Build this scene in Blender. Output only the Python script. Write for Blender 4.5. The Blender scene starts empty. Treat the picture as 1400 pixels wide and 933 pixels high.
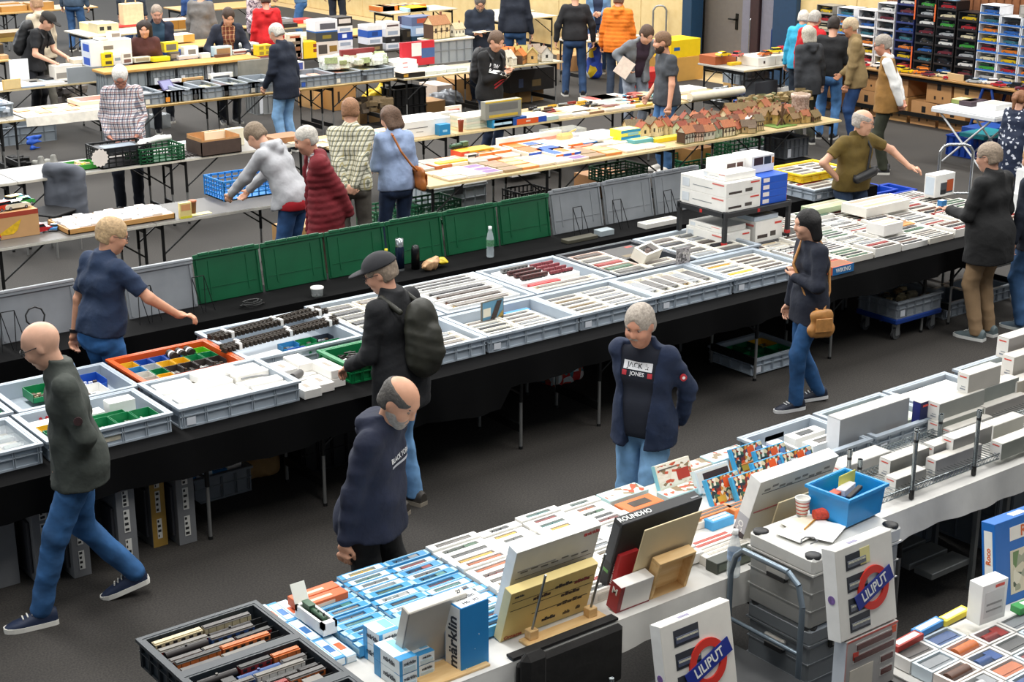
import bpy,math,random
import numpy as np
from mathutils import Matrix,Vector
S=bpy.context.scene
C=S.collection
R=math.radians
# ---------------- camera (world x runs along the table rows, y across them) ----------------
CAM_H,PITCH,YAW,FPX=4.3,R(18.2),R(37.6),2158.0
cam=bpy.data.cameras.new('camera');cam.sensor_width=36.0;cam.lens=FPX/1400*36
cam.clip_end=200
co=bpy.data.objects.new('camera',cam);C.objects.link(co)
co.location=(0,0,CAM_H);co.rotation_euler=(math.pi/2-PITCH,0,-YAW)
S.camera=co
# ---------------- world, lamps, exposure ----------------
w=bpy.data.worlds.new('hall_daylight');S.world=w;w.use_nodes=True
w.node_tree.nodes['Background'].inputs[0].default_value=(0.86,0.93,1.0,1)
w.node_tree.nodes['Background'].inputs[1].default_value=0.19
def area(name,loc,rot,sx,sy,power,col=(1,1,1)):
    l=bpy.data.lights.new(name,'AREA');l.shape='RECTANGLE';l.size=sx;l.size_y=sy
    l.energy=power;l.color=col
    o=bpy.data.objects.new(name,l);C.objects.link(o);o.location=loc;o.rotation_euler=rot
for i in range(3):
    for j in range(4):
        area('hall_ceiling_light',(3+i*8,4+j*8,9.0),(0,0,0),1.6,6.0,(430,560,680,700)[j],(1,0.985,0.95))
area('hall_end_window',(8,44,7),(R(-68),0,0),26,6,2600,(0.93,0.97,1.0))
area('hall_side_window',(-8,12,6),(0,R(-62),0),6,14,260,(0.9,0.96,1.0))
S.view_settings.view_transform='Standard';S.view_settings.look='None'
S.view_settings.gamma=1.0;S.view_settings.use_curve_mapping=False
S.view_settings.exposure=0.30
S.cycles.max_bounces=6;S.cycles.transparent_max_bounces=12
S.cycles.caustics_reflective=False;S.cycles.caustics_refractive=False

# ---------------- helpers ----------------
def at(px,py,z=0.75):
    """world point at height z that the photograph shows at pixel (px, py)"""
    f=Vector((math.sin(YAW)*math.cos(PITCH),math.cos(YAW)*math.cos(PITCH),-math.sin(PITCH)))
    r=Vector((math.cos(YAW),-math.sin(YAW),0));u=r.cross(f)
    d=f+r*(px-700)/FPX-u*(py-466.5)/FPX
    t=(z-CAM_H)/d.z
    return Vector((d.x*t,d.y*t,z))
def lin(h):
    if not isinstance(h,str):return (h[0],h[1],h[2],1)
    h=h.lstrip('#');h=''.join(x*2 for x in h) if len(h)==3 else h;o=[]
    for i in (0,2,4):
        v=int(h[i:i+2],16)/255
        o.append(v/12.92 if v<=.04045 else ((v+.055)/1.055)**2.4)
    return (*o,1)
_M={}
def mat(c,rough=.6,metal=0,var=.10,scale=14,bump=0,name=None,spec=None):
    """plain colour with a little procedural variation"""
    k=(c,rough,metal,var,scale,bump)
    if k in _M:return _M[k]
    m=bpy.data.materials.new(name or 'finish_'+str(c));m.use_nodes=True
    n=m.node_tree;b=n.nodes['Principled BSDF']
    b.inputs['Roughness'].default_value=rough;b.inputs['Metallic'].default_value=metal
    if spec is not None:b.inputs['Specular IOR Level'].default_value=spec
    col=lin(c)
    if var:
        tc=n.nodes.new('ShaderNodeTexCoord');ns=n.nodes.new('ShaderNodeTexNoise')
        ns.inputs['Scale'].default_value=scale;ns.inputs['Detail'].default_value=3
        rp=n.nodes.new('ShaderNodeValToRGB')
        rp.color_ramp.elements[0].position=.3;rp.color_ramp.elements[1].position=.7
        rp.color_ramp.elements[0].color=tuple(x*(1-var) for x in col[:3])+(1,)
        rp.color_ramp.elements[1].color=tuple(min(1,x*(1+var)) for x in col[:3])+(1,)
        n.links.new(tc.outputs['Object'],ns.inputs['Vector']);n.links.new(ns.outputs['Fac'],rp.inputs['Fac'])
        n.links.new(rp.outputs['Color'],b.inputs['Base Color'])
        if bump:
            bp=n.nodes.new('ShaderNodeBump');bp.inputs['Strength'].default_value=bump;bp.inputs['Distance'].default_value=.018
            n.links.new(ns.outputs['Fac'],bp.inputs['Height']);n.links.new(bp.outputs['Normal'],b.inputs['Normal'])
    else:b.inputs['Base Color'].default_value=col
    _M[k]=m
    return m
def glass(c='#ffffff',a=.18,spec=.25):
    k=('glass',c,a)
    if k in _M:return _M[k]
    m=bpy.data.materials.new('clear_plastic');m.use_nodes=True;n=m.node_tree
    b=n.nodes['Principled BSDF'];b.inputs['Base Color'].default_value=lin(c)
    b.inputs['Roughness'].default_value=.15;b.inputs['Specular IOR Level'].default_value=spec;b.inputs['Alpha'].default_value=a
    _M[k]=m
    return m
def nodemat(name,build,rough=.8):
    """build(nodes, links, texcoord) -> colour socket"""
    if name in _M:return _M[name]
    m=bpy.data.materials.new(name);m.use_nodes=True;n=m.node_tree;b=n.nodes['Principled BSDF']
    b.inputs['Roughness'].default_value=rough
    tc=n.nodes.new('ShaderNodeTexCoord')
    n.links.new(build(n.nodes,n.links,tc),b.inputs['Base Color'])
    _M[name]=m
    return m
def plaid(name,base,bands):
    """woven check: bands = [(colour, period, phase, width, axis)] drawn over base, axis 0 across, 1 up"""
    def b(nd,lk,tc):
        sp=nd.new('ShaderNodeSeparateXYZ');lk.new(tc.outputs['Object'],sp.inputs[0])
        ad=nd.new('ShaderNodeMath');ad.operation='ADD'
        lk.new(sp.outputs['X'],ad.inputs[0]);lk.new(sp.outputs['Y'],ad.inputs[1])
        cur=None
        for (c,per,ph,wd,ax) in bands:
            m1=nd.new('ShaderNodeMath');m1.operation='MULTIPLY_ADD';m1.inputs[1].default_value=1/per;m1.inputs[2].default_value=50+ph
            lk.new(ad.outputs[0] if ax==0 else sp.outputs['Z'],m1.inputs[0])
            fr=nd.new('ShaderNodeMath');fr.operation='FRACT';lk.new(m1.outputs[0],fr.inputs[0])
            lt=nd.new('ShaderNodeMath');lt.operation='LESS_THAN';lt.inputs[1].default_value=wd;lk.new(fr.outputs[0],lt.inputs[0])
            ml=nd.new('ShaderNodeMath');ml.operation='MULTIPLY';ml.inputs[1].default_value=.72;lk.new(lt.outputs[0],ml.inputs[0])
            mx=nd.new('ShaderNodeMixRGB');lk.new(ml.outputs[0],mx.inputs['Fac'])
            if cur is None:mx.inputs['Color1'].default_value=lin(base)
            else:lk.new(cur,mx.inputs['Color1'])
            mx.inputs['Color2'].default_value=lin(c);cur=mx.outputs['Color']
        return cur
    return nodemat(name,b)
def speckle(name,cols,scale=40,rough=.7,vec=(1,1,1),voronoi=True):
    """small patches of several printed colours"""
    def b(nd,lk,tc):
        mp=nd.new('ShaderNodeMapping');mp.inputs['Scale'].default_value=vec;lk.new(tc.outputs['Object'],mp.inputs[0])
        v=nd.new('ShaderNodeTexVoronoi');v.inputs['Scale'].default_value=scale;lk.new(mp.outputs[0],v.inputs['Vector'])
        rp=nd.new('ShaderNodeValToRGB');rp.color_ramp.interpolation='CONSTANT'
        sp=nd.new('ShaderNodeSeparateColor');lk.new(v.outputs['Color'],sp.inputs[0]);lk.new(sp.outputs[0],rp.inputs[0])
        e=rp.color_ramp.elements
        while len(e)<len(cols):e.new(.5)
        for i,c in enumerate(cols):e[i].position=i/len(cols);e[i].color=lin(c)
        return rp.outputs['Color']
    return nodemat(name,b,rough)
def wood(c1,c2,name,vec=(1,12,12),rough=.55):
    def b(nd,lk,tc):
        mp=nd.new('ShaderNodeMapping');mp.inputs['Scale'].default_value=vec;lk.new(tc.outputs['Object'],mp.inputs[0])
        ns=nd.new('ShaderNodeTexNoise');ns.inputs['Scale'].default_value=6;ns.inputs['Detail'].default_value=5;lk.new(mp.outputs[0],ns.inputs['Vector'])
        rp=nd.new('ShaderNodeValToRGB');rp.color_ramp.elements[0].position=.35;rp.color_ramp.elements[1].position=.65
        rp.color_ramp.elements[0].color=lin(c1);rp.color_ramp.elements[1].color=lin(c2);lk.new(ns.outputs['Fac'],rp.inputs[0])
        return rp.outputs['Color']
    return nodemat(name,b,rough)
class G:
    """collects plain shapes into one mesh"""
    def __init__(s):s.v=[];s.f=[];s.m=[];s.sm=[]
    def add(s,vs,fs,m=0,smooth=False):
        o=len(s.v);s.v+=[tuple(v) for v in vs]
        for f in fs:s.f.append([i+o for i in f]);s.m.append(m);s.sm.append(smooth)
        return s
    def box(s,x0,x1,y0,y1,z0,z1,m=0,T=None,taper=0):
        t=taper
        vs=[(x0+t,y0+t,z0),(x1-t,y0+t,z0),(x1-t,y1-t,z0),(x0+t,y1-t,z0),(x0,y0,z1),(x1,y0,z1),(x1,y1,z1),(x0,y1,z1)]
        if T is not None:vs=[T@Vector(v) for v in vs]
        return s.add(vs,[(3,2,1,0),(4,5,6,7),(0,1,5,4),(1,2,6,5),(2,3,7,6),(3,0,4,7)],m)
    def cb(s,x0,x1,y0,y1,z0,z1,m=0,c=.004,T=None):
        """box with chamfered edges"""
        xs=(x0,x1);ys=(y0,y1);zs=(z0,z1);vs=[];ix={}
        for a in (0,1):
            for b in (0,1):
                for d in (0,1):
                    sx,sy,sz=(c if a==0 else-c),(c if b==0 else-c),(c if d==0 else-c)
                    for k,v in enumerate(((xs[a],ys[b]+sy,zs[d]+sz),(xs[a]+sx,ys[b],zs[d]+sz),(xs[a]+sx,ys[b]+sy,zs[d]))):
                        ix[a,b,d,k]=len(vs);vs.append(v)
        f=[]
        for a in (0,1):
            q=[(a,0,0),(a,1,0),(a,1,1),(a,0,1)];f.append([ix[p+(0,)] for p in (q if a else q[::-1])])
            q=[(0,a,0),(1,a,0),(1,a,1),(0,a,1)];f.append([ix[p+(1,)] for p in (q[::-1] if a else q)])
            q=[(0,0,a),(1,0,a),(1,1,a),(0,1,a)];f.append([ix[p+(2,)] for p in (q if a else q[::-1])])
        for a in (0,1):
            for b in (0,1):
                f.append([ix[a,b,0,0],ix[a,b,0,1],ix[a,b,1,1],ix[a,b,1,0]])
                f.append([ix[a,0,b,0],ix[a,0,b,2],ix[a,1,b,2],ix[a,1,b,0]])
                f.append([ix[0,a,b,1],ix[0,a,b,2],ix[1,a,b,2],ix[1,a,b,1]])
                for d in (0,1):f.append([ix[a,b,d,0],ix[a,b,d,1],ix[a,b,d,2]])
        if T is not None:vs=[T@Vector(v) for v in vs]
        return s.add(vs,f,m)
    def quad(s,a,b,c,d,m=0):return s.add([a,b,c,d],[(0,1,2,3)],m)
    def cyl(s,p0,p1,r0,r1=None,n=8,m=0,caps=True):
        r1=r0 if r1 is None else r1;p0=Vector(p0);p1=Vector(p1);d=(p1-p0).normalized()
        a=d.orthogonal().normalized();b=d.cross(a);vs=[]
        for i in range(n):
            q=a*math.cos(2*math.pi*i/n)+b*math.sin(2*math.pi*i/n);vs+=[p0+q*r0,p1+q*r1]
        fs=[(2*i,2*((i+1)%n),2*((i+1)%n)+1,2*i+1) for i in range(n)]
        s.add(vs,fs,m,n>5)
        if caps:s.add(vs,[[2*i for i in range(n)][::-1],[2*i+1 for i in range(n)]],m)
        return s
    def tube(s,pts,r,n=6,m=0):
        for i in range(len(pts)-1):s.cyl(pts[i],pts[i+1],r,r,n,m)
        return s
    def lathe(s,prof,c=(0,0,0),n=16,m=0):
        vs=[(c[0]+r*math.cos(2*math.pi*i/n),c[1]+r*math.sin(2*math.pi*i/n),c[2]+z) for (r,z) in prof for i in range(n)]
        fs=[(j*n+i,j*n+(i+1)%n,(j+1)*n+(i+1)%n,(j+1)*n+i) for j in range(len(prof)-1) for i in range(n)]
        return s.add(vs,fs,m,True)
    def prism(s,poly,y0,y1,m=0):
        """polygon in x,z pulled from y0 to y1"""
        n=len(poly);vs=[(x,y0,z) for x,z in poly]+[(x,y1,z) for x,z in poly]
        return s.add(vs,[list(range(n)),list(range(2*n-1,n-1,-1))]+[(i,i+n,(i+1)%n+n,(i+1)%n) for i in range(n)],m)
    def ball(s,c,rx,ry,rz,n=10,m=0):
        k=n // 2+1;vs=[]
        for j in range(k+1):
            t=math.pi*j/k
            for i in range(n):
                p=2*math.pi*i/n;vs.append((c[0]+rx*math.sin(t)*math.cos(p),c[1]+ry*math.sin(t)*math.sin(p),c[2]-rz*math.cos(t)))
        return s.add(vs,[(j*n+i,j*n+(i+1)%n,(j+1)*n+(i+1)%n,(j+1)*n+i) for j in range(k) for i in range(n)],m,True)
    def mesh(s,name,mats):
        me=bpy.data.meshes.new(name);me.from_pydata(s.v,[],s.f)
        for m in (mats if isinstance(mats,(list,tuple)) else [mats]):me.materials.append(m)
        me.polygons.foreach_set('material_index',s.m);me.polygons.foreach_set('use_smooth',s.sm)
        me.validate();me.update()
        return me
def ob(name,g,mats,parent=None,loc=(0,0,0),rot=(0,0,0)):
    me=g.mesh(name,mats) if isinstance(g,G) else g
    o=bpy.data.objects.new(name,me);C.objects.link(o);o.location=loc;o.rotation_euler=rot
    if parent:o.parent=parent
    return o
def tag(o,label,cat,group=None):
    o['label']=label;o['category']=cat
    if group:o['group']=group
    return o
def thing(name,label,cat,loc=(0,0,0),rz=0,group=None,rot=None):
    o=bpy.data.objects.new(name,None);C.objects.link(o);o.location=loc
    o.rotation_euler=rot if rot else (0,0,rz);o.empty_display_size=.1
    return tag(o,label,cat,group)
def struct(o):o['kind']='structure';return o
_kids={}
def copy_tree(o,loc=None,rot=None,label=None,group=None,parent=None):
    c=o.copy();C.objects.link(c)
    if parent is not None:c.parent=parent
    if loc is not None:c.location=loc
    if rot is not None:c.rotation_euler=rot if isinstance(rot,tuple) else (0,0,rot)
    if label:c['label']=label
    if group:c['group']=group
    if o.name not in _kids:_kids[o.name]=list(o.children)
    for ch in _kids[o.name]:copy_tree(ch,parent=c)
    return c
def text_mesh(s,size,depth=.0006,bold=False,align='CENTER',shear=0):
    cu=bpy.data.curves.new('t','FONT');cu.body=s;cu.size=size;cu.extrude=depth;cu.align_x=align;cu.align_y='CENTER'
    cu.resolution_u=2;cu.shear=shear
    if bold:cu.offset=size*.018
    o=bpy.data.objects.new('t',cu);C.objects.link(o)
    dg=bpy.context.evaluated_depsgraph_get();me=bpy.data.meshes.new_from_object(o.evaluated_get(dg))
    bpy.data.objects.remove(o);bpy.data.curves.remove(cu)
    return me
def lettering(s,size,m,parent,loc,rot,bold=True,shear=0,name='lettering'):
    me=text_mesh(s,size,bold=bold,shear=shear);me.materials.clear();me.materials.append(m)
    o=bpy.data.objects.new(name,me);C.objects.link(o);o.parent=parent;o.location=loc;o.rotation_euler=rot
    return o
rnd=random.Random(7)
WHITE='#ecebe4';BLACK='#141416'
# ---------------- people ----------------
import openvdb as vdb
def _n(a):return a/np.linalg.norm(a)
V3=lambda*a:np.array(a,float)
class F:
    """signed-distance field on a grid: smooth unions of tapered limbs, meshed as one surface"""
    def __init__(s,lo,hi,h):
        s.h=h;s.lo=np.array(lo,float);s.n=np.ceil((np.array(hi)-s.lo)/h).astype(int)+1
        s.d=np.full(s.n,.2,np.float32)
    def sub(s,lo,hi):
        a=np.clip(np.floor((lo-s.lo)/s.h).astype(int),0,s.n-1);b=np.clip(np.ceil((hi-s.lo)/s.h).astype(int)+1,1,s.n)
        ax=[s.lo[i]+s.h*np.arange(a[i],b[i],dtype=np.float32) for i in range(3)]
        return tuple(slice(a[i],b[i]) for i in range(3)),(ax[0][:,None,None],ax[1][None,:,None],ax[2][None,None,:])
    def mix(s,sl,d,k,op):
        o=s.d[sl]
        if op=='-':d=-d
        h=np.maximum(k-np.abs(o-d),0)/max(k,1e-6)
        if op=='+':s.d[sl]=np.minimum(o,d)-h*h*k*.25
        else:s.d[sl]=np.maximum(o,d)+h*h*k*.25
    def limb(s,a,b,ra,rb,k=.02,q=None,op='+'):
        """round cone from a to b; q=(axis, factor) flattens it along a unit axis"""
        a=np.asarray(a,float);b=np.asarray(b,float);m=max(ra,rb)*(1 if q is None else max(1,1/q[1]))+k+2.5*s.h
        sl,(X,Y,Z)=s.sub(np.minimum(a,b)-m,np.maximum(a,b)+m)
        if s.d[sl].size==0:return
        px,py,pz=X-a[0],Y-a[1],Z-a[2];ab=b-a
        if q is not None:
            u,f=q;g=(px*u[0]+py*u[1]+pz*u[2])*(f-1);px=px+g*u[0];py=py+g*u[1];pz=pz+g*u[2]
            ab=ab+u*(ab@u)*(f-1)
        L=max(ab@ab,1e-9);t=np.clip((px*ab[0]+py*ab[1]+pz*ab[2])/L,0,1)
        d=np.sqrt((px-t*ab[0])**2+(py-t*ab[1])**2+(pz-t*ab[2])**2)-(ra+(rb-ra)*t)
        s.mix(sl,d.astype(np.float32),k,op)
    def ell(s,c,r,ax,k=.02,op='+'):
        r=[x*1.06 for x in r]
        """ellipsoid with centre c, radii r along the rows of ax"""
        m=max(r)+k+2.5*s.h;c=np.asarray(c,float)
        sl,(X,Y,Z)=s.sub(c-m,c+m)
        if s.d[sl].size==0:return
        px,py,pz=X-c[0],Y-c[1],Z-c[2];l=0
        for u,rr in zip(ax,r):l=l+((px*u[0]+py*u[1]+pz*u[2])/rr)**2
        l=np.sqrt(l);s.mix(sl,((l-1)*min(r)).astype(np.float32),k,op)
    def cut(s,p,nrm,k=.006):
        """remove everything on the side that nrm points to"""
        sl,(X,Y,Z)=s.sub(s.lo,s.lo+s.h*s.n)
        d=(X-p[0])*nrm[0]+(Y-p[1])*nrm[1]+(Z-p[2])*nrm[2]
        s.d=np.maximum(s.d,d.astype(np.float32))
    def folds(s,amp,seed,wl=.09):
        r=np.random.RandomState(seed);sl,(X,Y,Z)=s.sub(s.lo,s.lo+s.h*s.n);w=0
        for i in range(3):
            k=_n(r.normal(size=3)*(1,1,.9+i*.8))*6.28/(wl*(1+.5*i));k2=r.normal(size=3)*9
            w=w+1.1-2.2*np.abs(np.sin(.5*(k[0]*X+k[1]*Y+k[2]*Z)+1.1*np.sin(k2[0]*X+k2[1]*Y+k2[2]*Z)+r.rand()*6))**.8
        s.d=s.d-(amp/3*w).astype(np.float32)
    def mesh(s,name,m,adapt=.0):
        g=vdb.FloatGrid(background=.2);g.copyFromArray(s.d)
        p,t,q=g.convertToPolygons(0.0,adapt)
        me=bpy.data.meshes.new(name)
        p=p*s.h+s.lo
        n3,n4=len(t),len(q)
        me.vertices.add(len(p));me.vertices.foreach_set('co',p.astype(np.float32).ravel())
        li=np.concatenate([t[:,::-1].ravel(),q[:,::-1].ravel()]).astype(np.int32)
        me.loops.add(len(li));me.loops.foreach_set('vertex_index',li)
        me.polygons.add(n3+n4)
        me.polygons.foreach_set('loop_start',np.concatenate([np.arange(n3)*3,n3*3+np.arange(n4)*4]).astype(np.int32))
        me.polygons.foreach_set('use_smooth',np.ones(n3+n4,bool))
        me.update();me.validate();me.materials.append(m)
        return me
def ik(a,b,l1,l2,hint):
    d=b-a;L=min(np.linalg.norm(d),(l1+l2)*.998);d=_n(d);b=a+d*L
    x=(l1*l1-l2*l2+L*L)/(2*L);y=math.sqrt(max(l1*l1-x*x,0))
    h=hint-d*(hint@d);h=_n(h) if np.linalg.norm(h)>1e-5 else V3(0,0,1)
    return a+d*x+h*y,b
def rotm(yaw,pitch,roll=0):
    cy,sy,cp,sp,cr,sr=math.cos(yaw),math.sin(yaw),math.cos(pitch),math.sin(pitch),math.cos(roll),math.sin(roll)
    f=V3(cy*cp,sy*cp,-sp);l=V3(-sy,cy,0);u=np.cross(f,l)
    return np.array([f,l*cr+u*sr,u*cr-l*sr])
SKIN='#d3a085'
def person(label,px,py,head=0,h=1.75,z=0,at_z=0.,top='#222',top_kind='jacket',legs='#2c3e5c',shoes='#1c1c20',sole='#cfccc4',hair='short',hairc='#6b5a48',
           lean=4,side=0,nod=12,turn=0,lh=None,rh=None,feet=((0,.1),(0,-.1)),lift=(0,0),fat=1.0,hem=.80,near=False,skin=SKIN,sleeve=1.0,glasses=False,beard=None,
           collar=None,hood=False,inner=None,wrinkle=.006,top_mat=None,leg_mat=None,extra=None,le=None,re=None,puff=0,build=1.0,fist=.6,opening=1.0,moustache=None,collar_h=.055,pos=None):
    X,Y,_=pos if pos is not None else at(px,py,at_z)
    k=h/1.75
    root=thing('person',label,'person',(X,Y,z),R(head)-YAW)
    hv=.0085 if near else .0130;hc=.0098 if near else .0165
    ln=R(lean);sd=R(side)
    P=V3(0,0,.93);d=_n(V3(math.sin(ln),math.sin(sd),math.cos(ln)));fwd=_n(V3(math.cos(ln),0,-math.sin(ln)));lat=np.cross(d,fwd)
    W=P+d*.14;CH=P+d*.34;N=P+d*.53
    SH={1:P+d*.475+lat*.163*build,-1:P+d*.475-lat*.163*build}
    HR=rotm(R(turn),R(nod)+ln*.55)
    Hf,Hl,Hu=HR;HC=N+_n(d*.6+Hu*.4+fwd*.25)*.15+fwd*.01
    HIP={1:V3(0,.09,.92),-1:V3(0,-.09,.92)}
    ft={1:feet[0],-1:feet[1]};lf={1:lift[0],-1:lift[1]};AN={};KN={}
    for s_ in (1,-1):
        a=V3(ft[s_][0],ft[s_][1],.085+lf[s_]);KN[s_],AN[s_]=ik(HIP[s_],a,.435,.42,V3(1,.12*s_,0))
    hd={1:lh,-1:rh};eh={1:le,-1:re};EL={};WR={};FD={}
    for s_ in (1,-1):
        t=hd[s_]
        if t is None:t=(.06,.27*s_*build,.80)
        hint=V3(*eh[s_]) if eh[s_] else V3(-1,.45*s_,-.25)
        EL[s_],WR[s_]=ik(SH[s_],V3(*t[:3]),.295,.255,hint)
        fd=_n(WR[s_]-EL[s_])
        if len(t)>3:fd=_n(V3(*t[3:6]))
        FD[s_]=fd
    lo=np.minimum.reduce([HC-.22,WR[1]-.24,WR[-1]-.24,AN[1]-.25,AN[-1]-.25,V3(-.42,-.42,0)]);lo[2]=-.01
    hi=np.maximum.reduce([HC+.22,WR[1]+.24,WR[-1]+.24,AN[1]+.25,AN[-1]+.25,V3(.42,.42,1)])
    # --- body: head, neck, trunk, arms, hands and legs as one surface
    f=F(lo,hi,hv)
    f.limb(P,W,.07,.07,.05);f.limb(W,CH,.07,.07,.05);f.limb(CH+lat*.08,CH-lat*.08,.06,.06,.03)
    f.limb(SH[1]-d*.01,SH[-1]-d*.01,.045,.045,.04)
    f.limb(N-d*.04,N+(HC-N)*.6,.056,.052,.03)
    for s_ in (1,-1):
        f.limb(SH[s_],EL[s_],.048,.038,.02);f.limb(EL[s_],WR[s_],.040,.026,.02)
        if near:f.limb(HIP[s_],KN[s_],.07,.05,.03);f.limb(KN[s_],AN[s_],.048,.036,.02)
    HS=1.0;hl=lambda x,y,z:HC+(Hf*x+Hl*y+Hu*z)*HS
    f.ell(hl(-.012,0,.03),(.098,.077,.088),HR,.01)
    f.ell(hl(.018,0,-.035),(.072,.062,.082),HR,.035)
    f.limb(hl(.062,0,-.094),hl(.045,0,-.08),.024,.04,.03)
    f.limb(hl(.078,.025,.033),hl(.078,-.025,.033),.012,.012,.02)
    f.limb(hl(.088,0,.02),hl(.105,0,-.022),.009,.0145,.014)
    for s_ in (1,-1):
        f.ell(hl(.1,.031*s_,.012),(.02,.016,.011),HR,.014,'-')
        f.ell(hl(.07,.042*s_,-.028),(.021,.019,.022),HR,.025)
        f.ell(hl(-.008,.078*s_,-.004),(.017,.009,.031),HR,.006)
    f.limb(hl(.094,.02,-.058),hl(.094,-.02,-.058),.004,.004,.006,None,'-')
    f.limb(hl(.086,.016,-.066),hl(.086,-.016,-.066),.010,.010,.01)
    for s_ in (1,-1):                                   # palm, four fingers, thumb
        w_=WR[s_];a=FD[s_];up=_n(np.cross(a,V3(0,1,0)) if abs(a[1])<.9 else V3(1,0,0))
        sp=np.cross(up,a);inn=-s_ if abs(sp[1])>.2 else 1
        ac=sp if abs(a[2])<.6 else V3(1,0,0)-a*a[0];ac=_n(ac)      # across the knuckles
        if abs(a[2])<.6:ac=ac*(1 if ac[1]*s_<0 else-1)                # thumb side
        nr=_n(np.cross(a,ac));nr=nr if (nr[2]<0 or (abs(a[2])>=.6 and nr[1]*s_<0)) else-nr   # towards which the fingers curl
        if abs(a[2])>=.6 and nr[1]*s_>0:nr=-nr
        pc=w_+a*.05
        f.limb(w_,w_+a*.02,.026,.028,.012);f.limb(pc+ac*.02-a*.012,pc-ac*.02-a*.012,.022,.02,.012,(nr,1.5))
        f.limb(pc+ac*.028+a*.03,pc-ac*.026+a*.026,.014,.013,.014)
        for i,(o_,ln_) in enumerate(((.030,.072),(.010,.08),(-.010,.074),(-.028,.06))):
            b0=pc+ac*o_+a*.034;c_=fist*(1+.12*i)
            b1=b0+(a*math.cos(c_*.8)+nr*math.sin(c_*.8))*ln_*.5;b2=b1+(a*math.cos(c_*1.9)+nr*math.sin(c_*1.9))*ln_*.5
            f.limb(b0,b1,.0098,.009,.003);f.limb(b1,b2,.009,.0082,.003)
        t0=pc+ac*.026-a*.02;t1=t0+_n(a*.8+ac*.7+nr*.3)*.04;t2=t1+_n(a*1.0+ac*.1+nr*.4)*.03
        f.limb(t0,t1,.013,.0105,.006);f.limb(t1,t2,.0105,.009,.003)
    sm=mat(skin,.55,0,.05,25)
    ob('body',f.mesh('body',sm,.0),sm,root)
    # --- trousers
    f=F(lo,hi,hc)
    f.limb(P+lat*.06+d*.07,P-lat*.06+d*.07,.115*fat,.115*fat,.03,(V3(1,0,0),1.08))
    f.limb(P+lat*.075-V3(.02,0,.06),P-lat*.075-V3(.02,0,.06),.104,.104,.05)
    for s_ in (1,-1):
        f.limb(HIP[s_],KN[s_],.098,.073,.012);f.limb(KN[s_],AN[s_]+V3(-.01,0,-.02),.071,.062,.03)
    f.folds(wrinkle*1.0,int(px*7+h*100)+3,.10)
    f.cut(P+d*max(.02,min(.12,(hem-.93)+.09)),d);f.cut(V3(0,0,.045),V3(0,0,-1))
    tm=leg_mat or mat(legs,.85,0,.22,9,.5)
    ob('trousers',f.mesh('trousers',tm,.0),tm,root)
    # --- upper garment
    f=F(lo,hi,hc)
    b_=fat;t_=.012+puff
    f.limb(P+lat*.055,P-lat*.055,.125*b_+t_,.125*b_+t_,.04,(fwd,1.08))
    f.limb(W+lat*.05+fwd*.035*(b_-1)*4,W-lat*.05+fwd*.035*(b_-1)*4,.118*b_+t_,.118*b_+t_,.08,(fwd,1.05))
    f.limb(CH+lat*.085,CH-lat*.085,.105+t_,.105+t_,.09,(fwd,1.0))
    f.limb(SH[1]-d*.012,SH[-1]-d*.012,.052+t_,.052+t_,.07);f.limb(SH[1]*.55+SH[-1]*.45+d*.02,SH[1]*.45+SH[-1]*.55+d*.02,.06+t_,.06+t_,.08)
    if hem<.9:
        q=P+V3(math.sin(ln)*.1,0,hem-.93-.02);f.limb(P+lat*.05,q+lat*.055,.13*b_+t_,.135*b_+t_,.04);f.limb(P-lat*.05,q-lat*.055,.13*b_+t_,.135*b_+t_,.04)
    nt=N+d*(.0+(collar_h if top_kind in ('jacket','shirt','hoodie') else 0))
    f.limb(N-d*.06,N+d*.05,.078 if top_kind!='tee' else .07,.066+(t_ if top_kind=='jacket' else 0),.03)
    if hood:f.limb(N-fwd*.075+lat*.06-d*.01,N-fwd*.075-lat*.06-d*.01,.055,.055,.03);f.limb(N-fwd*.09-d*.07,N-fwd*.09-d*.05,.06,.05,.03)
    f.folds(wrinkle*.95,int(px*3+h*100),.13)
    if puff:
        sl,(X_,Y_,Z_)=f.sub(f.lo,f.lo+f.h*f.n)
        f.d=f.d-(.011*np.abs(np.sin(((X_-P[0])*d[0]+(Y_-P[1])*d[1]+(Z_-P[2])*d[2])*3.14159/.062))-.006).astype(np.float32)
    hp=P+V3(0,0,hem-.93);f.cut(hp,-_n(d+V3(0,0,.6)));f.cut(nt+fwd*.0,_n(d-fwd*.35))
    g=F(lo,hi,hc)
    at_=.014+puff*.8
    for s_ in (1,-1):
        g.limb(SH[s_],EL[s_],.053+at_,.045+at_,.025)
        if sleeve>.9:g.limb(EL[s_],EL[s_]+(WR[s_]-EL[s_])*.95,.047+at_,.034+at_*.8,.03)
        elif sleeve>.4:g.limb(EL[s_],EL[s_]+(WR[s_]-EL[s_])*(sleeve-.5)*2,.047+at_,.045+at_,.03)
    g.folds(wrinkle*1.0,int(px)+9,.08)
    if puff:
        sl,(X_,Y_,Z_)=g.sub(g.lo,g.lo+g.h*g.n);g.d=g.d-(.009*np.abs(np.sin((Z_+.3*X_)*3.14159/.062))-.005).astype(np.float32)
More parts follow.
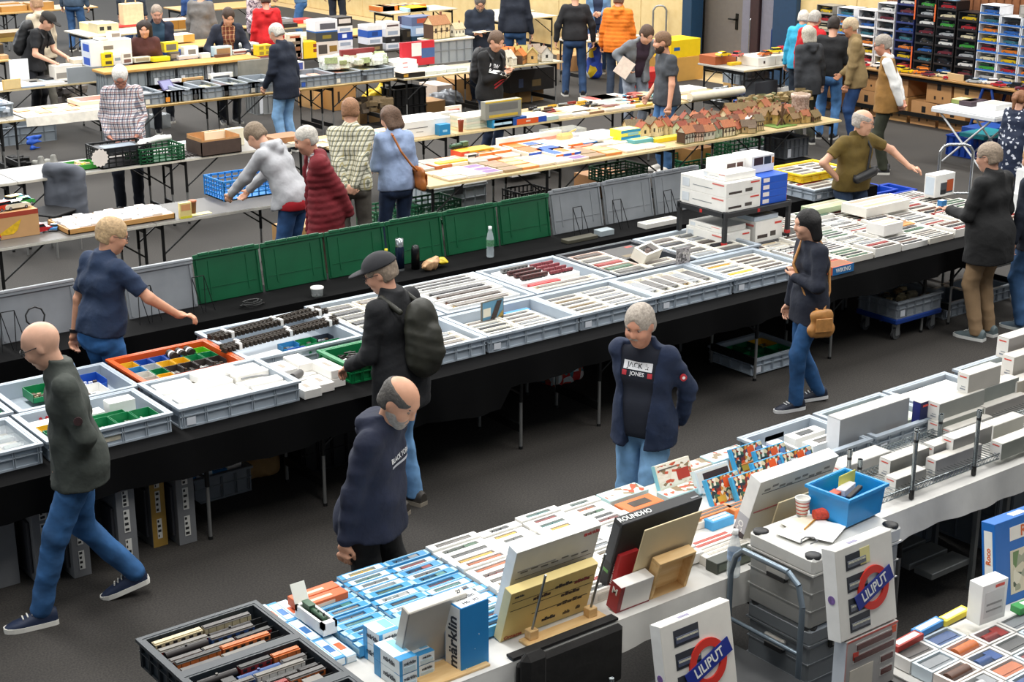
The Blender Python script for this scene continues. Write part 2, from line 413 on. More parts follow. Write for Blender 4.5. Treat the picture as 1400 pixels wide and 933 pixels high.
    for s_ in (1,-1):
        if sleeve<=.4:
            c_=SH[s_]+(EL[s_]-SH[s_])*(.45+sleeve*.9);u_=_n(EL[s_]-SH[s_])
            sl,(X_,Y_,Z_)=g.sub(np.minimum(EL[s_],WR[s_])-.16,np.maximum(EL[s_],SH[s_]-u_*.02)+.1)
            near_=np.sqrt((X_-c_[0])**2+(Y_-c_[1])**2+(Z_-c_[2])**2)
            pl=(X_-c_[0])*u_[0]+(Y_-c_[1])*u_[1]+(Z_-c_[2])*u_[2]
            g.d[sl]=np.where(near_<.24,np.maximum(g.d[sl],pl),g.d[sl])
    vest=top_kind=='vest'
    gm=top_mat or mat(top,.85,0,.14,11,.55)
    if vest:
        im=mat(inner or WHITE,.85,0,.06,10,.2)
        ob('shirt_sleeves',g.mesh('shirt_sleeves',im),im,root)
        for s_ in (1,-1):f.limb(SH[s_]+lat*s_*.035,SH[s_]+lat*s_*.035-d*.09,.062,.06,.01,None,'-')
    else:
        kk=.03;o=f.d;dd=g.d;hh=np.maximum(kk-np.abs(o-dd),0)/kk;f.d=np.minimum(o,dd)-hh*hh*kk*.25
    openj=inner and not vest
    if openj:   # jacket front stands open over an inner garment
        e=F(lo,hi,hc)
        e.limb(P+lat*.05,P-lat*.05,.122*b_,.122*b_,.04);e.limb(W+lat*.045,W-lat*.045,.117*b_,.117*b_,.08,(fwd,1.03));e.limb(CH+lat*.08,CH-lat*.08,.104,.104,.09);e.limb(SH[1]-d*.015,SH[-1]-d*.015,.058,.058,.06)
        e.limb(N-d*.06,N+d*.03,.072,.064,.04);e.cut(P+V3(0,0,-.06),V3(0,0,-1));e.cut(N+d*.03,_n(d-fwd*.5))
        im=inner if not isinstance(inner,str) else mat(inner,.85,0,.08,10,.2)
        ob('undershirt',e.mesh('undershirt',im),im,root)
        sl,(X_,Y_,Z_)=f.sub(f.lo,f.lo+f.h*f.n)
        rx,ry,rz=X_-P[0],Y_-P[1],Z_-P[2]
        lt=np.abs(rx*lat[0]+ry*lat[1]+rz*lat[2]);fr=rx*fwd[0]+ry*fwd[1]+rz*fwd[2];hz=rx*d[0]+ry*d[1]+rz*d[2]
        wedge=np.maximum(lt-(.05*opening+.05*np.clip(hz/.5,-.6,1)),.02-fr)
        ok=(lt<.16) & (hz<.6)
        f.d=np.where(ok,np.maximum(f.d,-wedge),f.d).astype(np.float32)
    nm={'jacket':'jacket','shirt':'shirt','tee':'t_shirt','hoodie':'hoodie','vest':'waistcoat','sweater':'sweater','coat':'coat','polo':'polo_shirt','dress':'dress'}[top_kind]
    tp=ob(nm,f.mesh(nm,gm),gm,root)
    if collar:
        c=F(lo,hi,hv);c.limb(N-d*.03,N+d*.055,.084,.07,.01);c.limb(N-d*.08,N+d*.12,.062,.056,.005,None,'-');c.cut(N+d*.05+fwd*.0,_n(d-fwd*.5));c.cut(N-d*.03,-d)
        ob('collar',c.mesh('collar',mat(collar,.85,0,.05)),mat(collar,.85,0,.05),root)
    # --- hair
    hm=mat(hairc,.7,0,.25,60,.3)
    if hair!='none':
        f=F(HC-.33,HC+.2,hv*.8)
        I=.0035 if hair in ('shaved','ring') else .0075
        f.ell(hl(-.014,0,.032),(.098+I,.077+I,.088+I*1.2),HR,.01)
        if hair in ('bob','long','tail'):
            L={'bob':-.10,'long':-.22,'tail':-.02}[hair]
            for s_ in (1,0,-1):f.limb(hl(-.04,.06*s_,.03),hl(-.055,.066*s_,L),.058,.045 if hair=='bob' else .05,.03)
            if hair=='tail':f.limb(hl(-.11,0,.04),hl(-.15,0,-.02),.03,.035,.02);f.limb(hl(-.15,0,-.02),hl(-.14,0,-.17),.035,.018,.02)
        else:f.limb(hl(-.05,.03,-.03),hl(-.05,-.03,-.03),.052,.052,.03)
        if hair=='tuft':f.limb(hl(.05,.02,.11),hl(-.02,-.03,.125),.02,.03,.03)
        fl=.055 if hair!='high' else .03
        f.limb(hl(.12,0,-.14),hl(.13,0,fl),.062 if hair not in ('bob','long') else .052,.05,.015,None,'-')       # face opening
        if hair not in ('bob','long','tail'):
            f.cut(hl(0,0,-.065),_n(-Hu-Hf*.15))
            for s_ in (1,-1):f.ell(hl(.012,.095*s_,-.025),(.034,.035,.05),HR,.008,'-')
        if hair=='ring':f.ell(hl(.03,0,.135),(.16,.088,.078),HR,.01,'-')
        if hair=='thin':f.ell(hl(.085,0,.13),(.08,.06,.06),HR,.01,'-')
        f.folds(.0015,int(px)+5,.022 if hair not in ('bob',) else .05)
        ob('hair',f.mesh('hair',hm),hm,root)
    for s_,c_ in ((1,beard),(-1,moustache)):
        if not c_:continue
        f=F(HC-.2,HC+.2,hv*.8)
        if s_==1:
            f.ell(hl(.018,0,-.04),(.079,.069,.088),HR,.01);f.limb(hl(.064,0,-.1),hl(.05,0,-.085),.031,.045,.03)
            f.cut(hl(0,0,-.04),_n(Hu-Hf*.35));f.limb(hl(.1,0,-.056),hl(.1,0,-.068),.018,.016,.006,None,'-');f.cut(hl(-.012,0,0),-Hf)
        else:f.limb(hl(.098,.022,-.045),hl(.103,0,-.038),.007,.009,.004);f.limb(hl(.098,-.022,-.045),hl(.103,0,-.038),.007,.009,.004)
        nm='beard' if s_==1 else 'moustache';ob(nm,f.mesh(nm,mat(c_,.8,0,.2,80)),mat(c_,.8,0,.2,80),root)
    # --- eyes, brows, mouth
    T=Matrix(((Hf[0],Hl[0],Hu[0],HC[0]),(Hf[1],Hl[1],Hu[1],HC[1]),(Hf[2],Hl[2],Hu[2],HC[2]),(0,0,0,1)))@Matrix.Scale(HS,4)
    def hobj(n,g,m):
        o=ob(n,g,m,root);o.matrix_local=T;return o
    for s_ in (1,-1):
        g=G();g.ball((.077,.031*s_,.012),.011,.013,.010,8,0);g.ball((.0842,.031*s_,.010),.0048,.0058,.0056,6,1)
        hobj('eye',g,[mat('#a08c80',.3,0,0),mat('#2a2320',.3,0,0)])
        g=G();g.cyl((.0905,.014*s_,.034),(.083,.046*s_,.036),.0042,.003,6);hobj('eyebrow',g,mat(hairc if hair not in ('none',) else '#8a7a6c',.8,0,.1))
    g=G();g.ball((.0885,0,-.0605),.008,.021,.0045,8);hobj('mouth',g,mat('#a8625a',.5,0,.05))
    if glasses:
        g=G()
        for s_ in (1,-1):
            pts=[Vector((.104-.25*abs(.026*math.cos(a))*.2,.033*s_+.026*math.cos(a),.010+.019*math.sin(a))) for a in [i*math.pi/5 for i in range(11)]]
            g.tube(pts,.0022,5);g.tube([(.101,.058*s_,.014),(.05,.083*s_,.016),(-.005,.087*s_,.012)],.0022,5)
        g.cyl((.105,.008,.013),(.105,-.008,.013),.0022,.0022,5)
        gl=hobj('glasses',g,mat('#2b2a2c',.4,0,0))
    if hair=='cap':pass
    # --- shoes
    for s_ in (1,-1):
        a=AN[s_];g=G();yaw=math.atan2(a[1]*.25,.4)
        prof=[(-.085,.030,.085),(-.07,.037,.10),(-.02,.042,.105),(.04,.045,.085),(.10,.048,.062),(.15,.043,.048),(.185,.028,.036),(.198,.012,.028)]
        vs=[];n=8
        for (x,wd,hh_) in prof:
            for (u,v) in ((-1,.02),(-1,.45),(-.78,.8),(-.3,1),(.3,1),(.78,.8),(1,.45),(1,.02)):vs.append((x,wd*u,.02+(hh_-.02)*v))
        fs=[(j*n+i,j*n+i+1,(j+1)*n+i+1,(j+1)*n+i) for j in range(len(prof)-1) for i in range(n-1)]
        g.add(vs,fs,0,True);g.add(vs,[list(range(n))[::-1],[(len(prof)-1)*n+i for i in range(n)]],0)
        op=[(x*1.03,wd+.005) for x,wd,_h in prof];ol=[(x,y_) for x,y_ in op]+[(x,-y_) for x,y_ in op[::-1]]
        m_=len(ol);vs2=[(x,y_,0) for x,y_ in ol]+[(x,y_*.97,.027) for x,y_ in ol]
        g.add(vs2,[list(range(m_))[::-1],list(range(m_,2*m_))]+[(i,(i+1)%m_,(i+1)%m_+m_,i+m_) for i in range(m_)],1)
        if near:
            for q in range(4):g.box(.02+q*.025,.027+q*.025,-.025,.025,.088-q*.008,.098-q*.0095,1)
        o=ob('shoe',g,[mat(shoes,.6,0,.1),mat(sole,.6,0,.05)],root,(a[0]-.005,a[1],lf[s_]*.7),(0,R(28)*min(1,lf[s_]*9),s_*.12))
    root.scale=(k,k,k)
    pr=dict(top=tp,root=root,P=P,d=d,fwd=fwd,lat=lat,N=N,CH=CH,HC=HC,HR=HR,T=T,W=WR,E=EL,SH=SH,k=k,A=AN,hobj=hobj,hl=hl,hv=hv,lo=lo,hi=hi)
    bpy.context.view_layer.update() if False else None
    return pr
def wpt(p,v):
    """a point in a person's own frame -> world"""
    r=p['root'];a=r.rotation_euler[2];k=p['k'];x,y=v[0]*k,v[1]*k
    return Vector((r.location.x+x*math.cos(a)-y*math.sin(a),r.location.y+x*math.sin(a)+y*math.cos(a),r.location.z+v[2]*k))
def cap_hat(p,c):
    f=F(p['HC']-.2,p['HC']+.25,p['hv']*.8);hl=p['hl'];HR=p['HR']
    f.ell(hl(-.012,0,.04),(.115,.096,.095),HR,.01);f.cut(hl(0,0,.045),-HR[2]);f.ell(hl(.125,0,.052),(.075,.07,.012),HR,.012)
    m=mat(c,.85,0,.1,20,.1);ob('cap',f.mesh('cap',m),m,p['root'])
# ---------------- the hall ----------------
def carpet(nd,lk,tc):
    n1=nd.new('ShaderNodeTexNoise');n1.inputs['Scale'].default_value=1.1;n1.inputs['Detail'].default_value=4;lk.new(tc.outputs['Object'],n1.inputs['Vector'])
    n2=nd.new('ShaderNodeTexNoise');n2.inputs['Scale'].default_value=90;n2.inputs['Detail'].default_value=2;lk.new(tc.outputs['Object'],n2.inputs['Vector'])
    r1=nd.new('ShaderNodeValToRGB');r1.color_ramp.elements[0].color=lin('#292624');r1.color_ramp.elements[1].color=lin('#38342f');lk.new(n1.outputs['Fac'],r1.inputs[0])
    r2=nd.new('ShaderNodeValToRGB');r2.color_ramp.elements[0].position=.35;r2.color_ramp.elements[1].position=.68;r2.color_ramp.elements[0].color=(.52,.52,.52,1);r2.color_ramp.elements[1].color=(1.4,1.4,1.4,1);lk.new(n2.outputs['Fac'],r2.inputs[0])
    mx=nd.new('ShaderNodeMixRGB');mx.blend_type='MULTIPLY';mx.inputs['Fac'].default_value=1;lk.new(r1.outputs['Color'],mx.inputs['Color1']);lk.new(r2.outputs['Color'],mx.inputs['Color2'])
    return mx.outputs['Color']
g=G();g.box(-6,19.55,-2,40,-.06,0);struct(ob('floor',g,nodemat('dark_grey_carpet',carpet,.85)))
g=G();g.box(19.55,24,-2,40,-.06,-.004);struct(ob('floor',g,wood('#b79c6e','#c9b084','sandy_wood_floor',(8,1,1))))
mb=wood('#d8bd84','#dfc790','birch_panel',(2,1,1),.5)
g=G();g.box(20.03,20.2,20.85,40,0,4,0);g.box(20.03,20.2,9,18.15,0,4,0);wl=struct(ob('wall_right',g,mat('#8a7450',.8)))
pg=G();pg.cb(0,.03,0,1.19,0,4,0,.006);pm=pg.mesh('panel',mb)
y=20.87
for i in range(14):
    o=bpy.data.objects.new('panel',pm);C.objects.link(o);o.parent=wl;o.location=(20.0,y,0);y+=1.2
for yy in (16.75,15.55):
    o=bpy.data.objects.new('panel',pm);C.objects.link(o);o.parent=wl;o.location=(20.0,yy+.2,0)
g=G();g.cb(0,.04,0,.125,0,2.6,0,.01);bm_=g.mesh('board',wood('#6f4226','#8f5a34','brown_board',(1,1,1)))
for i in range(50):
    o=bpy.data.objects.new('board',bm_);C.objects.link(o);o.parent=wl;o.location=(19.985+.004*(i%2),9.6+i*.135,0)
g=G();g.box(19.97,20.0,24.2,25.9,1.08,2.4);g.box(19.96,19.97,24.25,25.85,1.12,2.36,1)
wb=struct(ob('window_1',g,[mat('#24506e',.5),mat('#4d86a8',.2)]))
# door recess between blue posts
blue=mat('#0e3350',.5,0,.08);gray=mat('#6b655f',.6,0,.05);lav=mat('#74737f',.6,0,.05)
g=G();g.cb(19.9,20.2,20.62,20.86,0,4,0,.01);g.cb(19.9,20.2,18.14,18.66,0,4,0,.01);struct(ob('trim_1',g,blue))
g=G();g.box(20.5,20.62,17.5,21.5,0,4);struct(ob('wall_recess',g,mat('#4d4844',.8)))
d1=struct(ob('door_1',G().cb(20.36,20.42,19.8,20.75,0.02,2.4,0,.01),gray))
g=G();g.cyl((20.36,19.93,1.0),(20.28,19.93,1.0),.018);g.cyl((20.28,19.93,1.0),(20.28,20.07,1.0),.014);g.box(20.345,20.36,19.9,19.96,.82,1.1)
ob('door_handle',g,mat('#15130f',.4,.4),d1)
d2=struct(ob('door_2',G().cb(20.36,20.42,18.5,19.36,0.02,2.4,0,.01).cb(20.34,20.42,19.58,19.8,.02,2.4,0,.01),lav))
struct(ob('door_3',G().cb(20.3,20.42,19.36,19.58,0.02,2.4,0,.01),mat('#2b1214',.6,0,.2)))
# ---------------- tables ----------------
def legs(root,xs,ys,z,brace=True,bar=True,upper='#161616',lower='#8e8e8c',ends=None):
    up=mat(upper,.5,.3,0);lo_=mat(lower,.45,.6,0)
    for i,x in enumerate(xs):
        for y in ys:
            l=ob('leg',G().cyl((0,0,.36),(0,0,z-.03),.016,.016,8),up,root,(x,y,0))
            ob('leg_tube',G().cyl((0,0,0.015),(0,0,.37),.0125,.0125,8).cyl((0,0,0),(0,0,.02),.017,.015,8,1),[lo_,up],l)
            if brace:
                s=1 if i%2==0 else-1
                ob('brace',G().cyl((0,0,.42),(s*.42,0,z-.03),.009,.009,5),up,l)
        if bar:ob('crossbar',G().box(x-.012,x+.012,min(ys),max(ys),.13,.19),up,root)
        ob('crossbar',G().box(x-.012,x+.012,min(ys),max(ys),z-.09,z-.05),up,root)
TABLES=[]
def snap(x,y,L,W,z,lim=1.0):
    """move a footprint the little that keeps it on the nearest table top"""
    best=None
    for (a,b,c,d,h) in TABLES:
        if not-.02<z-h<.2:continue
        nx=min(max(x,a),max(a,b-L));ny=min(max(y,c),max(c,d-W));e=math.hypot(nx-x,ny-y)
        if best is None or e<best[0]:best=(e,nx,ny)
    return (best[1],best[2]) if best and best[0]<lim else (x,y)
def table(x0,x1,y0,y1,label,z=.75,top='#b9b4aa',edge='#cdb98c',bar=True,lower='#8e8e8c',group=None,name='folding_table'):
    t=thing(name,label,'table',(x0,y0,0),0,group);TABLES.append((x0,x1,y0,y1,z))
    L,W=x1-x0,y1-y0
    ob('table_top',G().cb(.004,L-.004,0,W,z-.028,z,0,.004).box(.002,L-.002,-.003,0,z-.026,z-.003,1),[mat(top,.45,0,.06,5),mat(edge,.5)],t)
    legs(t,(.09,L-.09),(.07,W-.07),z,True,bar,lower=lower)
    return t
def row(xs,y0,y1,labels,**k):
    for i in range(len(xs)-1):table(xs[i],xs[i+1],y0,y1,labels[i],**k)
row([2.9,4.55,6.1,7.62],13.35,14.05,['grey folding table carrying the tin toy cars and a banana box','grey folding table with a tray of small white packets','grey folding table with a yellow leaflet and the blue crate'],top='#5c5955',edge='#c9c5ba')
row([9.0,10.7,12.4,14.0,15.3],13.08,14.2,['wooden folding table of books near the woman with the brown bag','wooden folding table with orange and blue striped boxes','wooden folding table with yellow kit boxes and first model houses','wooden folding table with the model barns and stone tower'],top='#b59c70',edge='#d9c493')
row([3.9,5.75,7.6,9.25],15.88,16.6,['empty pale grey folding table before the pair of white shoes','grey folding table with a black crate and a green crate','grey folding table with a dark banana carton on it'],top='#8d8a86',edge='#cfc9ba')
row([9.25,10.9,12.5,14.2,15.7],15.27,16.15,['folding table with papers behind the man in the grey hoodie','wooden folding table with a long white carton and red paper cup','wooden folding table strewn with small wagons','wooden folding table with books and the white rolled-edge board'],top='#b59c70',edge='#d9c493')
row([5.2,7.0,8.55],19.4,20.1,['folding table with a grey bin full of plastic bags at its end','folding table covered by a white cloth and papers'],top='#98948c')
row([8.6,10.1,11.6,12.75],19.3,20.05,['folding table carrying grey crates before the plank shelf','folding table with grey crates beside the man in the navy jacket','folding table with grey crates and a white heap of kits'],top='#b49b6a',edge='#9a7a44')
row([12.8,14.3,15.8],19.2,19.95,['folding table with clear bags beneath the grey storage box','folding table with ceramic houses behind the graffiti hoodie man'],top='#c4bca8')
row([6.2,7.8,9.3],21.75,22.5,['folding table with plans and a yellow picture board','folding table before the man in the black cap'],top='#98948c')
row([12.0,13.6,15.2],21.85,22.5,['dark table with a yellow box and a tall printed carton','dark table with stacked train sets'],top='#2a2826',edge='#2a2826')
row([7.2,9.0],24.6,25.3,['table with stacked brown folders behind the white plan board'],top='#c9a76c',edge='#c9a76c')
row([9.5,11.4,13.2],30.9,31.7,['far wooden board table with brown books and logs','far wooden table behind the beige hoodie man'],top='#c29a5e',edge='#c29a5e')
row([14.2,16.2],29.0,30.0,['far table with a green book and papers'],top='#c29a5e',edge='#c29a5e')
row([13.3,15.0,16.6],23.9,24.7,['wooden table with white papers before the older person with glasses','wooden table before the far wall tables'],top='#c29a5e',edge='#c29a5e')
row([17.2,18.8],26.2,27.0,['table with orange and blue boxes against the beige wall'],top='#c8c0ae')
row([18.2,19.6],24.0,24.8,['table with white paper stacks under the blue board on the wall'],top='#c4bfb4')
row([17.4,18.9],20.75,21.4,['table with newspapers beside the man in the black sweater'],top='#c4bfb4')
row([17.3,18.1,18.9],16.75,17.75,['folding table with white trays of model cars by the door','folding table with a red sports car model by the door'],top='#a9a59c')
# main sales table, two rows of tables under black cloth, and the narrow bench behind
for i,(a,b) in enumerate(((2.35,4.12),(4.78,6.6),(7.16,9.0),(9.72,11.1),(11.3,12.65))):
    lab=['under the crates of small parts','under the white wagon boxes','under the crates before the walking man','under the boxed sets at the far end','under the last sets by the polo man'][i]
    table(a,b,8.28,8.92,'front folding table hidden beneath black cloth '+lab,z=.735,top='#2a2a2a')
    table(a,b,9.15,9.8,'rear folding table hidden beneath black cloth '+lab,z=.735,top='#2a2a2a')
    table(a,b,10.38,10.88,'back bench table hidden beneath black cloth '+lab,z=.735,top='#2a2a2a')
bk=mat('#060607',.95,0,.2,4,.2,spec=.15)
def cloth(name,label,x0,x1,y0,y1,z,drop,m,back=.1,n=60,wav=.02,seed=1,endl=0,endr=0):
    r=random.Random(seed);g=G();t=.006
    g.box(x0,x1,y0,y1,z-t,z)
    ph=[r.random()*6 for _ in range(4)]
    for (yy,dr,s) in ((y0,drop,-1),(y1,back,1)):
        if not dr:continue
        vs=[];n_=n
        for i in range(n_+1):
            x=x0+(x1-x0)*i/n_;dd=dr(x) if callable(dr) else dr
            dd*=1+.05*math.sin(x*3.1+ph[0])+.02*math.sin(x*7.7+ph[1])
            for j in range(5):
                k=j/4;vs.append((x,yy+s*(.004+k*(.018+wav*math.sin(x*9+ph[2])+wav*.6*math.sin(x*23+ph[3]))),z-k*dd))
        g.add(vs,[(i*5+j,(i+1)*5+j,(i+1)*5+j+1,i*5+j+1) for i in range(n_) for j in range(4)],0,True)
    for (xx,dr,s) in ((x0,endl,-1),(x1,endr,1)):
        if dr:g.add([(xx+s*.004,y0,z),(xx+s*.004,y1,z),(xx+s*.03,y1+.02,z-dr),(xx+s*.03,y0-.02,z-dr*.9)],[(0,1,2,3)])
    return tag(ob(name,g,m),label,'cloth')
cloth('tablecloth','black cloth draped over the long main sales table',2.2,12.7,8.22,9.86,.75,lambda x:.22 if x<5 else (.22+.10*min(1,(x-5)/.4) if x<6.3 else .19),bk,.5,120,endr=.2)
cloth('tablecloth','black cloth over the narrow bench in front of the upright lids',2.2,12.7,10.33,10.92,.75,.66,bk,.4,120,seed=5)
# foreground table
WT=mat('#d9d7d2',.8,0,.06,6,.2)
for a,b,l in ((2.55,4.15,'black wire trays'),(4.25,5.6,'white wagon boxes'),(5.75,6.75,'blue tub'),(8.6,9.75,'long grey cartons')):
    table(a,b,5.0,5.98,'near folding table under white cloth beneath the '+l,z=.735,top='#c9c6bf',bar=False,lower='#9a9894',name='trestle_table')
cloth('tablecloth','white cloth covering the long near table',3.12,9.8,4.93,6.02,.75,.17,WT,.04,100,.012,9)
# ---------------- library of small things, each built once with its parts and then copied ----------------
PL='#a9b3bd'   # grey crate plastic
def crate(name,label,x,y,z,L,W,H,c=PL,group=None,rz=0,t=.016,lip=.014,card=True,floor=.012,solid=False,cardc='#dfe3ea',cat='crate',ribs=True):
    """open stacking crate, corner at (x, y)"""
    r=thing(name,label,cat,(x,y,z),rz,group);g=G();i=.022
    m=mat(c,.42,0,.05,6)
    a,b=i,i+t
    g.box(i,L-i,i,W-i,0,floor)
    for (x0,x1,y0,y1) in ((a,b,a,W-a),(L-b,L-a,a,W-a),(b,L-b,a,b),(b,L-b,W-b,W-a)):g.box(x0,x1,y0,y1,floor,H)
    def hoop(z0,z1,o):      # rim or band around the outside
        e=a-o
        g.box(e,L-e,e,a,z0,z1);g.box(e,L-e,W-a,W-e,z0,z1);g.box(e,a,a,W-a,z0,z1);g.box(L-a,L-e,a,W-a,z0,z1)
    hoop(H-.014,H+.002,.022);
    if ribs:
        hoop(H*.55,H*.55+.006,.014);hoop(0,.012,.010)
        for n,ln,ax in ((5,L,0),(4,W,1)):
            for k in range(n+1):
                for q in (-.006,.006):
                    p=max(a+.006,min(ln-a-.006,a+(ln-2*a)*k/n))+q
                    if ax==0:g.box(p-.002,p+.002,a-.014,a,.004,H-.012);g.box(p-.002,p+.002,W-a,W-a+.014,.004,H-.012)
                    else:g.box(a-.014,a,p-.002,p+.002,.004,H-.012);g.box(L-a,L-a+.014,p-.002,p+.002,.004,H-.012)
    ob('crate_body',g,m,r)
    if card:ob('label_card',G().box(.05,.11,a-.0165,a-.0145,.018,H*.5),mat(cardc,.6,0,0),r)
    return r
def grip(r,W,H,L,side='x0'):
    g=G()
    g.box(.0025,.0055,W*.36,W*.64,H*.62,H*.84);ob('hand_grip',g,mat('#3a3f45',.6,0,0),r)
def lid(name,label,x,y,z,w,h,c,tilt,group):
    r=thing(name,label,'lid',(x,y,z),0,group,(R(-tilt),0,0));m=mat(c,.38,0,.12,5)
    g=G();g.cb(.006,w-.006,0,.022,0,h,0,.006);g.cb(0,w,-.012,.0,h-.035,h+.004,0,.004)
    g.box(.02,.034,-.010,0,.02,h-.04);g.box(w-.034,w-.02,-.010,0,.02,h-.04)
    ob('lid_panel',g,m,r)
    if 'green' in label:
        g=G();n=5
        for k in range(n):g.cb(.04+(w-.08)*k/n+.006,.04+(w-.08)*(k+1)/n-.006,-.02,.006,h-.012,h+.012,0,.003)
        g.box(.05,w-.05,-.004,0,h*.30,h*.31);g.box(.12,.13,-.005,0,.06,h-.06);g.box(w-.13,w-.12,-.005,0,.06,h-.06)
        ob('hinge',g,m,r)
    else:
        e=mat('#c3c7cb',.3,.7,0);g=G()
        g.cb(-.004,w+.004,-.018,.03,h-.012,h+.012,0,.005);ob('rim',g,e,r)
    return r
def wire_stand(x,y,z,label,hgt=.27):
    r=thing('wire_stand',label,'stand',(x,y,z),0,'wire easels leaning on the grey cases');g=G()
    for o in (0,.1):g.tube([(o-.04,-.10,.006),(o,-.02,hgt),(o+.04,-.10,.006)],.0035,5)
    g.tube([(0,-.02,hgt),(.1,-.02,hgt)],.0035,5)
    ob('wire_frame',g,mat('#1a1a1b',.4,.6,0),r)
TRAINC=dict(red='#8c2a26',brown='#5b3a2a',grey='#7d7f7e',green='#3f5e47',yellow='#d8ae3a',beige='#b49c74',black='#26262a',blue='#2f4f86',teal='#3f7d78',orange='#c46a35',silver='#b9bcbd',white='#e4e2dc')
def train_geo(L,w,h,kind,m0=0):
    g=G();n=max(2,int(L/.035))
    g.box(.004,L-.004,0,w,.006,h*.28,m0+1)
    for k in (0.14,.26,.74,.86):
        g.box(L*k-.004,L*k+.004,-.001,w+.001,0,h*.26,m0+1)
    if kind in ('wagon','coach'):
        g.cb(0,L,.001,w-.001,h*.28,h*.88,m0,.0015);g.prism([(0,h*.88),(L,h*.88),(L,h*.9),(0,h*.9)],.0,w,m0+2)
        g.box(.002,L-.002,w*.2,w*.8,h*.9,h,m0+2)
        for k in range(n):
            if kind=='coach':g.box(L*(k+.25)/n,L*(k+.75)/n,-.0006,w+.0006,h*.55,h*.78,m0+1)
            else:g.box(L*(k+.48)/n,L*(k+.52)/n,-.0006,w+.0006,h*.28,h*.86,m0+1)
    elif kind=='tank':
        g.cyl((.004,w/2,h*.62),(L-.004,w/2,h*.62),w*.45,None,10,m0);g.cyl((L/2,w/2,h*.9),(L/2,w/2,h*1.1),w*.15,None,8,m0+2)
    elif kind=='loco':
        g.cyl((.006,w/2,h*.58),(L*.66,w/2,h*.58),w*.36,None,10,m0);g.cb(L*.64,L*.96,0,w,h*.28,h,m0,.001);g.box(L*.62,L*.99,-.001,w+.001,h,h*1.06,m0+2)
        g.cyl((L*.1,w/2,h*.8),(L*.1,w/2,h*1.12),w*.13,None,8,m0+1);g.cyl((L*.36,w/2,h*.85),(L*.36,w/2,h*1.04),w*.14,None,8,m0)
        for k in range(4):g.cyl((L*(.2+.13*k),-.002,h*.2),(L*(.2+.13*k),w+.002,h*.2),h*.19,None,10,m0+1)
    else:   # open car
        g.box(0,L,0,.002,h*.28,h*.75,m0);g.box(0,L,w-.002,w,h*.28,h*.75,m0);g.box(0,.002,0,w,h*.28,h*.75,m0);g.box(L-.002,L,0,w,h*.28,h*.75,m0);g.box(.002,L-.002,.002,w-.002,h*.3,h*.55,m0+2)
    return g
def train_mats(c,roof=None):return [mat(TRAINC.get(c,c),.45,0,.12,60),mat('#1b1b1d',.5,0,0),mat(roof or {'silver':'#8a8d90','white':'#9a9a98','grey':'#5a5856','black':'#3a3a3c','brown':'#4a3f38','beige':'#77706a'}.get(c,TRAINC.get(c,c)),.5,0,.1)]
_proto={}
def proto(key,build):
    if key not in _proto:_proto[key]=[build(),False]
    return _proto[key]
def put(key,build,loc,rz=0,label=None,group=None,rot=None):
    """first use places the built thing itself, later uses copy it with its parts"""
    p=proto(key,build);rr=rot if rot else (0,0,rz)
    if not p[1]:
        p[1]=True;o=p[0];o.location=loc;o.rotation_euler=rr
        if label:o['label']=label
        if group:o['group']=group
        return o
    return copy_tree(p[0],loc,rr,label,group)
def window_box(L,W,H,c,tc,kind,frame=None,wn=(.16,.62),pane=True):
    """carton lying flat with a cut-out window and a model inside; base centre at the origin"""
    def b():
        r=thing('model_box','x','box');g=G();x0,x1,y0,y1=-L/2,L/2,-W/2,W/2;e=max(.006,W*wn[0]);ex=L*(1-wn[1])/2;d=H*.72
        a0,a1,b0,b1=x0+ex,x1-ex,y0+e,y1-e
        g.box(x0,x1,y0,y1,0,H-d,0)
        g.box(x0,a0,y0,y1,H-d,H,0);g.box(a1,x1,y0,y1,H-d,H,0);g.box(a0,a1,y0,b0,H-d,H,0);g.box(a0,a1,b1,y1,H-d,H,0)
        if frame:
            for q in ((x0,x1,y0,y0+e*.35),(x0,x1,y1-e*.35,y1),(x0,x0+ex*.45,y0,y1),(x1-ex*.28,x1,y0,y1)):g.box(*q,H,H+.0008,1)
            g.box(x0-.0006,x0,y0,y1,H*.25,H*.8,1)
        g.box(a0,a1,b0,b1,H-d,H-d+.0008,2)
        ob('carton',g,[mat(c,.55,0,.03,12),mat(frame or c,.5,0,.05),mat('#4a4640',.8,0,.1)],r)
        mw=(b1-b0)*.8;ml=(a1-a0)*.92
        ob('model',train_geo(ml,mw,min(d*.92,mw*1.5),kind),train_mats(tc),r,(-ml/2,-mw/2,H-d))
        if pane:ob('window_pane',G().box(a0,a1,b0,b1,H-.0022,H-.0012),glass('#8f989c',.06,.08),r)
        return r
    return ('wb',L,W,H,c,tc,kind,frame),b
def tray_box(L,W,H,c,tc,kind,lanes=1):
    """open polystyrene tray with one model per lane"""
    def b():
        r=thing('boxed_model','x','box');g=G();x0,x1,y0,y1=-L/2,L/2,-W/2,W/2
        g.box(x0,x1,y0,y1,0,H*.4);g.box(x0,x0+L*.06,y0,y1,H*.4,H);g.box(x1-L*.06,x1,y0,y1,H*.4,H)
        for k in range(lanes+1):
            yy=y0+(W-.008)*k/lanes;g.box(x0+L*.06,x1-L*.06,yy,yy+.008,H*.4,H)
        ob('tray',g,mat(c,.6,0,.03,12),r)
        for k in range(lanes):
            lw=(W-.008)/lanes-.008;mw=lw*.68;ml=L*.74
            ob('model',train_geo(ml,mw,H*.62,kind),train_mats(tc if isinstance(tc,str) else tc[k%len(tc)]),r,(-ml/2,y0+.008+(W-.008)/lanes*k+(lw-mw)/2,H*.4))
        return r
    return ('tb',L,W,H,c,str(tc),kind,lanes),b
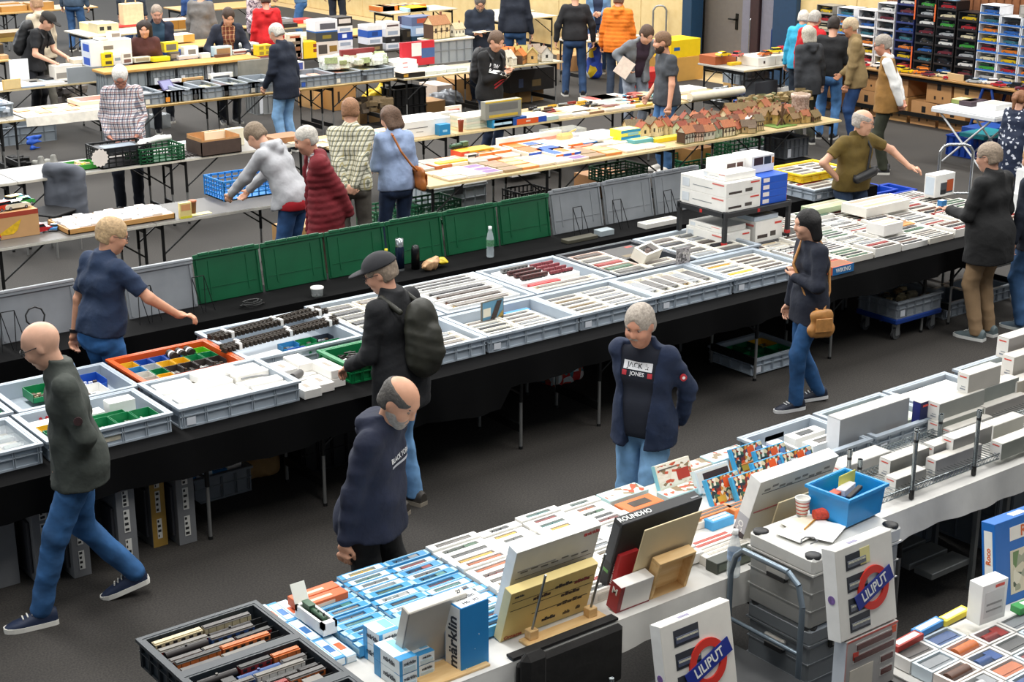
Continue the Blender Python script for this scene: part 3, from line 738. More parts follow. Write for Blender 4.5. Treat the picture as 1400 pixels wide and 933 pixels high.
def carton(name,label,x,y,z,L,W,H,c,prints=(),rz=0,group=None,cat='box',c2=None,rot=None,ch=.002,seam=True,center=False):
    """closed carton, corner (or base centre) at x, y; prints = [(face, u0, u1, v0, v1, colour)] flat panels on its faces
    faces: f front (-y), b back, l left (-x), r right, t top; u, v run 0..1"""
    r=thing(name,label,cat,(x,y,z),rz,group,rot);g=G();ox,oy=(-L/2,-W/2) if center else (0,0)
    g.cb(ox,ox+L,oy,oy+W,0,H,0,ch)
    if c2:g.box(ox-.001,ox+L+.001,oy-.001,oy+W+.001,H*.0+.001,H*.45,1)
    mats=[mat(c,.5,0,.04,9),mat(c2 or c,.5,0,.04,9)]
    ob('carton',g,mats,r)
    for ci_,p_ in enumerate(prints):
        g=G();e=.0008+.0006*ci_;col=p_[5]
        for (fc,u0,u1,v0,v1,_c) in (p_,):
            if fc=='f':g.box(ox+L*u0,ox+L*u1,oy-e,oy+.0002,H*v0,H*v1)
            elif fc=='b':g.box(ox+L*u0,ox+L*u1,oy+W,oy+W+e,H*v0,H*v1)
            elif fc=='l':g.box(ox-e,ox,oy+W*u0,oy+W*u1,H*v0,H*v1)
            elif fc=='r':g.box(ox+L,ox+L+e,oy+W*u0,oy+W*u1,H*v0,H*v1)
            else:g.box(ox+L*u0,ox+L*u1,oy+W*v0,oy+W*v1,H,H+e)
        ob('printed_panel',g,col if not isinstance(col,str) else mat(col,.5,0,.05),r)
    return r
def car(c,L=.25,kind=0):
    def b():
        r=thing('model_car','x','model car');w=L*.42;h=L*.28
        g=G();body=[(-.5,.10),(.5,.10),(.5,.24),(.44,.34),(.16,.40),(-.30,.42),(-.47,.36),(-.5,.26)]
        g.prism([(x*L,z*h*1.9) for x,z in body],-w/2,w/2)
        cab=[(-.34,.40),(.2,.40),(.06,.56),(-.20,.56)] if kind==0 else [(-.45,.40),(.22,.40),(.12,.62),(-.42,.62)]
        g.prism([(x*L,z*h*1.9) for x,z in cab],-w*.41,w*.41,1);g.prism([(cab[3][0]*L*1.0,cab[3][1]*h*1.9),(cab[2][0]*L,cab[2][1]*h*1.9),(cab[2][0]*L,cab[2][1]*h*1.9+.004),(cab[3][0]*L,cab[3][1]*h*1.9+.004)],-w*.42,w*.42,0)
        g.box(L*.495,L*.505,-w*.4,-w*.2,h*.42,h*.52,2);g.box(L*.495,L*.505,w*.2,w*.4,h*.42,h*.52,2);g.box(-L*.505,L*.505,-w*.46,w*.46,h*.2,h*.27,2)
        ob('car_body',g,[mat(c,.25,0,.03),mat('#1d2429',.15,0,0),mat('#c9c9c6',.3,.4,0)],r)
        for sx in (-.31,.31):
            for sy in (-1,1):ob('wheel',G().cyl((sx*L,sy*w*.40,L*.062),(sx*L,sy*w*.51,L*.062),L*.062,None,10).cyl((sx*L,sy*w*.505,L*.062),(sx*L,sy*w*.515,L*.062),L*.034,None,8,1),[mat('#17171a',.7,0,0),mat('#aab',.35,.6,0)],r)
        return r
    return ('car',c,L,kind),b
def house(wall,roof,L=.14,W=.11,H=.09,kind=0,seed=0):
    def b():
        r=thing('model_house','x','model house');g=G();q=random.Random(seed)
        ob('base',G().cb(-L*.62,L*.62,-W*.62,W*.62,0,.006,0,.002),mat('#6f6a3c',.9,0,.3,60),r)
        g.box(-L/2,L/2,-W/2,W/2,.006,H)
        g.add([(-L/2,-W/2,H),(-L/2,W/2,H),(-L/2,0,H+W*.55),(L/2,-W/2,H),(L/2,W/2,H),(L/2,0,H+W*.55)],[(0,2,1),(3,4,5)])
        if kind==1:g.box(-L*.1,L*.45,-W*.8,-W/2,.006,H*.8)
        ob('walls',g,mat(wall,.8,0,.12,50),r)
        g=G();o=.012;t=.006
        for s in (-1,1):
            p=[(-L/2-o,s*(W/2+o),H-o*.9),(L/2+o,s*(W/2+o),H-o*.9),(L/2+o,0,H+W*.55+.004),(-L/2-o,0,H+W*.55+.004)]
            g.add(p+[(a,b_,c_+t) for a,b_,c_ in p],[(0,1,2,3),(4,5,6,7),(0,1,5,4),(1,2,6,5),(2,3,7,6),(3,0,4,7)])
        if kind==1:g.add([(-L*.12,-W*.86,H*.78),(L*.47,-W*.86,H*.78),(L*.47,-W/2,H*1.1),(-L*.12,-W/2,H*1.1)],[(0,1,2,3)])
        ob('roof',g,mat(roof,.8,0,.2,70),r)
        g=G();g.box(L*.2,L*.29,-.008,.012,H+W*.3,H+W*.8);ob('chimney',g,mat('#7a4a3a',.8,0,.2),r)
        g=G();n=3
        for k in range(n):
            for s in (-1,1):
                x=-L/2+L*(k+.5)/n;g.box(x-L*.05,x+L*.05,s*W/2-.001,s*W/2+.001,H*.42,H*.74)
        for s in (-1,1):g.box(s*L/2-.001,s*L/2+.001,-W*.12,W*.12,H*.45,H*.8)
        ob('window',g,mat('#33302c',.4,0,0),r)
        if kind==2:
            g=G()
            for k in range(5):g.box(-L/2+L*k/4-.003,-L/2+L*k/4+.003,-W/2-.002,W/2+.002,.006,H)
            g.box(-L/2-.001,L/2+.001,-W/2-.002,W/2+.002,H*.5,H*.56);ob('timber_frame',g,mat('#4b3322',.8),r)
        return r
    return ('house',wall,roof,L,W,H,kind),b
def bottle(x,y,z,label,cap='#d9d9d6',body=None,h=.25,r=.034):
    t=thing('water_bottle',label,'bottle',(x,y,z));k=h/.25
    ob('bottle_body',G().lathe([(0,0),(r*.9,0),(r,.01),(r,.06*k),(r*.92,.075*k),(r,.09*k),(r,.15*k),(r*.7,.195*k),(r*.42,.222*k),(r*.42,.235*k)],n=14),glass('#dfeaf0',.35),t)
    ob('bottle_label',G().lathe([(r*1.02,.092*k),(r*1.02,.145*k)],n=14),body or mat('#e6ecec',.5,0,.1,60),t)
    ob('bottle_cap',G().lathe([(r*.46,.228*k),(r*.46,h),(0,h)],n=12),mat(cap,.5,0,0),t)
def cup(x,y,z,label,c='#b5543a',h=.095,lidc=None,c2=None):
    t=thing('paper_cup',label,'cup',(x,y,z));
    ob('cup_body',G().lathe([(0,.002),(.027,.002),(.027,0),(.038,h)],n=16),mat(c,.6,0,.05),t)
    if c2:
        g=G()
        for k in range(4):g.lathe([(.0286+k*.0026,.014+k*.02),(.0296+k*.0026,.020+k*.02)],n=16)
        ob('print_band',g,mat(c2,.6,0,0),t)
    ob('cup_rim' if not lidc else 'cup_lid',G().lathe([(.038,h-.003),(.0405,h),(.038,h+.003),(.036,h-.002)] if not lidc else [(.040,h-.004),(.041,h+.006),(.034,h+.012),(0,h+.012)],n=16),mat(lidc or '#f2f0ea',.5,0,0),t)
ORD=['first','second','third','fourth','fifth','sixth','seventh','eighth','ninth','tenth','eleventh','twelfth','thirteenth','fourteenth','fifteenth','sixteenth','seventeenth','eighteenth','nineteenth','twentieth']
# ---------------- near table: trays, boxed models, upright sets ----------------
ZT=.751
WH='#eeece7';BL='#3f97cf';LB='#a9d3e6';OR='#d9622a'
KN=['wagon','coach','tank','loco','open']
KW=dict(wagon='wagon',coach='coach',tank='tank car',loco='engine',open='open car')
# black trays of loose trains
tc_seq=[['beige','beige','orange','orange','blue','silver','red','black','blue','red','black'],['blue','white','black','red','orange','red','silver','black','blue','white','black'],['black','silver','orange','black','red','beige','black','blue','black','grey','black']]
for k,(y0,seq) in enumerate(((5.50,tc_seq[0]),(5.09,tc_seq[1]),(4.68,tc_seq[2]))):
    pos=['farthest from the camera','middle one','nearest and cut by the frame'][k]
    c_=crate('train_tray','black plastic tray of loose trains, '+pos,2.46,y0,ZT,.60,.41,.135,'#2b3238','black train trays',t=.012)
    ob('foam_floor',G().box(.04,.565,.04,.37,.013,.066),mat('#121314',.9,0,.1),c_)
    n=0
    for lane in range(6):
        yy=y0+.05+lane*.053;x=2.51
        while x<2.93:
            L=rnd.choice([.22,.24,.2,.16]) if x+.26<3.02 else 3.01-x
            if L<.08:break
            tc=seq[n%len(seq)];kd=rnd.choice(['coach','coach','wagon','loco','tank'])
            t=thing('model_train','loose %s model %s in the %s black tray, lane %s from front, number %s'%(tc,KW[kd],['farthest','middle','nearest'][k],ORD[lane],ORD[n%20]),'model train',(x,yy,ZT+.068+(.012 if lane%2 else .0)),rnd.uniform(-.02,.02),'loose trains in the black trays')
            ob('train_body',train_geo(L-.01,.040,.052,kd),train_mats({'beige':'#c9bb98','black':'#2a2524','silver':'#c4c6c8'}.get(tc,tc),['#5a5653','#77736c','#3a3836',None][n%4]),t)
            x+=L;n+=1
    for q in range(1,6):
        ob('divider',G().box(2.49,3.03,y0+.045+q*.053-.009,y0+.045+q*.053-.004,ZT+.06,ZT+.105),mat('#17181a',.8,0,.1),c_,(-2.46,-y0,-ZT))
# blue boxed models: three columns, then four white columns
xs=[3.27,3.53,3.79,4.06,4.365,4.63,4.90,5.17]
for ci in range(7):
    x0,x1=xs[ci],xs[ci+1];blue_=ci<3;y=5.99;r_=0;jig=[0,.01,.02,0,.015,.01,.02][ci]
    y-=[0.035,.012,0,0,.01,.0,.01][ci]
    while y>(5.40 if ci<1 else 5.2 if ci<3 else 5.17):
        big=(not blue_) and ci in (3,) and r_<6
        W=.060 if blue_ else (.066 if ci==3 else .061)
        if ci>3:n_x=rnd.choice([1,1,2])
        else:n_x=1 if ci in (3,) else 2 if ci in (1,2) and r_%3 else 1
        z=ZT+(.0 if r_%4 else .01)+(.024 if ci in (1,3,5) else .012)
        for q in range(1):
            L=x1-x0-.006
            tc=rnd.choice(['brown','grey','red','green','black','yellow','beige','orange','teal','silver']);kd=rnd.choice(KN)
            fr=None if not blue_ else BL
            H=.05
            if blue_:
                white_win=rnd.random()<.6 and ci>0
                cc=BL if not white_win else '#dfe9ee'
                key,b=window_box(round(L,3),W-.003,H,'#dce8ee' if white_win else BL,'white' if white_win and rnd.random()<.5 else tc,kd,BL if white_win else LB,(.24,.58))
                lab='blue and white window box with %s model, %s from far edge in %s blue column'%(tc,ORD[r_],ORD[ci])
                put(key,b,((x0+x1)/2+rnd.uniform(-.004,.004),y-W/2,z),rnd.uniform(-.02,.02),lab,'blue and white boxed models')
            else:
                key,b=window_box(round(L,3),W-.003,H,WH,tc,kd,None,(.24,.72 if ci==3 else rnd.choice([.46,.54,.6])))
                lab='white window box with %s %s, %s from far edge in %s white column'%(tc,KW[kd],ORD[r_],ORD[ci-3])
                put(key,b,((x0+x1)/2+rnd.uniform(-.004,.004),y-W/2,z),rnd.uniform(-.015,.015),lab,'white boxed models in tiled columns')
            ob_=G()
        y-=W;r_+=1
# supports: closed cartons under the tiled boxes
for ci in range(7):
    x0,x1=xs[ci],xs[ci+1]
# strip of long blue boxes beside the black trays
for i in range(3):
    for j in range(3):
        x=3.09+i*.056+j*.004;y=5.36+j*.215
        z=ZT+(i==0)*.0+.012
        o=carton('model_box','slim blue carton beside the black trays, %s from far end in the %s strip'%(ORD[2-j],ORD[i]),x,y,ZT,.054,.21,.05-i*.006,BL if (i+j)%2 else '#cfe4f0',(('t',.12,.88,.1,.9,'#e9f1f5'),('t',.2,.8,.3,.62,'#2f6fb0' if i%2 else OR),('f',.1,.9,.15,.85,'#eef3f5'),('l',.1,.9,.2,.8,'#e9f1f5')),0,'slim blue and white cartons')
for i,(px,py,l) in enumerate(((3.27,5.965,'farther'),(3.36,5.9,'nearer'))):
    carton('model_box','orange model carton with pale print, the %s of the two by the open white box'%l,3.235,5.86-i*.075,ZT+.05,.25,.068,.045,OR,(('t',.25,.7,.3,.6,'#f0c9ac'),('f',.2,.7,.3,.7,'#f0c9ac')),.03)
t=thing('opened_box','white foam box standing open with a dark green engine inside','box',(3.20,5.55,ZT+.055),.0)
g=G();g.box(0,.075,0,.25,0,.03);g.box(0,.012,0,.25,.03,.06);g.box(.063,.075,0,.25,.03,.06);g.box(0,.075,0,.03,.03,.06);g.box(0,.075,.23,.25,.03,.06)
ob('foam_tray',g,mat('#f1f0ec',.6,0,.03),t)
ob('engine',train_geo(.19,.034,.05,'loco'),train_mats('green'),t,(.055,.035,.03),(0,0,R(90)))
ob('open_flap',G().box(0,.075,0,.003,0,.1),mat('#f4f2e6',.6,0,0),t,(0,.245,.055),(R(-25),0,0))
# stacked blue-white cartons near the album
mk=mat('#1f2c3c',.5,0,0);wt=mat('#f3f3f0',.5,0,0)
def word(s,size,m,o,face,L,W,H,u=.5,v=.5,e=.002,**k):
    loc,rot={'f':((L*u,-e,H*v),(R(90),0,0)),'l':((-e,W*u,H*v),(R(90),0,R(-90))),'t':((L*u,W*v,H+e),(0,0,0)),'r':((L+e,W*u,H*v),(R(90),0,R(90))),'b':((L*u,W+e,H*v),(R(90),0,R(180)))}[face]
    return lettering(s,size,m,o,loc,rot,**k)
spec=[(3.26,5.02,0,.09,.20,.075,'märklin'),(3.26,5.02,.077,.09,.20,.07,'märklin'),(3.37,5.06,0,.10,.15,.06,'märklin'),(3.37,5.06,.062,.10,.15,.05,'märklin'),(3.30,5.24,0,.11,.13,.085,'märklin'),(3.30,5.24,.087,.11,.13,.075,'märklin'),(3.42,5.22,0,.13,.13,.10,'KIBRI'),(3.42,5.22,.102,.13,.13,.05,'KIBRI')]
posn=['lower one beside the black trays','upper one beside the black trays','lower one next to the grey album','upper one next to the grey album','lower of the pair behind','upper of the pair behind','pale turquoise house kit, lower','pale turquoise house kit, upper']
for (x,y,z,L,W,H,s_),pp in zip(spec,posn):
    tq=s_=='KIBRI'
    o=carton('model_box',('blue and white carton standing in a stack, ' if not tq else 'stacked carton, ')+pp,x,y,ZT+z,L,W,H,'#eaf1f4' if not tq else '#8fc3cc',(('t',.0,1,0,.22,BL),('t',.55,.95,.3,.9,'#7fbfe0'),('f',.0,.16,.0,1,BL),('l',.75,1,0,1,BL),('f',.25,.9,.1,.45,'#c5d9e2')),0,'stacked blue and white cartons',ch=.0015)
    word(s_ if not tq else 'STADTHAUS',H*(.42 if not tq else .3),mk if not tq else wt,o,'l',L,W,H,.4,.55)
    word(s_ if not tq else 'HAUS',H*.3,mk,o,'f',L,W,H,.58,.68)
# flat cartons under and around the standing sets
for i,(x,y,L,W,H,c,l) in enumerate(((3.72,5.22,.34,.13,.03,'#7dbfe2','pale blue flat carton behind the tall blue box'),(4.0,5.12,.42,.10,.055,WH,'long white carton behind the yellow train set'),(4.42,5.12,.40,.07,.05,'#cfc9c0','long grey striped carton beside the yellow train set'))):
    carton('model_box',l,x,y,ZT,L,W,H,c,(('t',.1,.9,.2,.8,'#5f6468'),('f',.1,.9,.2,.8,'#b7b2aa')))
# upright sets shown to the far side, leaning towards us on wooden stands
def leaning(name,label,x,y,L,T,H,c,prints=(),lean=17,z=ZT,cat='box',grp=None,ch=.004):
    return carton(name,label,x,y,z,L,T,H,c,prints,0,grp,cat,None,(R(lean),0,0),ch)
pine=wood('#d8ae73','#e3c08a','pine_wood',(1,8,8),.6)
o=leaning('album','large grey album box leaning on a pine block',3.33,5.15,.31,.055,.355,'#c9c4ba',(('t',.02,.98,.1,.9,'#d6d1c6'),('f',0,.015,0,1,'#8f8d89'),('f',.985,1,0,1,'#a7a39c')))
word('27',.025,mk,o,'t',.31,.055,.355,.9,.5)
t=thing('pine_stand','pine block and strip in front of the grey album','stand',(3.36,4.96,ZT))
ob('base_board',G().cb(0,.34,0,.16,0,.012,0,.002),pine,t);ob('block',G().cb(.26,.30,.085,.13,.012,.06,0,.003),pine,t)
o=carton('model_box','tall bright blue carton with a white side standing beside the grey album',3.56,4.985,ZT,.155,.12,.315,'#1f86c9',(('l',.06,.94,.02,.98,'#f0f2f2'),('t',.03,.97,.03,.97,'#f0f2f2'),('f',.15,.19,.02,.05,'#cfe6f4'),('f',.62,.64,.5,.52,'#cfe6f4'),('f',.48,.49,.3,.31,'#cfe6f4')),.04)
l_=lettering('märklin',.085,mk,o,(-.003,.06,.13),(R(90),R(90),R(-90)))
l_.rotation_euler=(R(90),R(-90),R(-90));l_.location=(-.0025,.055,.135)
word('märklin',.034,mk,o,'t',.155,.12,.315,.5,.62);word('HO  3D',.026,mk,o,'t',.155,.12,.315,.5,.25)
o=leaning('train_set_box','tall pale grey train set box standing behind the yellow one',3.93,5.20,.50,.06,.46,'#cfcdc5',(('t',0,1,0,1,'#e6e5df'),('l',0,1,0,1,'#eceff0'),('f',.05,.95,.64,.645,'#77756f'),('f',.06,.5,.73,.74,'#8c8a84'),('f',.3,.9,.585,.592,'#55534f'),('f',.80,.83,.92,.95,'#c23a35')))
word('märklin',.03,mat('#c23a35',.5,0,0),o,'f',.5,.06,.46,.9,.94)
for k in range(7):ob('track_sketch',G().box(.05+k*.06,.09+k*.06,-.002,0,.46*(.70+.012*math.sin(k*2)),.46*(.715+.012*math.sin(k*2))),mat('#6b6963',.6,0,0),o)
o=leaning('train_set_box','yellow train set box printed with small engines on a pine stand',3.86,5.10,.51,.05,.29,'#d8bd74',(('l',0,1,0,1,'#dfcf9c'),('t',0,1,0,1,'#dcc684'),('f',.03,.97,.62,.625,'#5a4c34'),('f',.03,.97,.79,.795,'#6a5a3c'),('f',.3,.95,.40,.405,'#5a4c34')))
for (u,v,w_,c_) in ((.28,.70,.2,'#3a2420'),(.52,.78,.2,'#241c1a'),(.62,.55,.22,'#33241f'),(.75,.74,.18,'#7a2620'),(.6,.36,.3,'#2a211c'),(.45,.14,.16,'#241d1a'),(.7,.12,.08,'#5a4c34'),(.85,.14,.05,'#5a4c34')):
    n=5;g=G()
    for q in range(n):g.box(.51*(u+w_*q/n),.51*(u+w_*(q+.8)/n),-.003,0,.29*v,.29*(v+.04+.025*(q%2)))
    ob('printed_train',g,mat(c_,.6,0,.1),o)
word('Ornesse',.03,mat('#a8432e',.5,0,0),o,'f',.51,.05,.29,.13,.06)
word('märklin',.018,mk,o,'f',.51,.05,.29,.1,.9)
t=thing('pine_stand','pine board with two blocks and steel rods holding the yellow train set','stand',(3.93,4.945,ZT))
ob('base_board',G().cb(0,.47,0,.11,0,.014,0,.003),pine,t)
for sx in (.03,.38):
    ob('block',G().cb(sx,sx+.05,.06,.105,.014,.06,0,.003),pine,t)
    ob('rod',G().cyl((sx+.025,.082,.05),(sx+.025,-.015,.37),.006,None,8),mat('#8f9496',.3,.8,0),t)
# black and red sets with a cream board and a pine tray
o=leaning('train_set_box','black set box with rounded corners standing behind the cream board',4.53,5.16,.52,.065,.44,'#18191c',(('l',.2,.8,.3,.34,'#5f9a4c'),('l',.15,.85,.45,.95,'#3a3d42'),('t',.88,.97,.25,.4,'#8a8c90')))
word('ROUNDHO',.04,wt,o,'t',.52,.065,.44,.2,.5)
o=carton('model_box','bright red carton standing upright below the black set box',4.55,5.115,ZT+.01,.12,.075,.235,'#b8282c',(('l',.1,.9,.05,.95,'#c8363a'),),rot=(R(12),0,0));word('märklin',.04,wt,o,'l',.12,.075,.235,.5,.5).rotation_euler=(R(90),R(-90),R(-90))
o=carton('model_box','dark red and white carton lying at the foot of the cream board',4.46,4.99,ZT,.21,.07,.15,'#e9e6e1',(('l',0,1,0,1,'#a12a30'),('f',0,.12,0,1,'#8a2b30'),('f',0,1,0,.04,'#8a2b30')),rot=(R(14),0,0));word('M',.05,wt,o,'l',.21,.07,.15,.5,.72)
cream=mat('#d9c7a0',.6,0,.04,5)
t=thing('display_board','cream board leaning in front of the black set box','board',(4.60,5.075,ZT),rot=(R(17),0,0));ob('board_panel',G().cb(0,.37,0,.008,0,.42,0,.002),cream,t)
def pine_tray(label,x,y,w,h,lean,z=ZT,dz=.06):
    t=thing('pine_tray',label,'tray',(x,y,z),rot=(R(lean),0,0));e=.018
    for (a,b,c_,d) in ((0,w,0,e),(0,w,h-e,h)):ob('slat',G().cb(a,b,-dz,0,c_,d,0,.002),pine,t)
    for (a,b) in ((0,e),(w-e,w)):ob('slat',G().cb(a,b,-dz,0,e,h-e,0,.002),pine,t)
    ob('back_panel',G().box(e,w-e,-.008,-.002,e,h-e),pine,t)
pine_tray('pine frame tray leaning on the cream board',4.68,5.055,.24,.24,17)
# tall white set with cream board, further along
o=leaning('train_set_box','tall white set box with line drawing standing behind a cream board',5.44,5.14,.58,.075,.42,'#d6d2c6',(('t',0,1,0,1,'#efeee9'),('l',0,1,.45,1,'#f1f1ee'),('l',0,1,.2,.45,'#b9bac0'),('l',0,1,0,.2,'#3c3336'),('f',.03,.97,.52,.535,'#a8585a'),('f',.06,.95,.80,.803,'#66645e')))
for k in range(9):ob('track_sketch',G().box(.05+k*.055,.09+k*.055,-.002,0,.42*(.83+.03*math.sin(k*1.7)),.42*(.86+.03*math.sin(k*1.7))),mat('#7d7a72',.6,0,0),o)
word('ROCO',.05,wt,o,'l',.6,.075,.42,.5,.18).rotation_euler=(R(90),R(-90),R(-90))
t=thing('display_board','cream board leaning in front of the tall white set box','board',(5.52,5.045,ZT),rot=(R(16),0,0));ob('board_panel',G().cb(0,.48,0,.008,0,.30,0,.002),cream,t)
pine_tray('pine frame tray leaning on the far cream board',5.64,5.02,.30,.14,16)
# flat orange, blue and picture boxes in the middle
pic=speckle('picture_print',['#d8511f','#23303a','#e8e2d2','#3b5f4a','#c98a2c','#7a2a20','#d9c9a4','#37506e'],55,.45)
pic2=speckle('picture_print_pale',['#efe9dc','#e5dccb','#c9583a','#efe9dc','#8f7a5a','#e8e2d2'],34,.45,(1,1,2.2))
def flat(label,x,y,L,W,H,c,top,z=ZT,rz=0,front=None,rot=None,group=None,name='kit_box'):
    return carton(name,label,x,y,z,L,W,H,c,(('t',.03,.97,.05,.95,top),)+((('f',.05,.95,.1,.9,front),) if front else ()),rz,group,rot=rot)
flat('pale turquoise box with a train picture at the far edge behind white boxes',5.2,5.88,.28,.12,.06,'#bfe0e2',pic2)
o=flat('blue and orange window carton with white lettering beside the white boxes',5.2,5.72,.25,.13,.055,'#d9733a','#d9773f',front='#2a78b8');ob('window_recess',G().box(.06,.19,.035,.095,.0555,.0575),mat('#4a4138',.5,0,.3),o);word('piko',.04,wt,o,'f',.25,.13,.055,.6,.5)
o=flat('orange framed box with brass-coloured contents before the blue and orange carton',5.22,5.54,.30,.12,.045,'#dc7a3c','#e09255');ob('window_recess',G().box(.05,.25,.03,.09,.0455,.0475),mat('#9a7c3e',.5,0,.3),o)
flat('pale box with coach picture in front of the orange framed box',5.24,5.42,.34,.10,.04,'#e8ddd0',pic2)
o=carton('kit_box','upright cream picture box with a red wagon tilted towards the camera',5.56,5.87,ZT+.03,.26,.03,.14,'#e8e0cc',(('f',.03,.97,.06,.94,pic2),('l',0,1,0,1,'#8fd0de'),('f',.55,.9,.2,.62,'#b0372a'),('f',.08,.6,.75,.8,'#6a6258')),rot=(R(-24),0,0))
flat('long cream picture box near the upright red wagon box',5.84,5.9,.36,.10,.05,'#e7dac6',pic2,z=ZT+.03)
flat('pale turquoise flat carton below the upright red wagon box',5.50,5.74,.26,.10,.05,'#b9dde0',pic2)
o=carton('kit_box','dark engine picture box leaning next to the bright picture boxes',5.72,5.72,ZT+.02,.26,.03,.13,'#dfe3e4',(('f',.05,.95,.1,.9,'#e3ddd3'),('f',.2,.95,.35,.8,'#3d2a26'),('l',0,1,0,1,'#d3ecf2'),('f',.1,.9,.22,.3,'#5a6f8c')),rot=(R(-26),0,0))
nm_=0
for i,(x,y,z) in enumerate(((5.68,5.58,0),(5.82,5.52,0),(6.05,5.76,.03),(6.14,5.66,.03),(6.02,5.56,.02),(6.24,5.55,.02))):
    o=carton('kit_box','picture box crowded with orange flames and figures, %s from the walking man, leaning back'%ORD[i],x,y,ZT+z,.25,.028,.155,'#3fa4d6',(('f',.06,.99,.03,.97,pic),('f',.5,.72,.52,.9,'#e0571f'),('f',.78,.94,.4,.8,'#5f7fae'),('f',.2,.45,.1,.3,'#c9a43c')),rot=(R(-28),0,0),group='bright picture boxes')
    word('AIRFIX',.03,mat('#e8e4d8',.5,0,0),o,'f',.25,.028,.155,.72,.14)
flat('long white and red picture box at the far edge before the grey crates',5.98,5.98-.1,.30,.12,.07,'#bfe3ee',pic2,z=ZT+.02)
o=flat('orange and pale window box at the rim of the first grey crate',6.1,5.78,.36,.11,.08,'#e08a4c','#e39a60');ob('window_recess',G().box(.08,.25,.03,.08,.081,.083),mat('#e3d8c6',.5,0,.1),o);ob('end_panel',G().box(.28,.362,-.001,.112,.0,.082),mat('#2458b8',.5,0,0),o)
for i,(x,y,L,W,c,fr,l) in enumerate(((5.13,5.17,.34,.09,'#e6e2da','#a9402f','white box with two rust-red coaches'),(5.14,5.075,.34,.085,'#dedad2','#b6b0a4','pale box with rust coaches at the cloth edge'),(5.4,5.44,.30,.07,'#e0854a','#5a5048','orange window box behind the black set'),(5.46,5.36,.16,.07,'#3f97cf','#d8d2c6','blue window box behind the black set'),(5.66,5.40,.28,.08,'#dd7f44','#54514c','orange and white window box beside the tall white set'))):
    o=flat(l,x,y,L,W,.05,c,c);ob('window_recess',G().box(L*.1,L*.9,W*.2,W*.45,.0505,.0525).box(L*.1,L*.9,W*.6,W*.85,.0505,.0525),mat(fr,.5,0,.25,60),o)
carton('kit_box','dark green pressed-metal box under the pale coach boxes at the cloth edge',5.12,4.985,ZT,.30,.08,.06,'#3c4038',(('f',.05,.95,.2,.8,'#5f6658'),))
# aluminium cases on a push trolley
alu=mat('#9b9b98',.38,.3,.05,3);alud=mat('#83888c',.38,.3,.08,3)
def alu_case(label,x,y,z,L,W,H,m,lm):
    r=thing('metal_case',label,'case',(x,y,z));g=G()
    g.cb(0,L,0,W,0,H*.76,0,.012);
    for v in (.25,.5):g.box(-.003,L+.003,-.003,W+.003,H*v,H*v+.006)
    ob('case_body',g,m,r);ob('lid',G().cb(-.006,L+.006,-.006,W+.006,H*.77,H,0,.014).box(-.009,L+.009,-.009,W+.009,H*.765,H*.79),lm,r)
    bkm=mat('#1b1b1c',.5,0,0)
    for cx in (0,L):
        for cy in (0,W):ob('corner_guard',G().lathe([(.038,H-.02),(.04,H+.004),(.025,H+.010),(0,H+.010)],(min(max(cx,.035),L-.035),min(max(cy,.035),W-.035),0),12),bkm,r)
    for u in (.26,.78):ob('latch',G().cb(L*u-.025,L*u+.025,-.022,-.003,H*.66,H*.84,0,.004).box(L*u-.012,L*u+.012,-.028,-.02,H*.70,H*.80,1),[bkm,mat('#c8c8c6',.3,.8,0)],r)
    ob('handle',G().cb(-.03,-.004,W*.33,W*.67,H*.58,H*.72,0,.008).box(-.034,-.006,W*.36,W*.64,H*.54,H*.60,1),[mat('#c3c3c0',.3,.7,0),bkm],r)
    return r
alu_case('silver aluminium case with papers and a blue tub on its lid',5.235,4.47,.625,.63,.41,.375,alu,mat('#d3d2cd',.45,.25,.04))
alu_case('darker steel case standing under the silver one on the trolley',5.245,4.475,.235,.61,.40,.385,alud,alud)
t=thing('push_trolley','flatbed push trolley with bent tube handle under the metal cases','trolley',(5.1,4.4,0))
ob('deck',G().cb(0,.85,0,.55,.19,.23,0,.008),mat('#3c4a5a',.5,.2,0),t)
tb=mat('#7e8c98',.35,.6,0);pts=[(.03,.50,.22),(.03,.50,.80),(.03,.47,.90),(.03,.42,.945),(.03,.13,.945),(.03,.06,.90),(.03,.03,.80),(.03,.03,.22)]
ob('handle',G().tube(pts,.015,10),tb,t);ob('crossbar',G().tube([(.03,.50,.55),(.03,.03,.55)],.011,8),tb,t)
for wx in (.1,.75):
    for wy in (.08,.47):ob('wheel',G().cyl((wx,wy-.016,.075),(wx,wy+.016,.075),.075,None,14),mat('#1c1c1d',.6,0,0),t)
t=thing('storage_tub','bright blue plastic tub of tools standing on the silver case','tub',(5.60,4.585,1.012),R(4));cb_=mat('#1c8fd3',.35,0,.04)
g=G();L,W,H=.30,.25,.155
g.box(.014,L-.014,.014,W-.014,0,.006)
for (a,b,c_,d,e,f_) in ((.014,0,.014,0,1,0),):pass
def tubwall(g,L,W,H,t=.006,tp=.012):
    o=[(tp,tp),(L-tp,tp),(L-tp,W-tp),(tp,W-tp)];O=[(0,0),(L,0),(L,W),(0,W)];q=lambda p,s:[(min(max(x,s),L-s) if False else x+(s if x<L/2 else-s),y+(s if y<W/2 else-s)) for x,y in p]
    oi,Oi=q(o,t),q(O,t)
    vs=[(x,y,0) for x,y in o]+[(x,y,H) for x,y in O]+[(x,y,H) for x,y in Oi]+[(x,y,.006) for x,y in oi]
    g.add(vs,[(i+4*k,(i+1)%4+4*k,(i+1)%4+4*k+4,i+4*k+4) for k in range(3) for i in range(4)]+[(12,13,14,15)])
    for (x0,x1,y0,y1) in ((-.012,L+.012,-.012,.002),(-.012,L+.012,W-.002,W+.012),(-.012,.002,0,W),(L-.002,L+.012,0,W)):g.box(x0,x1,y0,y1,H-.012,H+.004)
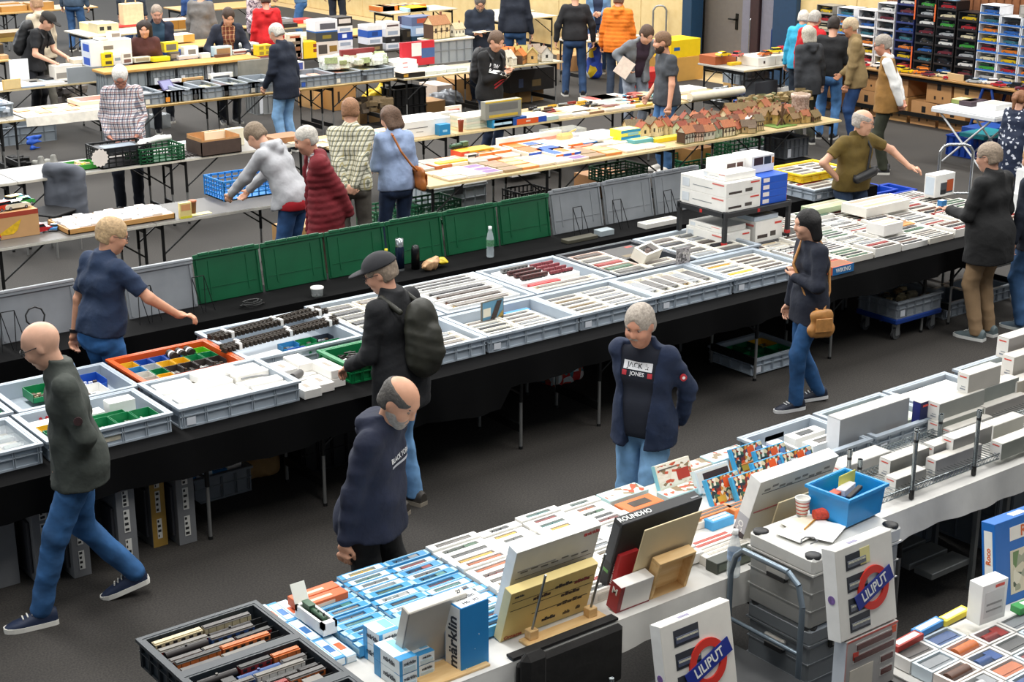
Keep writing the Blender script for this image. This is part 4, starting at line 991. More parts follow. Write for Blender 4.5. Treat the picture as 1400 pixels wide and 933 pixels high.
tubwall(g,L,W,H);ob('tub_body',g,cb_,t)
for (x,y,z,lx,ly,lz,c_,rz_,n_,l_) in ((.07,.05,.115,.17,.025,.02,'#2a2420',.35,'hammer','dark wooden tool lying across the blue tub'),(.12,.17,.10,.14,.004,.09,'#e3dc6a',.1,'paper_sheet','yellow sheet standing inside the blue tub'),(.10,.11,.105,.13,.05,.035,'#e6e2e4',.3,'paper_bundle','white paper bundle inside the blue tub'),(.05,.12,.10,.06,.05,.03,'#c4553a',.2,'tape_roll','orange packet inside the blue tub')):
    tag(ob(n_,G().cb(0,lx,0,ly,0,lz,0,.003),mat(c_,.6,0,.08),None,(5.60+x,4.585+y,1.012+z),(0,0,rz_)),l_,'tool' if n_=='hammer' else 'paper')
cup(5.545,4.83,1.013,'red checked paper cup standing by the blue tub','#f1efe9',c2='#c9442e')
tag(ob('crumpled_cup',G().cyl((0,0,.03),(.08,-.03,.03),.026,.034,12).cyl((.078,-.029,.03),(.082,-.031,.03),.034,.03,12,1),[mat('#c9442e',.6,0,.3,90),mat('#f3f1ec',.6,0,0)],None,(5.55,4.755,1.012)),'red checked paper cup lying on its side before the blue tub','cup')
for i,(x,y,rz_,l) in enumerate(((5.30,4.62,.1,'white paper sheet with a cable end on the silver case'),(5.36,4.70,-.25,'cream folded sheet with a pencil on the silver case'),(5.42,4.52,.4,'white form lying nearest the case corner'))):
    tag(ob('paper_sheet',G().box(0,.22,0,.15,0,.0015),mat(['#f2f0ea','#efe6d0','#f5f4f1'][i],.7,0,.02),None,(x,y,1.0125+i*.002),(0,0,rz_)),l,'paper')
tag(ob('pencil',G().cyl((0,0,0),(.14,.05,0),.004,None,6),mat('#c98f3c',.5,0,0),None,(5.42,4.7,1.021)),'yellow pencil on the papers of the silver case','pencil')
tag(ob('cable',G().tube([(.0,.0,0),(.03,.03,0),(.07,.035,0),(.1,.01,0),(.08,-.03,0),(.03,-.03,0)],.003,5),mat('#4b4c50',.5,0,0),None,(5.29,4.6,1.02)),'thin grey cable curled on the silver case','cable')
bottle(5.18,4.93,.752,'clear water bottle with a blue-grey label behind the trolley handle',body=mat('#8fa8c8',.5,0,.3,60))
# grey crates at the far edge and their boxes, long grey cartons, wire racks
for i,(x0,L) in enumerate(((6.30,.62),(6.95,.62),(7.60,.62),(8.3,.62))):
    l=['first grey crate after the picture boxes, white window boxes inside','second grey crate, holding a pale green flat box','third grey crate, holding white flat boxes','fourth grey crate with the oval hand grip'][i]
    cr=crate('grey_crate',l,x0,5.52,ZT,L,.50,.12,PL,'grey crates on the near table');
    ob('hand_grip',G().box(.2,.36,.462,.468,.055,.085),mat('#3b4148',.6,0,0),cr)
    if i==0:
        for q in range(3):
            key,b=window_box(.26,.09,.07,WH,['brown','black','beige'][q],'wagon',None,(.2,.5));put(key,b,(x0+[.16,.42,.42][q],5.77+[.0,.1,-.04][q],ZT+.03),R([90,0,0][q])*.95,'white window box inside the first grey crate, %s of three'%ORD[q],'white boxes in the first grey crate')
    else:
        flat(['','pale green flat set box inside the second grey crate','white flat set box inside the third grey crate','cream flat set box inside the fourth grey crate'][i],x0+.07,5.62,.48,.33,.03,['','#c3cbb6','#efece4','#d8d6c2'][i],['','#c9d0bd','#f1efe8','#dcdac8'][i],z=ZT+.07)
        for q in range(2):carton('model_box','slim white carton inside the %s grey crate, %s one'%(ORD[i],['far','near'][q]),x0+.08,5.56+q*.04-.0,ZT+.02+q*.0,.46,.035,.05,'#eeeae0',(('t',.3,.45,.2,.8,'#d98a6a'),))
def longbox(label,px,py,L,W,H,c,z,end='#e6e4df',red=True,name='grey_carton'):
    p=at(px,py,z);c='#%02x%02x%02x'%tuple(int(int(c[i:i+2],16)*.84) for i in (1,3,5));o=carton(name,label,p.x,p.y,z,L,W,H,c,(('l',.02,.98,.02,.98,end),('t',.01,.99,.02,.98,'#c9c5bd')),0,'long grey cartons')  # body colour scaled down, putting the shade of the front faces into it
    if red:ob('red_print',G().box(-.0022,-.001,W*.2,W*.8,H*.80,H*.86),mat('#cf4638',.5,0,0),o);ob('print_lines',G().box(-.0022,-.001,W*.25,W*.7,H*.15,H*.22).box(-.0022,-.001,W*.25,W*.6,H*.3,H*.34),mat('#8f949c',.5,0,0),o)
    return o
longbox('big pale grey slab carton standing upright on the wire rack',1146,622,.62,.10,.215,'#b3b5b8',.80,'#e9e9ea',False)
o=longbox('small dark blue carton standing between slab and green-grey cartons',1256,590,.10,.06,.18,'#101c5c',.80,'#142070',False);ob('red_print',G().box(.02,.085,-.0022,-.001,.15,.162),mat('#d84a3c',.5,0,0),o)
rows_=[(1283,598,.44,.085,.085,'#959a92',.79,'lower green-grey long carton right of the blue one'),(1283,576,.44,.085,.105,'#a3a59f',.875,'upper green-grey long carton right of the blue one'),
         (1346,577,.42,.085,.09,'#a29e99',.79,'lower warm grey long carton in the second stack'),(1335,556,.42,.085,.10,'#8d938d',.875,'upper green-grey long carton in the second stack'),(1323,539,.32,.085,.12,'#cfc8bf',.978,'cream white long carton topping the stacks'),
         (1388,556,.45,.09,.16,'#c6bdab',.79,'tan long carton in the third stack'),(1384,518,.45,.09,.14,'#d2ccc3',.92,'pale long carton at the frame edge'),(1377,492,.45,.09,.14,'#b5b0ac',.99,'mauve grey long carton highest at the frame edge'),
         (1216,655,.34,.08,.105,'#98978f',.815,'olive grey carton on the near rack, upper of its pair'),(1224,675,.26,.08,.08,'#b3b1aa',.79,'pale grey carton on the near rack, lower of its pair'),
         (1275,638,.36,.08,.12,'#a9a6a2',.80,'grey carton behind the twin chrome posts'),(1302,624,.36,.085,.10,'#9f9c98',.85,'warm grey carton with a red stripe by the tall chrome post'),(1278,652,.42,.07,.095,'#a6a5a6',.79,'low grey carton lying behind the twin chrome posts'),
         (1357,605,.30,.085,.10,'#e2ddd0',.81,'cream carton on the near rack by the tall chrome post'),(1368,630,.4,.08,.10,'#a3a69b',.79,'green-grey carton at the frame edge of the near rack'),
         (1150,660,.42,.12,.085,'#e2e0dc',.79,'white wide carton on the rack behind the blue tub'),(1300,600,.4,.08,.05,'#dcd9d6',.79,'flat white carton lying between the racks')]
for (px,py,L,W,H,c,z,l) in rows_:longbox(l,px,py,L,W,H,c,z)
carton('kit_box','orange and green house kit box between crates and long cartons',8.0-.05,5.50,ZT+.07,.30,.2,.06,'#d65a22',(('t',.08,.92,.1,.9,'#9fae7a'),('t',.3,.7,.35,.65,'#e8e4da')))
carton('kit_box','yellow carton behind the cream long carton',8.62,5.6,ZT+.07,.2,.1,.16,'#e3cf8a')
chrome=mat('#9aa3a6',.25,.85,.1,40)
def rack(label,x0,x1,y0,y1,z,posts):
    r=thing('wire_rack',label,'rack',(x0,y0,z));g=G();L,W=x1-x0,y1-y0
    n=int(L/.03)
    for k in range(n+1):g.box(L*k/n-.0016,L*k/n+.0016,0,W,.03,.0335)
    for yy in (0,W):g.box(0,L,yy-.003,yy+.003,.036,.042);g.box(0,L,yy-.003,yy+.003,.004,.010)
    for k in range(n):
        for yy in (0,W):g.cyl((L*k/n,yy,.008),(L*(k+.5)/n,yy,.038),.0015,None,3,0,False);g.cyl((L*(k+.5)/n,yy,.038),(L*(k+1)/n,yy,.008),.0015,None,3,0,False)
    ob('wire_grid',g,chrome,r)
    for (x,y,h) in posts:
        p=ob('post',G().cyl((0,0,.0),(0,0,h),.0125,None,10).cyl((0,0,h-.035),(0,0,h),.0155,None,10),chrome,r,(x-x0,y-y0,0))
        ob('post_foot',G().cyl((0,0,-.035),(0,0,.02),.0145,None,10),mat('#141414',.5,0,0),p)
        ob('post_ring',G().cyl((0,0,h-.06),(0,0,h-.045),.0135,None,10),mat('#202022',.5,0,0),p)
rack('chrome wire rack along the front edge of the near table',6.35,9.4,4.99,5.30,.757+.035,[(6.62,4.99,.36),(6.66,5.02,.36),(7.17,4.99,.36),(6.52,5.28,.13),(6.45,5.3,.2)])
rack('chrome wire rack behind the first, under the long cartons',6.6,9.4,5.33,5.47,.757+.035,[(7.3,5.34,.2),(6.62,5.45,.1)])
# below: steel rack frame and grey boxes
t=thing('steel_workbench','grey steel frame shelf standing below the white cloth','shelf',(7.25,4.99,0));st=mat('#7c7e7c',.4,.5,.1,8)
for x in (0,.28):
    for y in (0,.48):ob('leg',G().box(x,x+.03,y,y+.03,0,.73),st,t)
for q in range(3):ob('shelf_slat',G().cb(-.35,0,.02+q*.16,.15+q*.16,.16,.20,0,.004),st,t)
ob('brace',G().cyl((.015,.015,.5),(-.2,.015,.71),.01,None,6),st,t);ob('brace',G().cyl((.29,.015,.5),(.5,.015,.71),.01,None,6),st,t);ob('brace',G().cyl((.015,.48,.5),(.015,.25,.71),.01,None,6),st,t)
for i,(x,y,L,W,H,c,l) in enumerate(((7.75,5.2,.8,.6,.42,'#70767c','large closed grey storage crate under the near table'),(6.55,5.4,.6,.45,.5,'#5a6066','dark grey crate standing behind the steel frame'),(7.0,5.55,.7,.4,.45,'#6a7076','grey crate at the back under the near table'))):
    cr=crate('storage_crate',l,x,y,.0,L,W,H,c);ob('crate_lid',G().cb(.0,L,0,W,H,H+.03,0,.008),mat(c,.5,0,.05),cr)
carton('grey_carton','warm grey carton lying on the large storage crate',7.72,5.12,.455,.45,.3,.1,'#8c857c',(('t',.2,.8,.2,.8,'#6a655f'),))
# sets standing in front: round-logo boxes and others
red=mat('#d8352a',.5,0,0);navy=mat('#1b2f8c',.5,0,0)
def logo_set(label,x,y,z,L,T,H,lean,rz,sep):
    o=carton('train_set_box',label,x,y,z,L,T,H,'#ece8df',(('l',.0,1,0,1,'#f3f2ee'),('t',.3,.45,.2,.5,'#8a86a0')),0,None,rot=(R(-lean),0,R(rz)),ch=.004)
    for v in (.74,.50,.26,.06):
        wn=ob('window_recess',G().box(L*.17,L*.52,-.0022,.001,H*v,H*(v+.17)),mat('#33363e',.4,0,.1),o)
        ob('coach',G().cb(L*.19,L*.51,-.006,-.002,H*(v+.03),H*(v+.10),0,.001),mat('#4b5268' if sep else '#6b6f78',.4,0,.2,90),wn)
        ob('coach_windows',G().box(L*.2,L*.5,-.0068,-.006,H*(v+.07),H*(v+.09)),mat('#c9c6b4',.4,0,.4,160),wn)
    n=36;ro,ri=L*.265,L*.175;cx,cz=L*.60,H*.46;vs=[]
    for k in range(n):
        a=2*math.pi*k/n
        for rr,yy in ((ro,-.009),(ri,-.009),(ro,0),(ri,0)):vs.append((cx+rr*math.cos(a),yy,cz+rr*math.sin(a)))
    fs=[]
    for k in range(n):
        a,b=4*k,4*((k+1)%n);fs+=[(a,b,b+1,a+1),(a+2,b+2,b,a),(a+1,b+1,b+3,a+3)]
    ob('logo_ring',G().add(vs,fs),red,o)
    T_=Matrix.Translation((cx,0,cz))@Matrix.Rotation(R(-20),4,'Y')
    br=ob('logo_bar',G().box(-L*.34,L*.34,-.0115,-.008,-H*.085,H*.085,0,T_),navy,o)
    l_=lettering('LILIPUT',H*.15,wt,br,(cx,-.0125,cz),(R(90),R(-20),0));l_.scale=(.86,1,1)
    ob('side_logo',G().cyl((-.0022,T*.5,H*.45),(0,T*.5,H*.45),T*.28,None,14),mat('#7a5f9c',.5,0,.3,90),o)
    return o
p=at(1150,880,1.05)
o=logo_set('white coach set box with red ring emblem standing on the red coach box',p.x,p.y,1.05,.36,.07,.40,10,0,0);ob('price_note',G().box(.15,.21,-.003,-.001,.30,.37),mat('#eadf9a',.6,0,0),o)
o=carton('train_set_box','grey-framed box with dark red coaches standing under the white ring-emblem box',p.x+.03,p.y-.005,.752,.33,.065,.29,'#b9b4b0',(('l',0,1,0,1,'#cdd3da'),('f',0,1,.97,1,'#c4564a'),('f',.0,.02,0,1,'#d0a09a'),('f',.1,.55,.02,.5,'#e2d8c8'),('f',.14,.24,.66,.78,'#d8402e'),('f',.88,.96,.84,.95,'#e0562e')))
for (u0,u1,v) in ((.18,.9,.80),(.14,.95,.62),(.68,.95,.42),(.7,.95,.2)):
    wn=ob('window_recess',G().box(.33*u0,.33*u1,-.0022,0,.29*v-.005,.29*(v+.11)),mat('#d6d2cc',.5,0,0),o);ob('coach',G().cb(.33*u0+.006,.33*u1-.006,-.006,-.002,.29*v,.29*(v+.09),0,.001),mat('#5a2a26',.4,0,.25,120),wn)
p=at(907,852,1.0)
logo_set('white coach set box with red ring emblem standing on the black lattice crate',p.x+.012,p.y-.05,.515,.43,.065,.45,11,0,1)
def lattice(label,x,y,z,L,W,H,c='#1d1e20',n=7,name='lattice_crate'):
    r=thing(name,label,'crate',(x,y,z));m=mat(c,.5,0,.05);g=G();e=.012
    g.box(0,L,0,W,0,.01)
    for (y0,y1) in ((0,e),(W-e,W)):
        for zz in np.linspace(.0,H-.02,5):g.box(0,L,y0,y1,zz,zz+.014)
        for k in range(n+1):g.box(L*k/n-.006,L*k/n+.006,y0,y1,0,H)
    for (x0,x1) in ((0,e),(L-e,L)):
        for zz in np.linspace(.0,H-.02,5):g.box(x0,x1,0,W,zz,zz+.014)
        for k in range(n):g.box(x0,x1,W*k/n,W*k/n+.012,0,H)
    g.box(-.006,L+.006,-.006,.006,H-.02,H);g.box(-.006,L+.006,W-.006,W+.006,H-.02,H);g.box(-.006,.006,0,W,H-.02,H);g.box(L-.006,L+.006,0,W,H-.02,H)
    ob('lattice',g,m,r);return r
lattice('lower black lattice crate below the near table edge',4.22,4.12,0,.8,.62,.245);c_=lattice('upper black lattice crate carrying the ring-emblem box',4.22,4.12,.247,.8,.62,.245)
ob('crate_lid',G().box(0,.8,0,.62,.245,.257),mat('#222427',.5,0,.1),c_)
o=carton('train_set_box','grey-framed coach set box with an orange sticker cut by the bottom frame',3.62,4.32,.42,.36,.06,.30,'#b8b6b3',(('f',.06,.94,.06,.94,'#e3e2de'),('f',.1,.9,.1,.72,'#31384a'),('t',.0,1,0,1,'#cfc6c2'),('f',.8,.88,.78,.88,'#e0562e'),('f',.05,.95,.935,.95,'#c4564a')));
for q in range(3):ob('coach',G().cb(.05,.31,-.006,-.001,.04+q*.06,.075+q*.06,0,.001),mat('#5f6f90',.4,0,.3,90),o)
tag(ob('folded_jacket',G().cb(0,.62,-.05,.0,-.30,.0,0,.02).cb(.0,.14,-.09,-.02,-.34,.05,0,.03).box(0,.62,0,.05,0,.012),mat('#1a1817',.85,0,.3,9,.4),None,(3.80,4.925,.757)),'black jacket hanging over the white cloth edge','jacket')
lt_=thing('equipment_trolley','black tube trolley frame standing before the black jacket','trolley',(3.55,4.28,0));bt=mat('#2b2c2e',.5,.2,0)
ob('frame',G().tube([(0,0,.42),(.62,0,.42),(.62,.4,.42),(0,.4,.42),(0,0,.42)],.022,8),bt,lt_);ob('deck',G().box(0,.62,0,.4,.40,.415),bt,lt_)
for a,b in ((.02,.02),(.6,.02),(.02,.38),(.6,.38)):ob('leg',G().cyl((a,b,0),(a,b,.42),.018,None,8),bt,lt_)
ob('chrome_post',G().cyl((.61,.39,.42),(.61,.39,.66),.012,None,8),chrome,lt_)
# nearest table at the lower right with its boxes
table(5.06,6.9,3.1,3.93,'nearest folding table under white cloth with clear boxes of trains',z=.735,top='#d9d7d2',name='trestle_table')
cloth('tablecloth','white cloth on the nearest table at the frame corner',5.06,6.9,3.08,3.95,.75,.2,WT,.1,30,.01,11)
q=0
for i in range(5):
    for j in range(4):
        x,y=5.10+j*.20,3.80-i*.115;tc=['brown','red','blue','silver','grey','orange'][(i*3+j*2)%6]
        if i==0 and j>1:continue
        cl_=['#d8d6d2','#c9d6de','#e6d9d0','#dedbd6'][(i+j)%4]
        key,b=window_box(.19,.108,.06,cl_,tc,KN[(i+j)%4],None,(.1,.84));put(key,b,(x+.1,y+.03,ZT+.006),.02*((i+j)%3-1),'clear-topped box with %s model on the nearest table, row %s box %s'%(tc,ORD[i],ORD[j]),'clear-topped boxes on the nearest table')
for (x,y,c,l,pr_) in ((5.12,3.86,'#a33228','slim red lettered carton at the far edge of the nearest table','#e8e2da'),(5.30,3.885,'#3f86c4','slim blue carton at the far edge of the nearest table','#dfe8ee'),(5.48,3.88,'#e7d23c','slim yellow carton at the far edge of the nearest table','#f0e8b0')):
    carton('model_box',l,x,y,ZT+.066,.19,.05,.03,c,(('t',.1,.9,.2,.8,pr_),),.05)
p=at(1327,880,.82)
o=carton('model_box','white upright carton with grey print standing before the blue set box',5.62,3.80,ZT+.06,.17,.08,.20,'#f0f0ee',(('f',.12,.88,.15,.8,'#dcdcda'),('f',.5,.85,.86,.93,'#d8402e'),('f',.2,.8,.45,.5,'#9a9a98'),('f',.2,.8,.3,.34,'#9a9a98')),-.08)
o=carton('train_set_box','big bright blue set box with a town picture standing at the frame edge',5.92,3.92,ZT,.62,.08,.42,'#1767b8',(('l',.2,.8,.3,.9,'#eceae4'),('f',.17,.95,.74,.9,'#ece6dc'),('f',.17,.95,.1,.62,'#d9cfb6'),('t',.25,.4,.2,.7,'#eef0f0')),rot=(R(-8),0,R(-3)))
word('Roco',.075,mat('#d8662a',.5,0,0),o,'f',.62,.08,.42,.42,.82);word('Roco',.04,mat('#d8662a',.5,0,0),o,'l',.62,.08,.42,.5,.6).rotation_euler=(R(90),R(-90),R(-90))
ob('picture',G().box(.62*.2,.62*.92,-.003,-.001,.42*.13,.42*.6),speckle('town_picture',['#d9cfb6','#6f8a5a','#e4dcc8','#a3a48c','#d9d2bc','#4f5a4a'],22),o)
tag(ob('white_rod',G().cyl((0,0,0),(-.02,0,.26),.006,None,8),mat('#eef0ee',.5,0,0),None,(6.06,4.03,.757)),'thin white rod standing behind the blue set box','rod')
carton('model_box','green carton lying at the foot of the blue set box',5.84,3.74,ZT+.066,.22,.06,.035,'#3f9a52',(('t',.2,.8,.2,.8,'#e6efe6'),),-.1)
# ---------------- main sales table ----------------
ZM=.751
def fill(cl,x0,y0,L,W,z,rows,cols,tcs,kinds,c='#ebe7dc',H=.05,lanes=1,gap=.006,grp=None,skip=()):
    """lay tray boxes in a grid inside a crate"""
    bl,bw=L/cols-gap,W/rows-gap;n=0
    for i in range(rows):
        for j in range(cols):
            tc=tcs[n%len(tcs)];kd=kinds[n%len(kinds)];n+=1
            if (i,j) in skip:continue
            cc=c if isinstance(c,str) else c[n%len(c)]
            key,b=tray_box(round(bl,2),round(bw,3),H,cc,tc,kd,lanes)
            nm=tc if isinstance(tc,str) else ' and '.join(dict.fromkeys(tc[:2]))
            put(key,b,(x0+(j+.5)*L/cols+rnd.uniform(-.003,.003),y0+W-(i+.5)*W/rows,z+rnd.uniform(0,.006)),rnd.uniform(-.012,.012),'%s %s tray in the %s, row %s place %s'%(nm,KW[kd],SHORT.get(cl,cl),ORD[i],ORD[j]),grp or 'pale model trays on the main table')
def bin_(label,x,y,z,L,W,H,c,stuff='#8a8c8c',grp='coloured parts bins',kind=0,seed=0):
    r=thing('parts_bin',label,'bin',(x,y,z),0,grp);g=G();t=.003
    g.box(0,L,0,W,0,t);g.box(0,t,0,W,0,H);g.box(L-t,L,0,W,0,H);g.box(0,L,W-t,W,0,H);g.box(0,L,0,t,0,H*.6)
    ob('bin_body',g,mat(c,.4,0,.05),r);g=G();q=random.Random(seed)
    for k in range(7):
        if kind==0:a=L*(k+.5)/7;g.box(a-L*.05,a+L*.05,W*.12,W*(.7+.2*q.random()),t,H*(.2+.2*q.random()),k%2)
        else:a,b=q.uniform(.1,.7)*L,q.uniform(.1,.7)*W;g.box(a,a+.025,b,b+.018,t,H*q.uniform(.2,.5),k%2)
    o=ob('bin_contents',g,[mat(stuff,.5,.1,.2,80),mat('#c9c7c0' if kind==0 else '#5a4a3a',.5,0,.2,80)],r);o['kind']='stuff'
    return r
GR,YE,BU,LI='#12854f','#e9b824','#2559b5','#6ed02a'
# near row
cr=crate('sales_crate','grey crate of clear sorting boxes at the left end of the main table',2.22,8.40,ZM,.82,.55,.125,PL,'grey crates on the main table')
for i in range(3):
    for j in range(3):
        t=thing('clear_box','clear lidded sorting box in the end crate, row %s place %s'%(ORD[i],ORD[j]),'box',(2.27+j*.25,8.45+i*.155,ZM+.02),0,'clear sorting boxes')
        ob('box_shell',G().cb(0,.235,0,.145,0,.075,0,.004),glass('#e4ecf2',.22),t);o=ob('small_parts',G().box(.01,.11,.01,.135,.004,.03).box(.12,.225,.01,.06,.004,.04,1).box(.12,.225,.07,.135,.004,.025,2),[mat('#b9ad98',.6,0,.3,60),mat('#8f9a92',.6,0,.3,60),mat('#d6d2c6',.6,0,.2)],t)
cr=crate('sales_crate','grey crate of green bins with three red dots inside, before the orange crate',3.06,8.40,ZM,.80,.56,.125,PL,'grey crates on the main table')
ob('red_dot',G().cyl((.16,.503,.08),(.16,.508,.08),.011,None,10).cyl((.20,.503,.08),(.20,.508,.08),.011,None,10).cyl((.24,.503,.08),(.24,.508,.08),.011,None,10),mat('#b3202c',.5,0,0),cr)
ob('green_dot',G().cyl((.18,.019,.05),(.18,.022,.05),.012,None,10),mat('#1d7a4a',.5,0,0),cr);ob('masking_tape',G().box(.28,.46,.018,.0195,.03,.075),mat('#c9c2ae',.6,0,.15,30),cr)
for k in range(5):bin_('green parts bin with rail pieces, %s from the seller in the red-dotted crate'%ORD[k],3.12+k*.137,8.45,ZM+.045,.13,.17,.07,GR,['#8f8f8c','#c9c6bd','#9a9a96','#b9b4a8','#8d8d8c'][k],seed=k)
bin_('yellow parts bin beside the green bins in the red-dotted crate',3.12,8.63,ZM+.045,.10,.1,.06,YE,seed=9);bin_('long green bin behind the row of green bins',3.24,8.63,ZM+.05,.42,.07,.055,GR,'#e5e2da',seed=4)
carton('model_box','long white foam carton at the back of the red-dotted crate',3.12,8.74,ZM+.04,.45,.10,.06,'#f1f0ec');carton('model_box','white foam block upright in the back corner of the red-dotted crate',3.60,8.74,ZM+.04,.17,.10,.10,'#f1f0ec')
cr=crate('sales_crate','grey crate heaped with white foam boxes beside the loose white stack',3.90,8.40,ZM,.86,.60,.135,PL,'grey crates on the main table')
for i in range(5):
    for j in range(3):carton('foam_box','white foam box in the heaped crate, row %s place %s'%(ORD[i],ORD[j]),3.96+j*.255+rnd.uniform(-.01,.01),8.46+i*.098,ZM+.03+rnd.choice([0,.02,.035]),.245,.092,.06,['#f3f2ef','#efeeea','#f4f1ea'][(i+j)%3],(('t',.3,.7,.44,.56,'#9c968c'),) if (i*2+j)%3==0 else (),rnd.uniform(-.05,.05),'white foam boxes on the main table',ch=.004)
carton('foam_box','large white foam box lying on top of the heaped crate',4.25,8.83,ZM+.10,.30,.11,.05,'#f4f3f0',(('t',.25,.75,.44,.5,'#8f857a'),),.12,'white foam boxes on the main table',ch=.004)
t=ob('curved_rail',G().tube([(0,0,0),(.06,.0,0),(.12,-.012,0),(.18,-.04,0)],.008,6),mat('#8d8f90',.4,.4,.1),None,(4.50,8.72,ZM+.115));tag(t,'curved grey rail lying on the white foam boxes','rail')
n=0
for (x,y,z,L,W,rz) in ((4.80,8.42,0,.13,.18,0),(4.81,8.62,0,.13,.2,.03),(4.93,8.46,0,.12,.2,0),(4.93,8.68,0,.12,.22,.02),(4.80,8.72,.05,.13,.2,0),(5.05,8.5,0,.11,.27,0),(5.05,8.5,.062,.11,.27,.02),(4.95,8.74,.06,.12,.22,0),(5.06,8.8,0,.1,.2,0)):
    carton('foam_box','white foam box in the loose stack beside the green crate, %s of nine'%ORD[n],x-.02,y-.02,ZM+z,L,W,.06,'#f2f0eb',(('t',.35,.6,.3,.7,'#94897a'),) if n%2==0 else (),rz,'white foam boxes on the main table',ch=.003);n+=1
t=ob('rail_roll',G().cyl((0,0,.025),(.09,.05,.025),.026,None,10),mat('#5a5856',.6,0,.2),None,(4.82,8.62,ZM+.06));tag(t,'grey roll on the loose white foam stack','roll')
cr=crate('green_crate','green plastic crate of black track pieces before the man with the backpack',5.17,8.46,ZM,.42,.44,.125,'#0e7a45',ribs=True,card=False)
g=G();q=random.Random(4)
for k in range(70):
    x,y,a=q.uniform(.05,.33),q.uniform(.06,.36),q.uniform(-.5,.5);T_=Matrix.Translation((x,y,.05+.05*q.random()))@Matrix.Rotation(a,4,'Z');g.box(0,.06,0,.012,0,.008,0 if k%9 else 1,T_)
g.box(.04,.38,.04,.40,.012,.05,0)
o=tag(ob('track_pieces',g,[mat('#2a2321',.6,0,.2,60),mat('#e5e2dc',.6,0,0)],None,(5.17,8.46,ZM)),'heap of black track pieces inside the green crate','track');o['kind']='stuff'
SHORT={}
NL=['first front crate right of the backpack man','second front crate, under the picture sign','third front crate, behind the walking man','fourth front crate','last front crate, nearest the woman']
SHORT.update(zip(NL,['first front crate','picture sign crate','third front crate','fourth front crate','last front crate']))
for k,(x0,L) in enumerate(((5.62,.65),(6.28,.84),(7.12,.78),(7.90,.80),(8.71,.80))):
    cr=crate('sales_crate','grey front-row crate of model trays, '+NL[k],x0,8.42,ZM,L,.59,.125,PL,'grey crates on the main table')
    ob('inner_tray',G().box(.045,L-.045,.045,.545,.013,.05),mat('#b8bcc0',.6,0,.05),cr)
    tcs=[['silver','grey','beige'],['beige','grey','silver','grey','black'],['grey','silver','beige','grey'],['silver','grey','grey','beige'],['grey','beige','yellow','brown','silver','grey']][k]
    if k==0:fill(NL[k],x0+.06,8.5,L-.12,.26,ZM+.05,3,1,tcs,['coach','wagon'])
    elif k==3:fill(NL[k],x0+.06,8.55,L-.12,.40,ZM+.055,1,6,tcs,['coach'],H=.05);
    else:fill(NL[k],x0+.055,8.475,L-(.22 if k==1 else .11),.36 if k==1 else .47,ZM+.05,5 if k==1 else 6,2,tcs,['wagon','coach','open','coach'])
    if k==3:fill('front edge of the fourth front crate',x0+.06,8.47,L-.12,.08,ZM+.055,1,1,['brown'],['coach'],H=.05)
    if k==1:carton('model_box','slim blue carton in the corner of the second front crate',6.78,8.86,ZM+.03,.22,.05,.06,'#2f86c9')
sg=carton('picture_sign','upright picture card of a steam engine under blue sky in the second front crate',6.50,8.80,ZM+.06,.22,.014,.185,'#6b6a60',(('f',.04,.96,.05,.95,'#5f93b0'),('f',.06,.4,.35,.7,'#e2dcc8')),R(6),cat='sign')
ob('engine_print',G().add([(.07,-.004,.02),(.13,-.004,.02),(.2,-.004,.17),(.15,-.004,.17)],[(0,1,2,3)]),mat('#3a2f2a',.5,0,.3,60),sg);ob('embankment_print',G().add([(.12,-.0035,.015),(.21,-.0035,.015),(.21,-.0035,.09),(.17,-.0035,.06)],[(0,1,2,3)]),mat('#a98f4a',.6,0,.3,60),sg)
# far row
cr=crate('sales_crate','grey crate with lime green bins behind the bald man',2.3,9.02,ZM,.80,.6,.12,PL,'grey crates on the main table')
for k in range(4):bin_('lime green parts bin in the crate behind the bald man, %s along'%ORD[k],2.75+(k%2)*.16,9.08+(k // 2)*.2,ZM+.04,.14,.17,.07,LI if k!=1 else GR,'#d9d6cc',kind=1,seed=k)
bin_('blue parts bin behind the lime green bins',2.93,9.42,ZM+.045,.13,.1,.08,BU,kind=1,seed=8)
cr=crate('sales_crate','grey crate with green and blue bins left of the orange crate',3.12,8.99,ZM,.80,.58,.12,PL,'grey crates on the main table')
for k,(c,s_) in enumerate(((GR,'#b89a86'),(GR,'#8f8578'),(BU,'#e8e8e6'),(GR,'#3a3a3a'),('#f0efec','#3a3a3a'))):bin_(['green bin at the back of the crate left of the orange one','second green bin at the back of that crate','blue bin with white labels in the crate left of the orange one','green bin with black parts in the crate left of the orange one','white tray with black parts in the crate left of the orange one'][k],3.32+(k%3)*.17+(.1 if k>2 else 0),9.28-(k // 3)*.2,ZM+.045,.16,.18,.06,c,s_,kind=1,seed=k+3)
cr=crate('orange_crate','bright orange crate filled with coloured bins of track parts',3.95,9.0,ZM,.74,.60,.125,'#d9561c',card=False)
ob('foam_floor',G().box(.05,.69,.05,.55,.012,.04),mat('#9aa0a4',.6,0,.1),cr)
names=[]
bins=[(0,3,YE,.13,'yellow'),(1,3,BU,.1,'blue'),(2,3,BU,.1,'blue'),(3,3,BU,.1,'blue'),(4,3,GR,.1,'green'),(5,3,LI,.14,'lime'),(0,2,'#3a8fc4',.06,'pale blue'),(1,2,'#c3c7c9',.1,'grey'),(2,2,YE,.1,'yellow'),(3,2,YE,.1,'yellow'),(4,2,GR,.1,'green'),(5,2,GR,.13,'green'),(0,1,'#d8d6ce',.1,'white'),(1,1,GR,.1,'green'),(2,1,'#3b3634',.1,'black'),(3,1,'#3b3634',.1,'black'),(4,1,'#3b3634',.1,'black'),(5,1,'#3b3634',.13,'black'),(0,0,'#c9c5bb',.1,'pale'),(1,0,YE,.08,'yellow')]
